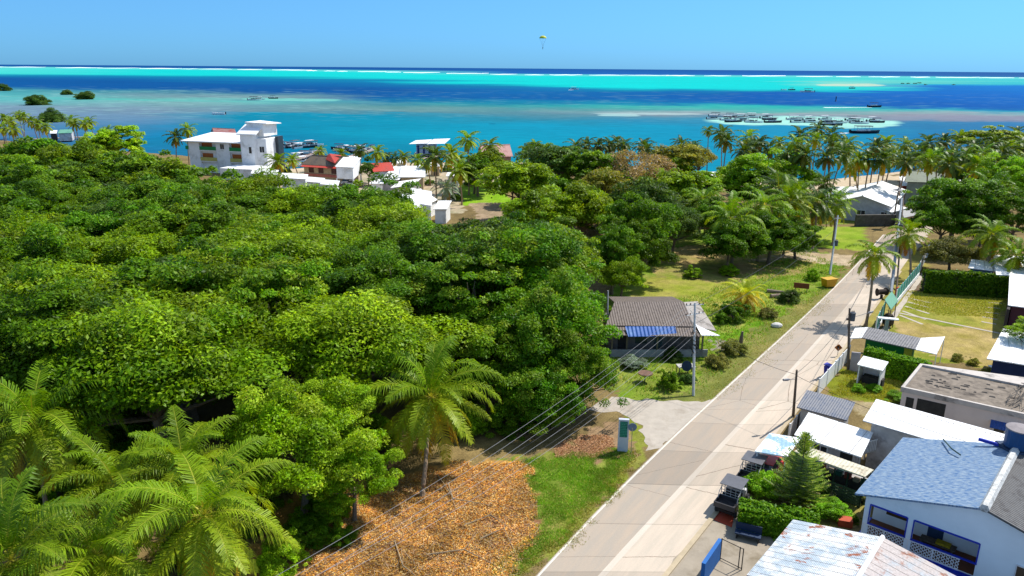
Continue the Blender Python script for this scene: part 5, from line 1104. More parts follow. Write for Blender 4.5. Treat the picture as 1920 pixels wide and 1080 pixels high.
# ================================================================ fences and walls
def panel_fence(name, label, a, b_, h, n, pm, fm, base=None, slats=True):
    pa, pb = P(*a), P(*b_); L_ = (pb-pa).length; fr = frame(pa, pb-pa); root = thing(name, label, 'fence', (pa+pb)/2)
    bh = 0
    if base: mb = MB(); mb.box(fr, 0, L_, -.1, .1, 0, base[0]); mb.build('base_wall', base[1], root); bh = base[0]
    st = L_/n
    for k in range(n+1): mb = MB(); mb.box(fr, k*st-.06, k*st+.06, -.07, .07, bh, h+.1); mb.build('post', fm, root)
    for k in range(n):
        mb = MB()
        if slats: 
            m_ = max(3, int(st/.22))
            for j in range(m_): mb.box(fr, k*st+.08+j*(st-.16)/m_, k*st+.08+(j+.72)*(st-.16)/m_, -.025, .025, bh+.06, h)
            mb.box(fr, k*st+.06, (k+1)*st-.06, .026, .07, bh+.25, bh+.32); mb.box(fr, k*st+.06, (k+1)*st-.06, .026, .07, h-.3, h-.23)
        else: mb.box(fr, k*st+.06, (k+1)*st-.06, -.03, .03, bh+.04, h)
        mb.build('panel', pm, root)
    return root
panel_fence('picket_fence', 'white fence panels along the kerb beside the blue bin', (1533, 742), (1590, 676), 1.7, 4, white_paint, white_paint, slats=False)
panel_fence('picket_fence', 'white fence beside the near wooden pole and the porch house', (1478, 826), (1513, 780), 1.5, 3, M('offwhite_panel', S(225, 220, 214, .6), .7), white_paint, slats=False)
teal = M('teal_mesh_panel', S(60, 185, 160, .55), .6, .15, 3, .1)
panel_fence('teal_fence', 'long teal fence panels on a white base wall along the lawn', (1678, 572), (1722, 518), 2.1, 9, teal, white_paint, (.6, white_wall), False)
panel_fence('teal_fence', 'short teal fence piece by the ladder near the green hut', (1640, 628), (1655, 598), 2.2, 3, teal, white_paint, (.4, white_wall), False)
panel_fence('white_fence', 'white fence far up the street beyond the teal one', (1722, 515), (1743, 472), 2.0, 5, white_paint, white_paint, None, False)
pa, pb = P(1592, 695), P(1609, 697); mb = MB(); mb.box(frame(pa, pb-pa), 0, (pb-pa).length, -.1, .1, 0, 2.1); tag(mb.build('garden_wall', M('pale_grey_wall', S(190, 182, 184, .6), .85)), 'pale grey wall piece behind the pole with the transformer', 'wall')
pa, pb = P(1603, 424), P(1676, 423); mb = MB(); mb.box(frame(pa, pb-pa), 0, (pb-pa).length, -.3, .3, 0, 2.3); tag(mb.build('stone_wall', M('dark_stone_wall', S(120, 116, 108, .5), .95, .35, 1.2, .8, dirt=S(70, 66, 60, .5))), 'grey stone wall in front of the large white gabled house', 'wall')
pa, pb = P(1300, 430), P(1380, 425); mb = MB(); mb.box(frame(pa, pb-pa), 0, (pb-pa).length, -.3, .3, 0, 2.0); tag(mb.build('stone_wall', M('dark_stone_wall', S(0, 0, 0))), 'low stone wall behind the drooping garden palm', 'wall')
pa, pb = P(1881, 628), P(1892, 562); mb = MB(); mb.box(frame(pa, pb-pa), 0, (pb-pa).length, -.15, .15, 0, 3.2); tag(mb.build('shaded_boundary_fence', M('dark_wall_tone', S(84, 76, 76, .45), .8)), 'tall boundary fence at the right end of the lawn, its shade put into the dark colour', 'wall')  # fence standing in shade; that darkness is put into its base colour
# green roofed kiosk
c = P(1672, 590); root = thing('guard_kiosk', 'little watch kiosk with a square green roof at the teal fence', 'kiosk', c); fr = frame(c, P(1722, 518)-P(1660, 600))
kq = [P(1659, 562, 3.4), P(1671, 580, 3.3), P(1684, 563, 3.5), P(1672, 546, 3.6)]
mb = MB(); mb.slab(kq, .12); mb.build('roof', roofmat('mint_roof', S(120, 190, 160, .58), S(100, 170, 140, .55), pitch=.3, bump=.3), root)
for k in range(4): p = kq[k].lerp((kq[0]+kq[2])/2, .2); mb = MB(); mb.bar((p.x, p.y, 0), (p.x, p.y, p.z-.1), .06); mb.build('post', wood_dark, root)
cc0 = (kq[0]+kq[2])/2; mb = MB(); mb.ball((cc0.x, cc0.y, .9), .9, 8, 5, (.8, .8, 1)); mb.build('counter', M('dark_brown_wood', S(90, 76, 60, .5), .85), root)
mb = MB(); a = P(1662, 612, 0); b_ = P(1667, 592, 2.2); sd_ = Vector((.25, .1, 0)); mb.bar(a-sd_, b_-sd_, .035); mb.bar(a+sd_, b_+sd_, .035)
for k in range(8): p = a.lerp(b_, (k+.5)/8); mb.bar(p-sd_, p+sd_, .025)
tag(mb.build('ladder', wood_dark), 'wooden ladder leaning below the green-roofed kiosk', 'ladder')
c = P(1652, 561); mb = MB(); mb.tube([c+Vector((-.7, 0, 1.0)), c+Vector((-.55, .0, 1.0)), c+Vector((.55, .3, 1.0)), c+Vector((.7, .35, 1.0))], [.55, .38, .38, .55], 14); mb.bar(c+Vector((0, 0, 0)), c+Vector((0, 0, .6)), .2); tag(mb.build('cable_spool', M('dark_spool_wood', S(70, 58, 50, .5), .9)), 'dark round wooden spool on the kerb left of the kiosk', 'spool')
c = P(1682, 553); mb = MB(); mb.tube([(c.x, c.y, 0), (c.x, c.y, .9), (c.x, c.y, 1.1)], [.3, .33, .2], 10); tag(mb.build('red_barrel', M('orange_red_plastic', S(235, 80, 40, .6), .5)), 'orange-red barrel at the foot of the leaning pole', 'barrel')
# ================================================================ hut with the grey corrugated roof
hr = roofmat('old_grey_tile_roof', S(146, 130, 118, .5), S(112, 98, 88, .5), pitch=.28, bump=.6, nscale=1.8, axis=0)
root = thing('old_hut', 'old hut with a grey-brown corrugated roof and blue awning beside the lawn', 'house', P(1235, 650))
z1, z2, z3 = 4.3, 3.3, 2.7
E0, E1 = P(1136, 610, z2), P(1302, 612, z2); T0, T1 = P(1152, 566, z1), P(1282, 566, z1)
D0, D1 = P(1136, 628, z3), P(1315, 631, z3); Rr = P(1350, 629, 2.5)
mb = MB(); mb.slab([E0, E1, T1, T0], .1); mb.build('roof', hr, root); mb = MB(); mb.slab([D0, D1, E1-Vector((0, 0, .12)), E0-Vector((0, 0, .12))], .08); mb.build('lower_roof', hr, root)
bk = Vector((0, 6.0, -1.2)); mb = MB(); mb.slab([T0, T1, T1+bk, T0+bk], .1); mb.build('rear_roof', hr, root)
mb = MB(); mb.slab([T1+Vector((.02, 0, -.02)), E1+Vector((.02, 0, -.02)), Rr+Vector((0, 1.5, 0)), T1+bk+Vector((3, -.6, -.4))], .08); mb.build('side_roof', roofmat('pale_side_roof', S(196, 186, 176, .6), S(150, 140, 130, .55), pitch=.28, bump=.8), root)
mb = MB(); mb.slab([D1+Vector((0, 0, .15)), Rr, Rr+Vector((-1.6, 1.5, .35)), D1+Vector((-.2, 2.2, .7))], .07); mb.build('porch_roof', pale_corr, root)
wf, wl, wr_ = D0.y+.5, D0.x+.6, E1.x+.9; fr = frame((wl, wf), (1, .02)); W = wr_-wl
mb = MB(); mb.box(fr, 0, W, 1.2, 6.2, 0, 3.0); mb.build('wall', M('grimy_wall', S(146, 140, 134, .5), .9, .2, 1, .2, dirt=S(84, 80, 76, .5)), root)
mb = MB(); mb.box(fr, 0, W+.6, -.1, .1, 0, .85); mb.build('low_wall', M('stained_white', S(196, 196, 192, .6), .9, .15, 1, .1, dirt=S(120, 116, 110, .5)), root)
mb = MB()
for s in (.1, 1.7, W*.5, W-.1): mb.box(fr, s, s+.16, -.05, .1, .86, 2.6)
mb.build('porch_posts', M('ochre_post', S(150, 140, 110, .5), .9), root)
a, b_ = fr[0]+fr[2]*1.2, fr[0]+fr[1]*W+fr[2]*1.2
opening(root, a, b_, 2.9, 4.2, 1.1, 2.2, 'window', M('dark_teal_glass', S(60, 90, 90, .4), .3)); opening(root, a, b_, 5.0, 5.9, .1, 2.2, 'door', M('teal_door', S(80, 110, 108, .45), .7)); opening(root, a, b_, 1.0, 1.9, .2, 2.2, 'doorway')  # window pane is one even dark teal
mb = MB(); mb.slab([P(1178, 631, 2.65), P(1270, 630, 2.65), P(1266, 612, 3.36), P(1172, 612, 3.36)], .05); mb.build('blue_awning', roofmat('bright_blue_sheet', S(56, 120, 215, .5), S(110, 160, 225, .55), pitch=.42, bump=.8, nscale=.4), root)
# ================================================================ houses in the distance, right
q0, q1 = P(1672, 388, 3.6), P(1702, 357, 3.6); rg = P(1617, 367, 5.4)
uu_ = rg-q0; Rn = rg
root, P0, P1, v9, Lv, u9 = gable('large_white_gabled_house', 'large house with a broad white gable roof behind the stone wall', q0, q1, Rn, M('lilac_white_wall', S(222, 220, 226, .65), .8), roofmat('white_metal_sheet', (.8, .8, .79), (.72, .72, .71), pitch=.5, bump=.15, seams=(0, 3)), .5)
window(root, P1, P0, 4.5, 6.0, 1.4, 2.3); window(root, P1, P0, 9, 10.2, 1.4, 2.3)
q = para(P(1672, 398, 2.7), P(1702, 390, 2.7), P(1650, 390, 3.0)); shed('side_canopy', 'small white canopy at the right foot of the large white gabled house', q, white_wall, pale_corr, .5, cat='canopy')
q = para(P(1695, 408, 2.4), P(1738, 399, 2.4), P(1690, 395, 2.6)); shed('grey_flat_roof_shed', 'flat pale grey roof at the street corner beside the poles', q, M('ochre_wall', S(200, 170, 130, .55), .85), M('grey_flat_sheet', S(190, 188, 186, .6), .8, .08), .3, cat='shed')
q = para(P(1545, 372, 3.0), P(1588, 372, 3.0), P(1560, 350, 3.0)); shed('flat_white_annex', 'flat white roof annex at the left of the large white gabled house', q, white_wall, pale_corr, .4)
root, *_ = gable('green_roofed_house', 'building with a grey-green roof among the palms by the beach', P(1700, 331, 5.2), P(1771, 333, 5.2), P(1701, 320, 7.2), M('pale_green_wall', S(190, 205, 200, .55), .8), roofmat('grey_green_roof', S(126, 142, 118, .55), S(104, 120, 100, .52), pitch=.4, bump=.4), .5)
q = para(P(1690, 348, 3.4), P(1730, 348, 3.4), P(1686, 330, 4.2)); shed('white_roofed_shop', 'small white-roofed building with a red and blue front below the green roof', q, M('red_front', S(190, 80, 70, .55), .7, .3, .3), pale_corr, .5)
q = para(P(1795, 345, 3.2), P(1843, 345, 3.2), P(1792, 330, 4.0)); rt, i4 = shed('solar_roof_house', 'white-roofed house with a blue solar panel among the trees', q, white_wall, pale_corr, .4)
mb = MB(); mb.slab([a+Vector((0, 0, .12)) for a in (q[0].lerp(q[1], .5).lerp(q[3].lerp(q[2], .5), .1), q[0].lerp(q[1], .85).lerp(q[3].lerp(q[2], .85), .1), q[0].lerp(q[1], .85).lerp(q[3].lerp(q[2], .85), .9), q[0].lerp(q[1], .5).lerp(q[3].lerp(q[2], .5), .9))], .05); mb.build('solar_panel', M('solar_blue', S(120, 150, 215, .45), .2, .1, 1, 0, .6), rt)
q = para(P(1850, 672, 3.3), P(1960, 690, 3.3), P(1881, 616, 3.7)); rt, i4 = shed('right_white_roofed_house', 'house with a sloping white roof and shaded blue wall at the right edge', q, M('navy_wall', S(36, 60, 110, .5), .7, .2), pale_corr, .5)
q = para(P(1890, 572, 3.4), P(1990, 585, 3.4), P(1893, 512, 4.0)); rt, i4 = shed('maroon_house', 'maroon-walled house with a white roof at the right edge above the boundary fence', q, M('maroon_wall', S(120, 70, 76, .5), .8), pale_corr, .4)
window(rt, i4[0], i4[1], 1.5, 2.6, 1.2, 2.4)
q = para(P(1868, 515, 3.2), P(1980, 520, 3.2), P(1862, 478, 3.8)); shed('upper_right_white_roof', 'wide white roof under the palm at the right edge beyond the hedge wall', q, white_wall, pale_corr, .5)
q = para(P(1815, 502, 2.8), P(1866, 508, 2.8), P(1822, 486, 3.1)); shed('white_roof_lean_to', 'low white lean-to left of the wide white roof beyond the hedge', q, M('sky_blue_wall', S(60, 100, 170, .5), .7), pale_corr, .3)
q = para(P(1295, 392, 3.2), P(1335, 395, 3.2), P(1300, 372, 3.8)); shed('hidden_white_house', 'white-roofed house half hidden by trees left of the bright green domes', q, M('grey_render', S(0, 0, 0)), pale_corr, .4)
q = para(P(1305, 335, 3.0), P(1345, 335, 3.0), P(1308, 322, 3.6)); shed('beach_hut', 'small beach building left of the bright green domes', q, M('grey_render', S(0, 0, 0)), pale_corr, .4)
q = para(P(1195, 345, 3.4), P(1230, 345, 3.4), P(1198, 335, 4)); shed('wood_white_roof', 'sliver of a white roof among the middle woods', q, white_wall, pale_corr, .4)
# ================================================================ village by the marina, left
# white balcony building with stair tower
root = thing('balcony_building', 'white three-storey building with green balconies and a tall stair tower', 'building', P(430, 316))
zt_ = 9.6; a = P(352, 262, zt_-.3); b_ = P(456, 266, zt_-.3); fr = frame(a, b_-a); L_ = (b_-a).length; bw = white_wall
DPT = 13.0; d0 = .8; Hh = zt_-.5
mb = MB(); mb.box(fr, 0, L_, d0, DPT, 0, Hh)
segs = [(0, .9), (L_*.0+.9, L_*.19), (L_*.5, L_*.76), (L_*.96, L_)]
for s0, s1 in ((0, L_*.2), (L_*.5, L_*.74), (L_*.95, L_)): mb.box(fr, s0, s1, 0, d0-.002, 0, Hh-.003)
for z in (0, 3.1, 6.2): mb.box(fr, L_*.2, L_*.5, .05, d0-.004, z, z+.35); mb.box(fr, L_*.74, L_*.95, .05, d0-.004, z, z+.35)
mb.box(fr, L_*.2, L_*.5, .02, d0-.004, Hh-.45, Hh-.004); mb.box(fr, L_*.74, L_*.95, .02, d0-.004, Hh-.45, Hh-.004)
mb.build('wall', bw, root)
green = M('green_balcony', S(40, 170, 90, .55), .6); wood = M('orange_wood_screen', S(205, 115, 50, .55), .6, .2, 2)
for z, mt in ((6.55, green), (3.45, M('yellow_balcony', S(230, 220, 120, .6), .6))):
    for s0, s1 in ((.2, .5), (.74, .95)):
        mb = MB(); mb.box(fr, L_*s0+.01, L_*s1-.01, -.08, .02, z, z+1.0); mb.build('balcony_panel', mt, root)
        mb = MB(); mb.box(fr, L_*s0+.3, L_*s1-.3-(1.5 if s0 < .4 else 0), d0-.12, d0-.01, z, z+2.1); mb.build('wood_screen', wood, root)
mb = MB(); mb.box(fr, -1.3, -.01, .2, 2.6, 6.5, 7.5); mb.build('side_balcony', green, root)
window(root, fr[0], fr[0]+fr[1]*L_, L_*.58, L_*.58+1.3, 7.0, 8.4)
rz = 10.9; mb = MB(); o = fr[0]; g_ = lambda s, t, z: o+fr[1]*s+fr[2]*t+Vector((0, 0, z))
mb.slab([g_(-1.6, -1.2, Hh+.05), g_(L_+.6, -1.2, Hh+.05), g_(L_+.6, DPT, Hh+1.35), g_(-1.6, DPT, Hh+1.35)], .25); mb.build('roof', M('white_slab', (.8, .8, .8), .6, .03), root)
mb = MB(); mb.prism([(p.x, p.y) for p in (g_(0, .1, 0), g_(L_, .1, 0), g_(L_, DPT-.5, 0), g_(0, DPT-.5, 0))], Hh-.02, [Hh+.0, Hh+.0, Hh+1.0, Hh+1.0]); mb.build('roof_wedge', bw, root)
# tower
ta = P(468, 262, 9.6); fr2 = (g_(L_+.62, -1.0, 0), fr[1], fr[2]); tw, td, th_ = 6.2, 7.5, 13.2
mb = MB(); mb.box(fr2, 0, tw-1.9, -1.2, td, 0, 11.4); mb.box(fr2, tw-1.89, tw+1.0, .4, td+.1, 0, 10.4); mb.box(fr2, .8, tw, 1.2, td+.3, 11.0, 14.6); mb.build('tower', bw, root)
t_ = lambda s, t, z: fr2[0]+fr2[1]*s+fr2[2]*t+Vector((0, 0, z))
mb = MB(); mb.slab([t_(-.7, -1.8, 11.8), t_(tw-.6, -1.8, 11.8), t_(tw-.6, 2.8, 14.2), t_(-.7, 2.8, 14.2)], .3); mb.slab([t_(.5, 1.0, 14.9), t_(tw+1.2, 1.0, 14.7), t_(tw+1.2, td+1, 14.4), t_(.5, td+1, 14.9)], .25); mb.build('tower_roof', M('white_slab', (0, 0, 0)), root)
mb = MB(); mb.box(fr2, tw+1.02, tw+2.0, td-2.5, td, 0, 10.8); mb.build('dark_side_panel', M('dark_glass_panel', (.03, .045, .06), .3), root)
window(root, t_(0, -1.2, 0), t_(tw-1.9, -1.2, 0), 2.6, 3.5, 6.4, 8.2, mull=0); window(root, t_(tw-1.89, .4, 0), t_(tw+1.0, .4, 0), .7, 2.2, 6.6, 8.2)
mb = MB(); mb.box(fr2, -1, tw+5, -10, -2, 0, 3.2); tag(mb.build('white_flat_building', bw), 'plain white flat-roofed block in front of the stair tower', 'building')
# pink-red rocks / thatch behind
root, *_ = gable('reddish_roof_house', 'dusty pink-roofed house behind the balcony building', P(395, 247, 5.5), P(435, 249, 5.5), P(398, 240, 8), M('grey_render', S(0, 0, 0)), roofmat('dusty_red_roof', S(200, 150, 140, .55), S(190, 90, 80, .55), pitch=.4, bump=.3, nscale=.4), .5)
redroof = roofmat('coral_red_roof', S(225, 80, 62, .58), S(205, 90, 74, .55), pitch=.4, bump=.3); greyr = roofmat('grey_brown_shingle', S(150, 132, 112, .55), S(128, 116, 104, .52), pitch=.5, bump=.3)
cream = M('cream_wall', S(232, 204, 160, .6), .8)
A_, B_, Rg = P(563, 308, 5.0), P(632, 312, 5.0), P(585, 291, 7.2)
root, P0, P1, vv, Lv, uu = gable('red_roofed_house', 'two-storey cream house with grey-brown and coral red roof', A_, B_, Rg, cream, greyr, .5, roof2=redroof)
a, b_ = P0, P0+vv*Lv; a.z = 0; b_.z = 0
for s in (1.5, 4.5, 8.5):
    opening(root, a, b_, s, s+1.6, 2.9, 4.4, 'window', M('dark_red_window', S(110, 60, 50, .5), .5))
mb = MB(); wall_box(mb, a, b_, .3, 10.5, 2.0, 2.7, .5); mb.build('balcony', M('pink_balcony', S(225, 130, 110, .58), .7), root)
mb = MB(); dd = (b_-a).normalized(); nn = Vector((dd.y, -dd.x, 0)); mb.slab([a+nn*1.6+Vector((0, 0, 4.6)), a+dd*11+nn*1.6+Vector((0, 0, 4.6)), a+dd*11+Vector((0, 0, 5.0)), a+Vector((0, 0, 5.0))], .08); mb.build('eave_awning', redroof, root)
mb = MB(); mb.slab([P(604, 296, 6.6), P(628, 306, 6.0), P(640, 291, 7.4), P(618, 288, 7.8)], .1); mb.build('coral_roof_slope', redroof, root)
q = para(P(628, 312, 6.2), P(663, 314, 6.2), P(644, 294, 7.2)); rt, i4 = shed('stilt_house', 'white box house on stilts with a white roof beside the red-roofed house', q, white_wall, pale_corr, .3, z0=3.2)
for p in i4: mb = MB(); mb.bar((p.x, p.y, 0), (p.x, p.y, 3.2), .2); mb.build('stilt', white_paint, rt)
q = para(P(697, 319, 4.0), P(722, 322, 4.0), P(695, 308, 5.2)); rt, i4 = shed('coral_roof_house', 'house with a coral red roof behind the wide white roofs', para(P(700, 322, 4.2), P(740, 320, 4.2), P(694, 306, 5.6)), white_wall, redroof, .4)
shed('wide_white_house', 'wide white-roofed house with a shaded porch right of the coral roof', para(P(714, 336, 3.4), P(748, 337, 3.4), P(738, 312, 4.6)), M('grey_render', S(0, 0, 0)), pale_corr, .5)
shed('broad_roof_house', 'broad white roof adjoining the wide white house', para(P(748, 332, 3.8), P(797, 332, 3.8), P(752, 311, 5.0)), M('cream_wall', S(0, 0, 0)), pale_corr, .5)
shed('low_white_canopy', 'low white canopy left of the shaded porch', para(P(692, 344, 2.6), P(718, 344, 2.6), P(706, 333, 3.0)), white_wall, pale_corr, .4)
shed('slanted_white_house', 'long slanted white roof with grey wall behind the front gables', para(P(732, 352, 3.4), P(775, 346, 3.4), P(748, 340, 4.4)), M('grey_render', S(0, 0, 0)), pale_corr, .4)
gable('front_white_gable', 'white gable-roofed house peeking over the forest, the larger one', P(715, 380, 3.2), P(775, 352, 5.0)*1.0 if False else P(760, 362, 3.2), P(745, 372, 4.8), white_wall, pale_corr, .4)
shed('front_white_slope', 'white roof slope peeking over the forest right of the larger gable', para(P(768, 378, 3.6), P(810, 386, 3.6), P(770, 352, 5.0)), white_wall, pale_corr, .4)
shed('front_white_end', 'last small white roof at the right end of the front row', para(P(812, 392, 3.0), P(838, 392, 3.0), P(822, 376, 3.8)), white_wall, pale_corr, .3)
for i, (x0, x1, yy, lb) in enumerate([(525, 575, 333, 'white roof strip right in front of the small palm by the tower'), (572, 606, 340, 'cream roof strip left of the green shrub row'), (600, 634, 345, 'cream-pink roof at the forest rim below the stilt house'), (470, 520, 325, 'white roof strip below the white tower')]):
    shed('forest_rim_house', lb, para(P(x0, yy, 4.0), P(x1, yy+3, 4.0), P(x0+4, yy-9, 4.6)), white_wall, pale_corr, .4)
root, *_ = gable('pink_thatch_roof', 'pink tiled roof by the lagoon behind the tallest palm', P(895, 290, 4.5), P(950, 288, 4.5), P(900, 273, 7.6), M('pink_wall', S(200, 150, 140, .5), .8), roofmat('pink_roof', S(226, 170, 160, .6), S(205, 140, 130, .55), pitch=.4, bump=.4), .5)
shed('brown_hut', 'small brown-roofed hut beside the tallest slender palm', para(P(872, 330, 2.6), P(900, 330, 2.6), P(874, 320, 3.4)), M('grey_render', S(0, 0, 0)), roofmat('brown_thatch', S(170, 130, 95, .5), S(140, 110, 80, .5), pitch=.3), .3)
for x0, x1, yy, lb, mt in [(775, 800, 314, 'small white waterfront shack left of the parked boats area', white_wall), (804, 826, 312, 'cream waterfront shack right behind the village palms', cream), (742, 762, 306, 'pale waterfront shed behind the three small beach palms', white_wall), (836, 862, 330, 'low white house between the tall palms', white_wall), (652, 676, 300, 'grey waterfront workshop behind the stilt house', M('grey_render', S(0, 0, 0)))]:
    rt, i4 = shed('waterfront_shack', lb, para(P(x0, yy, 2.8), P(x1, yy, 2.8), P(x0+3, yy-7, 3.4)), mt, pale_corr, .4)
    opening(rt, i4[0], i4[1], 1.0, 2.0, .1, 2.1, 'door'); window(rt, i4[0], i4[1], 2.6, 3.4, 1.0, 1.9)
# boathouse with blue and white awnings
c = P(790, 291); root = thing('boathouse', 'white and blue boathouse on the water behind the beach palms', 'boathouse', c); fr = frame(P(776, 292), (1, .05))
mb = MB(); mb.box(fr, 0, 9, 0, 6, 0, .6); mb.build('deck', concrete, root); mb = MB(); mb.box(fr, .8, 8, .8, 5.5, .6, 3.8); mb.build('wall', M('pale_lilac', S(220, 224, 240, .6), .8), root)
mb = MB(); mb.slab([fr[0]+Vector((-1.5, -.8, 4.2)), fr[0]+Vector((4.5, -.5, 4.4)), fr[0]+Vector((6, 6.5, 5.2)), fr[0]+Vector((0, 6.5, 4.8))], .15); mb.slab([fr[0]+Vector((4.8, -.8, 4.3)), fr[0]+Vector((11, -.5, 4.4)), fr[0]+Vector((12.5, 6, 5.6)), fr[0]+Vector((6.5, 6.5, 5.3))], .15); mb.build('roof', pale_corr, root)
mb = MB()
for s in (1.2, 3.2, 5.2, 7.0): mb.box(fr, s, s+.7, .72, .795, .7, 3.5)
mb.build('blue_doors', M('navy_panel', S(50, 60, 130, .5), .6), root)
# left dock
dk = M('dock_boards', S(190, 170, 160, .55), .9, .2, 1)
root = thing('dock', 'long pale dock with a small hut behind the far left palm grove', 'dock', P(100, 258)); mb = MB()
for a, b_, w_ in ((P(38, 264), P(165, 258), 3.2), (P(175, 252), P(272, 249), 1.6)): mb.box(frame(a, b_-a), 0, (b_-a).length, -w_/2, w_/2, .25, .5)
mb.build('deck', dk, root)
shed('dock_hut', 'little green-roofed hut on the far left dock', para(P(108, 250, 3.2), P(135, 249, 3.2), P(112, 243, 4.2)), M('grey_render', S(0, 0, 0)), roofmat('mint_roof', S(0, 0, 0)), .3, cat='hut')
shed('dock_hut', 'dark-walled white-topped hut left of the green-roofed dock hut', para(P(93, 250, 3.2), P(106, 250, 3.2), P(95, 244, 3.8)), M('dark_wall_tone', S(0, 0, 0)), pale_corr, .3, cat='hut')
mb = MB()
for (a, b_) in ((P(520, 318), P(600, 283)), (P(640, 300), P(700, 282)), (P(790, 300), P(850, 290))): mb = MB(); mb.box(frame(a, b_-a), 0, (b_-a).length, -1, 1, .2, .45); tag(mb.build('jetty', dk), {0: 'jetty'}.get(1, 'wooden jetty reaching out from the village among the moored boats'), 'jetty', 'jetties of the village')
# ================================================================ boats
hullw = M('hull_white', (.75, .76, .77), .35, .05); hulld = M('hull_dark', S(50, 60, 80, .45), .4); canw = M('boat_canopy_white', (.72, .72, .74), .7, .1); canb = M('boat_canopy_blue', S(50, 70, 120, .5), .7); cand = M('boat_canopy_dark', (.06, .06, .07), .7)
def boat_parts(L_, hull, can, inner):
    w_ = L_*.27; fr = (Vector((0, 0, 0)), Vector((1, 0, 0)), Vector((0, 1, 0)))
    mb = MB(); xs = [-.5, -.2, .15, .38, .5]; ww = [.46, .5, .47, .27, .02]; hh = [.75, .75, .8, .95, 1.1]
    for i in range(4):
        for sg in (-1, 1):
            o0, o1 = (xs[i]*L_, sg*ww[i]*w_, hh[i]), (xs[i+1]*L_, sg*ww[i+1]*w_, hh[i+1]); k0, k1 = (xs[i]*L_, sg*ww[i]*w_*.6, -.3), (xs[i+1]*L_*.94, sg*ww[i+1]*w_*.55, -.3)
            mb.face([k0, k1, o1, o0]); j0, j1 = (xs[i]*L_, sg*ww[i]*w_*.82, hh[i]), (xs[i+1]*L_*.97, sg*ww[i+1]*w_*.8, hh[i+1]); mb.face([o0, o1, j1, j0])
        mb.face([(xs[i]*L_, -ww[i]*w_*.85, .35), (xs[i+1]*L_, -ww[i+1]*w_*.85, .35), (xs[i+1]*L_, ww[i+1]*w_*.85, .35), (xs[i]*L_, ww[i]*w_*.85, .35)])
    mb.face([(-.5*L_, -.46*w_, .75), (-.5*L_, .46*w_, .75), (-.5*L_, .28*w_, -.3), (-.5*L_, -.28*w_, -.3)])
    out = [('hull', mb, hull)]
    if can:
        m2 = MB(); m2.box(fr, -.36*L_, .2*L_, -.42*w_, .42*w_, 2.35, 2.47); out.append(('canopy', m2, can)); m3 = MB()
        for x in (-.34, -.08, .18):
            for y in (-.4, .4): m3.bar((x*L_, y*w_, .6), (x*L_, y*w_, 2.35), .05)
        [m3.bar((-.34*L_, y*w_, 2.3), (.18*L_, y*w_, 2.3), .05) for y in (-.4, .4)]; m3.bar((-.34*L_, -.4*w_, 2.3), (-.34*L_, .4*w_, 2.3), .05); out.append(('canopy_frame', m3, steel))
        m4 = MB(); m4.box(fr, -.28*L_, -.0*L_, -.2*w_, .2*w_, .36, 1.2); m4.box(fr, .05*L_, .14*L_, -.25*w_, .25*w_, .36, 1.4); out.append(('console', m4, inner))
    m5 = MB(); m5.box(fr, -.56*L_, -.505*L_, -.12*w_, .12*w_, .1, 1.2); out.append(('outboard_motor', m5, blackm))
    return [(n, mkmesh(n, [tuple(v) for v in m.v], m.f, mt, uvs=m.u)) for n, m, mt in out]
BP = {'a': boat_parts(8.5, hullw, canw, cand), 'b': boat_parts(9, hullw, cand, cand), 'c': boat_parts(7.5, hulld, canb, hullw), 'd': boat_parts(6, hullw, None, cand), 'e': boat_parts(10, hulld, cand, hullw)}
def boat(px, py, k, label, rot=None, group=None, s=1., name='motor_boat'):
    p = P(px, py, SEAZ); root = thing(name, label, 'boat', (p.x, p.y, SEAZ+.1), group); root.rotation_euler.z = rng.uniform(-.5, .5) if rot is None else rot; root.scale = (s, s, s)
    for n, me in BP[k]: link(n, me, root)
    return root
for i, (px, py) in enumerate([(1340, 224), (1344, 219), (1366, 226), (1370, 220), (1376, 229), (1391, 222), (1395, 227), (1411, 220), (1414, 230), (1436, 222), (1443, 225), (1450, 230), (1490, 225), (1497, 230), (1517, 226), (1524, 230), (1548, 225), (1553, 230), (1560, 235), (1575, 231), (1599, 226), (1606, 230), (1612, 232), (1636, 228), (1645, 230)]):
    boat(px, py, 'abaceab'[i % 7], 'canopied tour boat moored in the row on the pale sandbank', group='tour boats on the sandbank', s=1.15)
boat(1622, 250, 'e', 'dark canopied boat under way just below the sandbank', 0.05, s=1.5)
boat(410, 215, 'd', 'small white boat alone left above the balcony building', 3.1, s=1.5); boat(478, 188, 'b', 'white canopied boat on the small left sand spit', .2, s=1.4); boat(487, 187, 'a', 'white boat beside the canopied one on the left sand spit', .1, s=1.2); boat(513, 185, 'c', 'dark canopied boat at the right of the left sand spit', .1, s=1.2)
boat(1077, 168, 'a', 'speeding white boat with spray in the deep blue channel', .0, s=1.6); boat(1640, 201, 'c', 'dark speedboat trailing a long wake below the deep channel', 0, s=1.6); boat(1513, 173, 'b', 'large canopied boat at the lower edge of the turquoise reef flat', 3.0, s=2.2); boat(1485, 169, 'c', 'boat left of the large one on the turquoise reef flat', .2, s=1.6); boat(1470, 169, 'd', 'smallest boat on the turquoise reef flat, left of two others', .2, s=1.6); boat(1598, 166, 'c', 'boat near the sandy tip of the reef flat', .2, s=1.6)
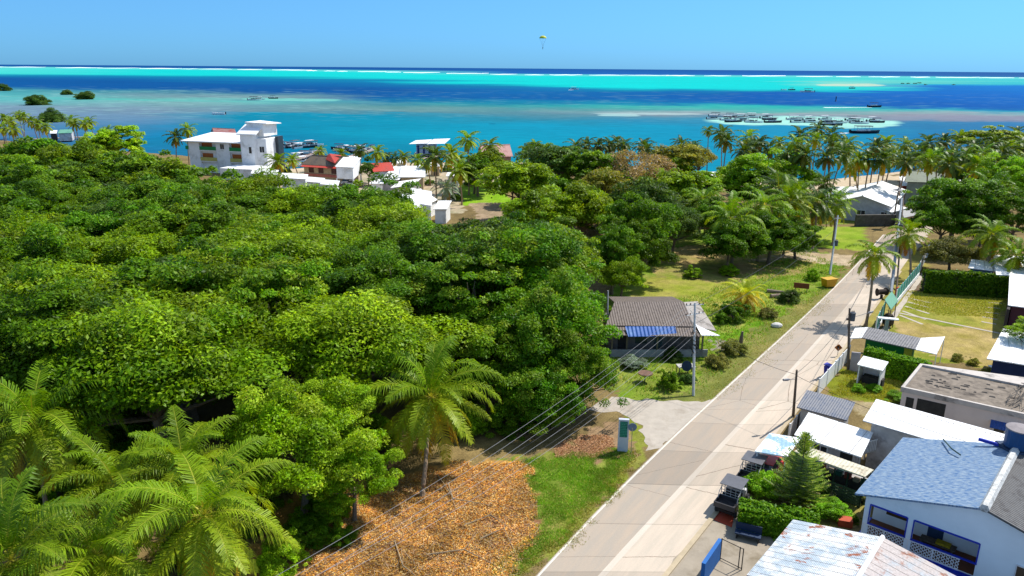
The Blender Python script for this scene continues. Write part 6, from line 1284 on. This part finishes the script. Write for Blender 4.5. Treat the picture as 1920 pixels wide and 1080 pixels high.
for (x0, x1, y, lb) in [(1545, 1635, 201.5, 'long white wake behind the dark speedboat'), (1575, 1612, 249.5, 'short wake behind the dark canopied boat'), (1066, 1076, 168.6, 'spray behind the white speeding boat')]:
    a, b_ = P(x0, y, SEAZ+.06), P(x1, y, SEAZ+.06); mb = MB(); n = 12; w_ = .8*(depth(a)/500)
    for k in range(n):
        p, q = a.lerp(b_, k/n), a.lerp(b_, (k+1)/n); w0_, w1_ = w_*(1.6-k/n)*rng.uniform(.5, 1.3), w_*(1.6-(k+1)/n)
        mb.face([p+Vector((0, -w0_*2, 0)), q+Vector((0, -w1_*2, 0)), q+Vector((0, w1_*2, 0)), p+Vector((0, w0_*2, 0))])
    mb.build('boat_wake', foam, loc=(0, 0, 0))['kind'] = 'structure'
for i, (px, py) in enumerate([(527, 272), (534, 275), (541, 271), (548, 276), (555, 272), (562, 277), (575, 276), (582, 272), (589, 273), (578, 287), (585, 290), (570, 293), (560, 297), (551, 302), (566, 304), (545, 308), (558, 311), (634, 279), (641, 283), (651, 282), (660, 285), (670, 283), (680, 281), (690, 283), (698, 281), (806, 290), (815, 288), (830, 292)]):
    boat(px, py+1, 'abdcbae'[i % 7], 'small motor boat moored among the others at the village marina', rot=rng.uniform(0, 3.1), group='boats moored at the village marina', s=.85)
# tiny far islets with bushes
for px, py in [(1693, 156), (1702, 156), (1716, 156), (1724, 155), (1735, 158), (1788, 158)]:
    c = P(px, py, 2); r_ = 3.2*depth(c)/F; tree((c.x, c.y, r_*.3), r_, 'mangrove', 'distant bush of the tiny islets on the reef at the upper right', lod=3, name='islet_bush', squash=.5, cat='bush', group='bushes of the reef islets')
p = P(1567, 190, SEAZ); mb = MB(); mb.tube([p, p+Vector((0, 0, 5)), p+Vector((0, 0, 5.2))], [.5, .45, .1], 6); mb.ball(p+Vector((0, 0, .2)), 1.2, 8, 4, (1, 1, .4)); tag(mb.build('channel_marker', hulld), 'slim dark channel marker in the deep blue channel', 'buoy')
# parasail
c = P(1018, 73, 46) if False else Vector((0, 0, 0))
dist = 430.; d = FW+R2*(1018-960)/F+U2*(540-72)/F; c = Vector((d[0]*dist, d[1]*dist, CH+d[2]*dist))
root = thing('parasail', 'yellow-green round parasail canopy flying over the reef', 'parasail', (c.x, c.y, c.z-9)); r_ = 2.1
mb = MB(); n = 16
for m_ in range(5):
    p0, p1 = m_/5*1.35+.18, (m_+1)/5*1.35+.18
    for k in range(n):
        a0, a1 = 2*math.pi*k/n, 2*math.pi*(k+1)/n; f = lambda p, a: c+Vector((r_*math.sin(p)*math.cos(a), r_*math.sin(p)*math.sin(a), r_*.75*math.cos(p)))
        mb.face([f(p0, a0), f(p1, a0), f(p1, a1), f(p0, a1)])
mb.build('canopy', M('parasail_yellow', S(222, 226, 70, .62), .6), root, smooth=True)
mb = MB()
for k in range(0, n, 4):
    a0, a1 = 2*math.pi*k/n, 2*math.pi*(k+1)/n; f = lambda p, a: c+Vector((1.02*r_*math.sin(p)*math.cos(a), 1.02*r_*math.sin(p)*math.sin(a), 1.02*r_*.75*math.cos(p)))
    mb.face([f(.3, a0), f(1.45, a0), f(1.45, a1), f(.3, a1)])
mb.build('dark_panels', M('parasail_green', S(40, 80, 40, .5), .6), root); hp = c-Vector((0, 0, 4.6)); mb = MB()
for k in range(8): a0 = 2*math.pi*k/8; mb.bar(c+Vector((r_*math.cos(a0), r_*math.sin(a0), .1)), hp, .02)
mb.build('lines', M('line_grey', (.3, .3, .32), .7), root)
mb = MB(); mb.ball(hp-Vector((0, 0, .25)), .14, 8, 6); mb.tube([hp-Vector((0, 0, .36)), hp-Vector((0, 0, .5)), hp-Vector((0, 0, .95)), hp-Vector((0, .25, 1.05)), hp-Vector((0, .5, 1.15)), hp-Vector((0, .55, 1.6))], [.07, .19, .17, .15, .11, .06], 8)
for sg in (-1, 1): mb.tube([hp+Vector((sg*.17, 0, -.48)), hp+Vector((sg*.34, -.1, -.2)), hp+Vector((sg*.2, -.1, .12))], [.06, .05, .04], 6)
tag(mb.build('person', M('dark_swimwear', (.04, .04, .05), .7)), 'tiny person in dark clothes hanging seated under the parasail', 'person')
# ================================================================ poles
def pole(label, base, top, zt_, r=.16, mat=wood_dark, arms=(), tr=None, name='utility_pole', lamp=None):
    b_ = P(*base); t = P(top[0], top[1], zt_) if top else b_+Vector((0, 0, zt_)); root = thing(name, label, 'utility pole', b_)
    mb = MB(); mb.tube([b_, b_.lerp(t, .5), t], [r, r*.85, r*.65], 10); mb.build('pole', mat, root)
    for (f, ln, az) in arms:
        c = b_.lerp(t, f); d = Vector((math.cos(az), math.sin(az), 0)); mb = MB(); mb.bar(c-d*ln, c+d*ln, .06); mb.bar(c-d*ln*.5-Vector((0, 0, .5)), c-Vector((0, 0, 1)), .03); a_ = mb.build('crossarm', mat, root)
        mb = MB()
        for s in (-.95, -.5, .5, .95): p = c+d*ln*s; mb.tube([p, p+Vector((0, 0, .12)), p+Vector((0, 0, .2))], [.04, .07, .03], 6)
        mb.build('insulators', M('insulator_brown', (.2, .12, .08), .3), a_)
    if tr:
        c = b_.lerp(t, tr[0])+Vector((tr[1], tr[2], 0)); mb = MB(); mb.cyl(c, .28, c.z-.4, c.z+.4, 12); mb.cyl(c, .3, c.z+.4, c.z+.46, 12); mb.bar(c, b_.lerp(t, tr[0]), .05)
        for k in range(3): mb.cyl(c+Vector((.12*(k-1), 0, 0)), .035, c.z+.46, c.z+.66, 6)
        mb.build('transformer', M('transformer_grey', S(105, 112, 120, .5), .5), root)
    if lamp:
        c = b_.lerp(t, lamp[0]); e = c+Vector((lamp[1], lamp[2], lamp[3])); mb = MB(); mb.bar(c, e, .03); d = (e-c).normalized(); mb.tube([e-d*.1, e+d*.15, e+d*.55], [.07, .13, .1], 8); mb.build('street_light', M('lamp_grey', (.18, .18, .19), .5), root)
    return root, b_, t
dirw = .75
p1, b1, t1 = pole('concrete utility pole with crossarms in front of the old hut', (1300, 742), (1303, 568), 8.6, .14, pole_conc, [(.98, .9, .2), (.88, 1.1, .5), (.68, .7, 1.2)], None)
mb = MB()
for k in range(26):
    a0 = rng.uniform(0, 6.28); p = b1.lerp(t1, rng.uniform(.42, .72)); mb.bar(p+Vector((.35*math.cos(a0), .35*math.sin(a0), .1)), p+Vector((.3*math.cos(a0+2), .3*math.sin(a0+2), -.25)), .03)
mb.build('cable_bundle', blackm, p1)
p2, b2, t2 = pole('nearest wooden utility pole beside the grey-roofed shack', (1487, 782), (1494, 694), 5.4, .13, wood_dark, (), None, lamp=(.82, -.75, -.25, .05))
p3, b3, t3 = pole('wooden utility pole with a transformer beside the white fence', (1590, 694), (1593, 578), 6.9, .14, wood_dark, [(.82, .35, .3)], (.86, .35, .1), lamp=(.84, 2.4, 1.0, .3))
p4, b4, t4 = pole('tall leaning grey utility pole before the green-roofed kiosk', (1671, 548), (1691, 372), 10.2, .22, M('grey_steel_pole', S(170, 180, 190, .55), .5, .1, 2), [(.72, .5, 1.0)], (.66, .3, 0))
p5, b5, t5 = pole('thin dark wooden pole right beside the tall leaning one', (1681, 546), (1694, 372), 10.2, .13, wood_dark, (), None)
p6, b6, t6 = pole('concrete pole with a transformer behind the yellow dumpster', (1556, 515), (1571, 404), 8.2, .17, pole_conc, [(.95, .6, .3)], (.52, .35, .1))
p7, b7, t7 = pole('distant pole carrying a dish in front of the white gabled roof', (1674, 420), (1688, 338), 9.5, .16, wood_dark, [(.97, .7, .4)], None)
c = b7.lerp(t7, .75); mb = MB(); mb.tube([c+Vector((0, 0, .25)), c+Vector((0, 0, .3)), c+Vector((0, 0, .6))], [1.1, 1.05, .2], 12); mb.build('dish', M('dish_grey', (.15, .15, .15), .6), p7)
p8, b8, t8 = pole('small pale pole leaning at the forest edge left of the old hut', (1138, 640), (1140, 545), 6.0, .12, pole_conc, (), None)
wirem = M('cable_black', (.03, .03, .035), .6); wirel = M('cable_grey', (.22, .22, .23), .7)
def wire(a, b_, sag, label, r=.022, mat=wirem, group=None):
    mb = MB(); n = 16; pts_ = [a.lerp(b_, k/n)-Vector((0, 0, sag*4*(k/n)*(1-k/n))) for k in range(n+1)]; mb.tube(pts_, r, 4); tag(mb.build('power_line', mat), label, 'cable', group)
off1 = P(470, 1120, 5.0); off2 = P(330, 1200, 6.5)
for i, (dz, dx) in enumerate([(-.2, -.6), (-.2, .0), (-.25, .6)]):
    wire(t1+Vector((dx, 0, dz)), off2+Vector((dx*1.8, dx*.2, dz)), 1.3, 'upper power line running from the concrete pole to the bottom left', .013, wirel, 'upper power lines')
for i, (dz, dx) in enumerate([(-2.0, -.3), (-2.3, 0), (-2.8, .2), (-3.1, .4)]):
    wire(t1+Vector((dx, 0, dz)), off1+Vector((dx*3, dx, dz*.3)), 1.6, 'lower cable running from the concrete pole over the leaf litter', .015, wirel if i % 2 else wirem, 'lower cables over the leaf litter')
wire(t1+Vector((0, 0, -2)), t2+Vector((0, 0, -.4)), .6, 'cable crossing the road between the concrete pole and the nearest wooden pole', .018)
wire(t2+Vector((0, 0, -.3)), t3+Vector((0, 0, -.9)), .5, 'cable from the nearest wooden pole to the transformer pole', .02)
wire(t2+Vector((0, 0, -.5)), H(halfw-3, vlen, 5.2), .4, 'cable from the nearest wooden pole to the blue roof', .018)
wire(t3+Vector((0, 0, -.4)), t4+Vector((0, 0, -2.5)), .6, 'cable from the transformer pole to the tall leaning pole', .02)
wire(t4+Vector((0, 0, -.4)), t7+Vector((0, 0, -.2)), .6, 'cable from the tall leaning pole to the pole with the dish', .02)
wire(t1+Vector((0, 0, -.1)), t6+Vector((0, 0, -.1)), .8, 'cable along the verge between the two concrete poles', .02)
wire(t1+Vector((0, 0, -2.2)), t6+Vector((0, 0, -2)), .9, 'lower cable along the verge between the two concrete poles', .024)
c0 = P(1186, 800, 3.0)
# ================================================================ signs and street furniture
c = P(1167, 846); vd = Vector((0, 0, 0))-Vector((c.x, c.y, 0)); fr = frame(c, (1, -.12)); root = thing('pillar_sign', 'white pillar sign with a tall green panel at the junction', 'sign', c)
mb = MB(); mb.box(fr, -.42, .42, -.15, .15, 0, 2.9); mb.build('pillar', M('pillar_white', S(220, 224, 236, .66), .6, .05), root)
mb = MB(); mb.box(fr, -.3, .3, -.165, -.15, 1.35, 2.75); pn = mb.build('panel', M('green_sign_panel', S(0, 122, 104, .6), .5, .15, 3, 0), root)
mb = MB(); r = random.Random(9)
for k in range(9):
    z = 2.62-k*.145; x = -.26
    while x < .2: w_ = r.uniform(.05, .16); mb.box(fr, x, min(x+w_, .27), -.169, -.1651, z-.03, z+.03); x += w_+.035
mb.build('panel_writing', M('pale_green_ink', S(90, 190, 165, .6), .6, .1, 3, 0), pn)
c = P(1183, 850); root = thing('round_sign', 'thin post with a round grey sign seen from behind right of the pillar sign', 'sign', c)
mb = MB(); mb.cyl(c, .035, 0, 2.3, 6); mb.build('post', M('cream_post', S(225, 205, 150, .6), .6), root); mb = MB(); mb.tube([c+Vector((0, -.02, 2.35)), c+Vector((0, .02, 2.35))], .36, 14); mb.build('disc', M('sign_back_grey', S(128, 146, 170, .55), .5), root)
c = P(1570, 668); root = thing('warning_sign', 'orange diamond warning sign at the kerb', 'sign', c); fr = frame(c, (1, -.2)); ce = c+Vector((0, 0, 1.0))
mb = MB(); mb.cyl(c, .03, 0, 1.0, 6); mb.build('post', steel, root); pts_ = [ce+fr[1]*.42*a+Vector((0, 0, .42*b_)) for a, b_ in ((-1, 0), (0, -1), (1, 0), (0, 1))]; bk_ = [p+fr[2]*.03 for p in pts_]
mb = MB(); mb.face(pts_); mb.face(list(reversed(bk_)))
for k in range(4): mb.face([pts_[k], bk_[k], bk_[(k+1) % 4], pts_[(k+1) % 4]])
mb.build('plate', M('sign_orange', S(222, 128, 50, .6), .5), root); mb = MB(); fo = frame(ce, fr[1]); mb.box(fo, -.15, .05, -.012, -.004, ce.z-.12, ce.z+.2); mb.box(fo, .0, .2, -.012, -.004, ce.z+.0, ce.z+.08); mb.build('symbol', blackm, root)
c = P(1553, 538); fr = frame(c, (1, .35)); root = thing('yellow_dumpster', 'yellow steel dumpster beside the road', 'dumpster', c); ym = M('yellow_steel', S(228, 172, 20, .6), .5, .15, 2, .1)
mb = MB(); o0 = fr[0]; f = lambda a, b_, z: o0+fr[1]*a+fr[2]*b_+Vector((0, 0, z))
B4 = [f(-.75, -.5, .15), f(.75, -.5, .15), f(.75, .5, .15), f(-.75, .5, .15)]; T4 = [f(-.95, -.65, 1.25), f(.95, -.65, 1.25), f(.95, .65, 1.25), f(-.95, .65, 1.25)]; mb.hexa(B4, T4); mb.build('body', ym, root)
mb = MB(); mb.box(fr, -1.0, 1.0, -.7, .7, 1.255, 1.32); mb.build('lid', M('yellow_lid', S(236, 186, 40, .62), .5), root); mb = MB()
for a, b_ in ((-.6, -.4), (.6, -.4), (.6, .4), (-.6, .4)): mb.box((f(a, b_, 0), fr[1], fr[2]), -.08, .08, -.04, .04, 0, .15)
mb.build('feet', blackm, root)
mb = MB(); mb.ball(c+Vector((.3, .9, .7)), .5, 8, 5, (.9, .6, 1)); tag(mb.build('black_rubbish_bag', blackm), 'black rubbish bag propped behind the yellow dumpster', 'bag')
a, b_ = P(1487, 546, 0), P(1516, 549, 0); fr = frame(a, b_-a); L_ = (b_-a).length; root = thing('brown_board', 'reddish brown wooden board sign on posts at the verge', 'sign', a)
mb = MB(); mb.box(fr, 0, L_, -.06, .06, .55, 1.3); mb.build('board', M('red_brown_wood', S(150, 84, 50, .55), .8, .2, 3, .2), root); mb = MB(); mb.box(fr, .2, .3, -.04, .04, 0, .55); mb.box(fr, L_-.3, L_-.2, -.04, .04, 0, .55); mb.build('legs', wood_dark, root)
c = P(1552, 706); root = thing('wheelie_bin', 'blue wheeled bin standing at the kerb by the white fence', 'bin', c); fr = frame(c, (1, .9)); bb = M('blue_bin', S(30, 40, 190, .55), .45)
mb = MB(); mb.hexa([c+fr[1]*a+fr[2]*b_+Vector((0, 0, .1)) for a, b_ in ((-.28, -.3), (.28, -.3), (.28, .3), (-.28, .3))], [c+fr[1]*a+fr[2]*b_+Vector((0, 0, 1.15)) for a, b_ in ((-.34, -.38), (.34, -.38), (.34, .38), (-.34, .38))]); mb.build('body', bb, root)
mb = MB(); mb.slab([c+fr[1]*a+fr[2]*b_+Vector((0, 0, z)) for a, b_, z in ((-.37, -.42, 1.22), (.37, -.42, 1.22), (.37, .42, 1.35), (-.37, .42, 1.35))], .06); mb.build('lid', bb, root)
for s in (-.3, .3): mb = MB(); q = c+fr[1]*s+fr[2]*.3; mb.tube([q+Vector((0, 0, .12))-fr[1]*.04, q+Vector((0, 0, .12))+fr[1]*.04], .12, 10); mb.build('wheel', rubber, root)
c = P(1560, 700); mb = MB(); mb.tube([(c.x, c.y, 0), (c.x, c.y, .75)], [.25, .3], 10); mb.cyl(c, .32, .75, .8, 10); tag(mb.build('white_bucket', white_paint), 'white bucket beside the blue wheeled bin', 'bucket')
c = P(1456, 613); mb = MB(); mb.ball((c.x, c.y, .2), .6, 9, 6, (1.2, .8, .6)); tag(mb.build('white_rock', M('white_stone', S(235, 232, 225, .68), .9, .1, 3, .4)), 'whitish boulder on the verge near the hut corner', 'rock')
c = P(1209, 716); root = thing('round_garden_table', 'round rusty spool table on a thin leg in the hut garden', 'table', c); mb = MB(); mb.cyl(c, .05, 0, .9, 6); mb.build('leg', wood_dark, root); mb = MB(); mb.cyl(c, .75, .9, .98, 14); mb.build('top', M('rust_brown', S(150, 116, 96, .5), .9, .35, 3, .4), root)
c = P(1285, 700, 0); root = thing('small_table', 'pale square table in front of the concrete pole', 'table', c); fr = frame(c, (1, .1)); mb = MB(); mb.box(fr, -.9, .9, -.5, .5, .8, .88); mb.build('top', concrete, root)
for a, b_ in ((-.8, -.4), (.8, -.4), (.8, .4), (-.8, .4)): mb = MB(); mb.box(fr, a-.04, a+.04, b_-.04, b_+.04, 0, .8); mb.build('leg', wood_dark, root)
c = P(1290, 688, .9); mb = MB(); mb.tube([c+Vector((0, 0, 0)), c+Vector((-.1, -.1, .12)), c+Vector((-.2, -.25, .2))], [.1, .5, .55], 12); mb.bar(Vector((c.x, c.y, 0)), c, .04); tag(mb.build('satellite_dish', M('dish_blue', S(60, 80, 110, .5), .5)), 'dark satellite dish beside the concrete pole', 'dish')
c = P(1388, 648); mb = MB(); mb.tube([(c.x, c.y, 0), (c.x+.05, c.y, 1.0), (c.x+.1, c.y, 1.7)], [.28, .2, .12], 8); tag(mb.build('tree_stump', bark), 'dark tree stump at the corner of the hut driveway', 'stump')
# blue gate wall and metal gate
a, b_ = P(1322, 1086), P(1347, 1048); fr = frame(a, b_-a); L_ = (b_-a).length; mb = MB(); mb.box(fr, -.6, L_, -.12, .12, 0, 1.5); tag(mb.build('blue_gate_wall', M('bright_blue_wall', S(40, 120, 205, .58), .7, .1, 1, .05)), 'bright blue gate wall at the bottom edge', 'wall')
a, b_ = P(1350, 1050), P(1390, 1070); fr = frame(a, b_-a); L_ = (b_-a).length; mb = MB()
for s in (0, L_*.85, L_): mb.bar(fr[0]+fr[1]*s, fr[0]+fr[1]*s+Vector((0, 0, 1.6)), .035)
for z in (.15, 1.55): mb.bar(fr[0]+Vector((0, 0, z)), fr[0]+fr[1]*L_+Vector((0, 0, z)), .03)
tag(mb.build('metal_gate', blackm), 'open black metal frame gate beside the blue wall', 'gate')
c = P(1585, 985); mb = MB(); fr = frame(c, (1, -.3)); mb.box(fr, -.5, .4, -.3, .4, 0, .5); tag(mb.build('terracotta_planter', M('terracotta', S(215, 95, 60, .6), .7)), 'square terracotta planter before the corner of the blue-roofed house', 'planter')
a, b_ = P(1376, 1010), P(1425, 1022); fr = frame(a, b_-a); root = thing('yard_bench', 'dark blue bench in the shade of the bright hedge', 'bench', a); mb = MB(); mb.box(fr, 0, (b_-a).length, 0, .5, .4, .48); mb.build('seat', M('dark_blue_paint', S(40, 70, 110, .45), .6), root); mb = MB(); mb.box(fr, 0, (b_-a).length, .5, .56, .5, 1.0); mb.build('backrest', M('dark_blue_paint', S(0, 0, 0)), root)
for s in (.1, (b_-a).length-.16): mb = MB(); mb.box(fr, s, s+.06, .05, .5, 0, .4); mb.build('leg', blackm, root)
c = P(1868, 700); root = thing('patio_table', 'white patio table under the right white roof', 'table', c); fr = frame(c, (1, .1)); mb = MB(); mb.box(fr, -.8, .6, -.4, .4, .72, .77); mb.build('top', white_paint, root)
for a, b_ in ((-.7, -.3), (.5, -.3), (.5, .3), (-.7, .3)): mb = MB(); mb.box(fr, a-.03, a+.03, b_-.03, b_+.03, 0, .72); mb.build('leg', white_paint, root)
c = P(1888, 702); root = thing('plastic_chair', 'white plastic chair beside the patio table', 'chair', c); fr = frame(c, (1, .1)); mb = MB(); mb.box(fr, -.25, .25, -.25, .25, .42, .46); mb.build('seat', white_paint, root); mb = MB(); mb.box(fr, -.25, .25, .22, .27, .47, .95); mb.build('backrest', white_paint, root)
for a, b_ in ((-.22, -.22), (.22, -.22), (.22, .22), (-.22, .22)): mb = MB(); mb.box(fr, a-.025, a+.025, b_-.025, b_+.025, 0, .42); mb.build('leg', white_paint, root)
# ================================================================ vehicles
def wheels(root, fr, xs, w_, r):
    for x in xs:
        for sg in (-1, 1):
            c = fr[0]+fr[1]*x+fr[2]*sg*w_+Vector((0, 0, r)); n_ = fr[2]*sg; mb = MB(); mb.tube([c-n_*.1, c-n_*.06, c+n_*.06, c+n_*.1], [r*.85, r, r, r*.85], 16); wl_ = mb.build('wheel', rubber, root); mb = MB(); mb.tube([c+n_*.09, c+n_*.115], r*.5, 10); mb.build('rim', steel, wl_)
def buggy(px, py, dir_, label):
    c = P(px, py); fr = frame(c, dir_); root = thing('utility_buggy', label, 'buggy', c); B = lambda a0, a1, b0, b1, z0, z1, n_, m_: MB().box(fr, a0, a1, b0, b1, z0, z1).build(n_, m_, root)
    B(-1.55, 1.6, -.55, .55, .32, .5, 'chassis', blackm)
    mb = MB(); mb.box(fr, -1.75, -.6, -.72, .72, .72, .8)
    for (a0, a1, b0, b1) in ((-1.8, -1.72, -.76, .76), (-.64, -.57, -.76, .76), (-1.72, -.64, -.76, -.7), (-1.72, -.64, .7, .76)): mb.box(fr, a0, a1, b0, b1, .72, 1.1)
    bed = mb.build('cargo_bed', M('dark_grey_plastic', (.045, .042, .045), .45, .2, 3, .05), root)
    mb = MB(); p = lambda a, b_, z: fr[0]+fr[1]*a+fr[2]*b_+Vector((0, 0, z)); mb.hexa([p(1.0, -.6, .5), p(1.75, -.5, .5), p(1.75, .5, .5), p(1.0, .6, .5)], [p(.95, -.62, 1.05), p(1.65, -.5, .85), p(1.65, .5, .85), p(.95, .62, 1.05)]); mb.build('hood', M('grey_white_plastic', (.5, .5, .5), .4), root)
    for s in (-.35, .35): MB().box(fr, 1.66, 1.78, s-.1, s+.1, .62, .76).build('headlight', glass, root)
    for a0 in (-.45, .2):
        mb = MB(); mb.box(fr, a0, a0+.5, -.6, .6, .55, .75); mb.box(fr, a0-.08, a0+.02, -.6, .6, .75, 1.25); mb.build('seat', blackm, root)
    mb = MB()
    for sg in (-.68, .68):
        mb.tube([p(-.62, sg, .5), p(-.55, sg, 1.8), p(-.3, sg, 1.98), p(.5, sg, 1.98), p(1.0, sg, 1.1), p(1.05, sg, .5)], .032, 6); mb.bar(p(.2, sg, .5), p(.2, sg, 1.97), .03); mb.tube([p(-.6, sg, 1.7), p(-1.0, sg, 1.55), p(-1.2, sg, 1.1)], .028, 6)
    for z in (1.1, 1.3, 1.5, 1.75): mb.bar(p(-.58, -.68, z), p(-.58, .68, z), .022)
    for y in (-.35, 0, .35): mb.bar(p(-.58, y, 1.0), p(-.58, y, 1.8), .02)
    mb.build('roll_cage', M('pale_tube', (.4, .38, .36), .4), root)
    mb = MB(); mb.slab([p(-.75, -.78, 2.02), p(.75, -.78, 2.06), p(.75, .78, 2.06), p(-.75, .78, 2.02)], .05); mb.slab([p(.75, -.78, 2.059), p(.98, -.72, 1.98), p(.98, .72, 1.98), p(.75, .78, 2.059)], .04); mb.build('roof', M('charcoal_roof', (.10, .10, .11), .45, .15, 3, .05), root)
    mb = MB(); ctr = p(.75, .3, 1.15); mb.tube([ctr+fr[2]*.17*math.cos(t_)+Vector((0, 0, .17*math.sin(t_))) for t_ in [k*.7 for k in range(10)]], .015, 5); mb.build('steering_wheel', blackm, root)
    wheels(root, fr, (-1.15, 1.25), .68, .33)
    return root
up = (eR[14]-eR[6]); up = (P(1460, 808)-P(1337, 967))
buggy(1372, 950, up, 'dark open buggy with cargo bed parked nearest at the kerb'); buggy(1410, 903, up, 'second buggy with a charcoal roof parked ahead of the nearest one')
def car(px, py, dir_, label, paint, s=1., name='parked_car', cat='car'):
    c = P(px, py); fr = frame(c, dir_); root = thing(name, label, cat, c); p = lambda a, b_, z: fr[0]+(fr[1]*a+fr[2]*b_+Vector((0, 0, z)))*1.0
    prof = [(-2.1, .35), (-2.15, .85), (-1.7, 1.0), (.85, 1.0), (1.9, .85), (2.1, .6), (2.05, .35)]; mb = MB(); w_ = .85
    L1 = [p(a, -w_, z) for a, z in prof]; L2 = [p(a, w_, z) for a, z in prof]; mb.face(L1); mb.face(list(reversed(L2)))
    for k in range(len(prof)): j = (k+1) % len(prof); mb.face([L1[j], L1[k], L2[k], L2[j]])
    mb.build('body', paint, root)
    gl = [(-1.75, 1.0), (-1.45, 1.5), (.25, 1.5), (.95, 1.0)]; mb = MB(); L1 = [p(a, -.74+(.1 if z > 1.2 else 0), z) for a, z in gl]; L2 = [p(a, .74-(.1 if z > 1.2 else 0), z) for a, z in gl]; mb.face(L1); mb.face(list(reversed(L2)))
    for k in range(4): j = (k+1) % 4; mb.face([L1[j], L1[k], L2[k], L2[j]])
    mb.build('windows', glass, root); mb = MB(); mb.slab([p(-1.4, -.64, 1.545), p(.2, -.64, 1.545), p(.2, .64, 1.545), p(-1.4, .64, 1.545)], .05); mb.build('roof', paint, root)
    for sg in (-.6, .6): MB().box((p(2.08, sg, 0), fr[1], fr[2]), -.02, .03, -.15, .15, .6, .75).build('headlight', white_paint, root)
    wheels(root, fr, (-1.3, 1.35), .8, .33); return root
car(1440, 888, up, 'red car parked under the white and blue canopy', redm)
whp = M('white_car_paint', (.75, .75, .75), .25, .03); car(665, 349, (1, .1), 'white car parked on the sandy lot below the stilt house', whp); car(655, 346, (1, .1), 'second white car parked left of the first on the sandy lot', whp)
def moto(px, py, dir_, label):
    c = P(px, py); fr = frame(c, dir_); root = thing('motorbike', label, 'motorbike', c); p = lambda a, b_, z: fr[0]+fr[1]*a+fr[2]*b_+Vector((0, 0, z))
    for x in (-.62, .62):
        ctr = p(x, 0, .3); ring_ = [ctr+fr[1]*.26*math.cos(t_)+Vector((0, 0, .26*math.sin(t_))) for t_ in [k*math.pi/7 for k in range(15)]]; wl_ = MB().tube(ring_, .05, 6).build('wheel', rubber, root); MB().tube([ctr-fr[2]*.05, ctr+fr[2]*.05], .1, 8).build('hub', steel, wl_)
    mb = MB(); mb.tube([p(.62, 0, .3), p(.45, 0, .8), p(.38, 0, 1.0)], .035, 6); mb.tube([p(-.62, 0, .3), p(-.1, 0, .35), p(.3, 0, .5), p(.42, 0, .85)], .05, 6); mb.ball(p(.0, 0, .42), .2, 8, 5); mb.build('frame', blackm, root)
    mb = MB(); mb.tube([p(.35, 0, .85), p(.15, 0, .82), p(-.1, 0, .72)], [.1, .15, .08], 8); mb.tube([p(-.5, 0, .78), p(-.8, 0, .85)], [.1, .04], 6); mb.build('tank', M('red_paint', S(0, 0, 0)), root)
    mb = MB(); mb.tube([p(.05, 0, .8), p(-.3, 0, .78), p(-.6, 0, .85)], [.08, .12, .08], 8); mb.build('seat', blackm, root); mb = MB(); mb.bar(p(.38, -.32, 1.05), p(.38, .32, 1.05), .02); mb.ball(p(.52, 0, .85), .1, 8, 5); mb.build('handlebar', steel, root)
moto(1552, 925, (.6, -.8), 'red and black motorbike parked on the dry grass by the stall'); moto(1572, 930, (.3, -.9), 'second motorbike parked right beside the red and black one')
a, b_ = P(700, 378), P(722, 378); mb = MB(); mb.box(frame(a, b_-a), 0, 8, -.2, .2, 0, 1.4); tag(mb.build('yard_wall', cream), 'cream yard wall beside the sandy lot in the village', 'wall')
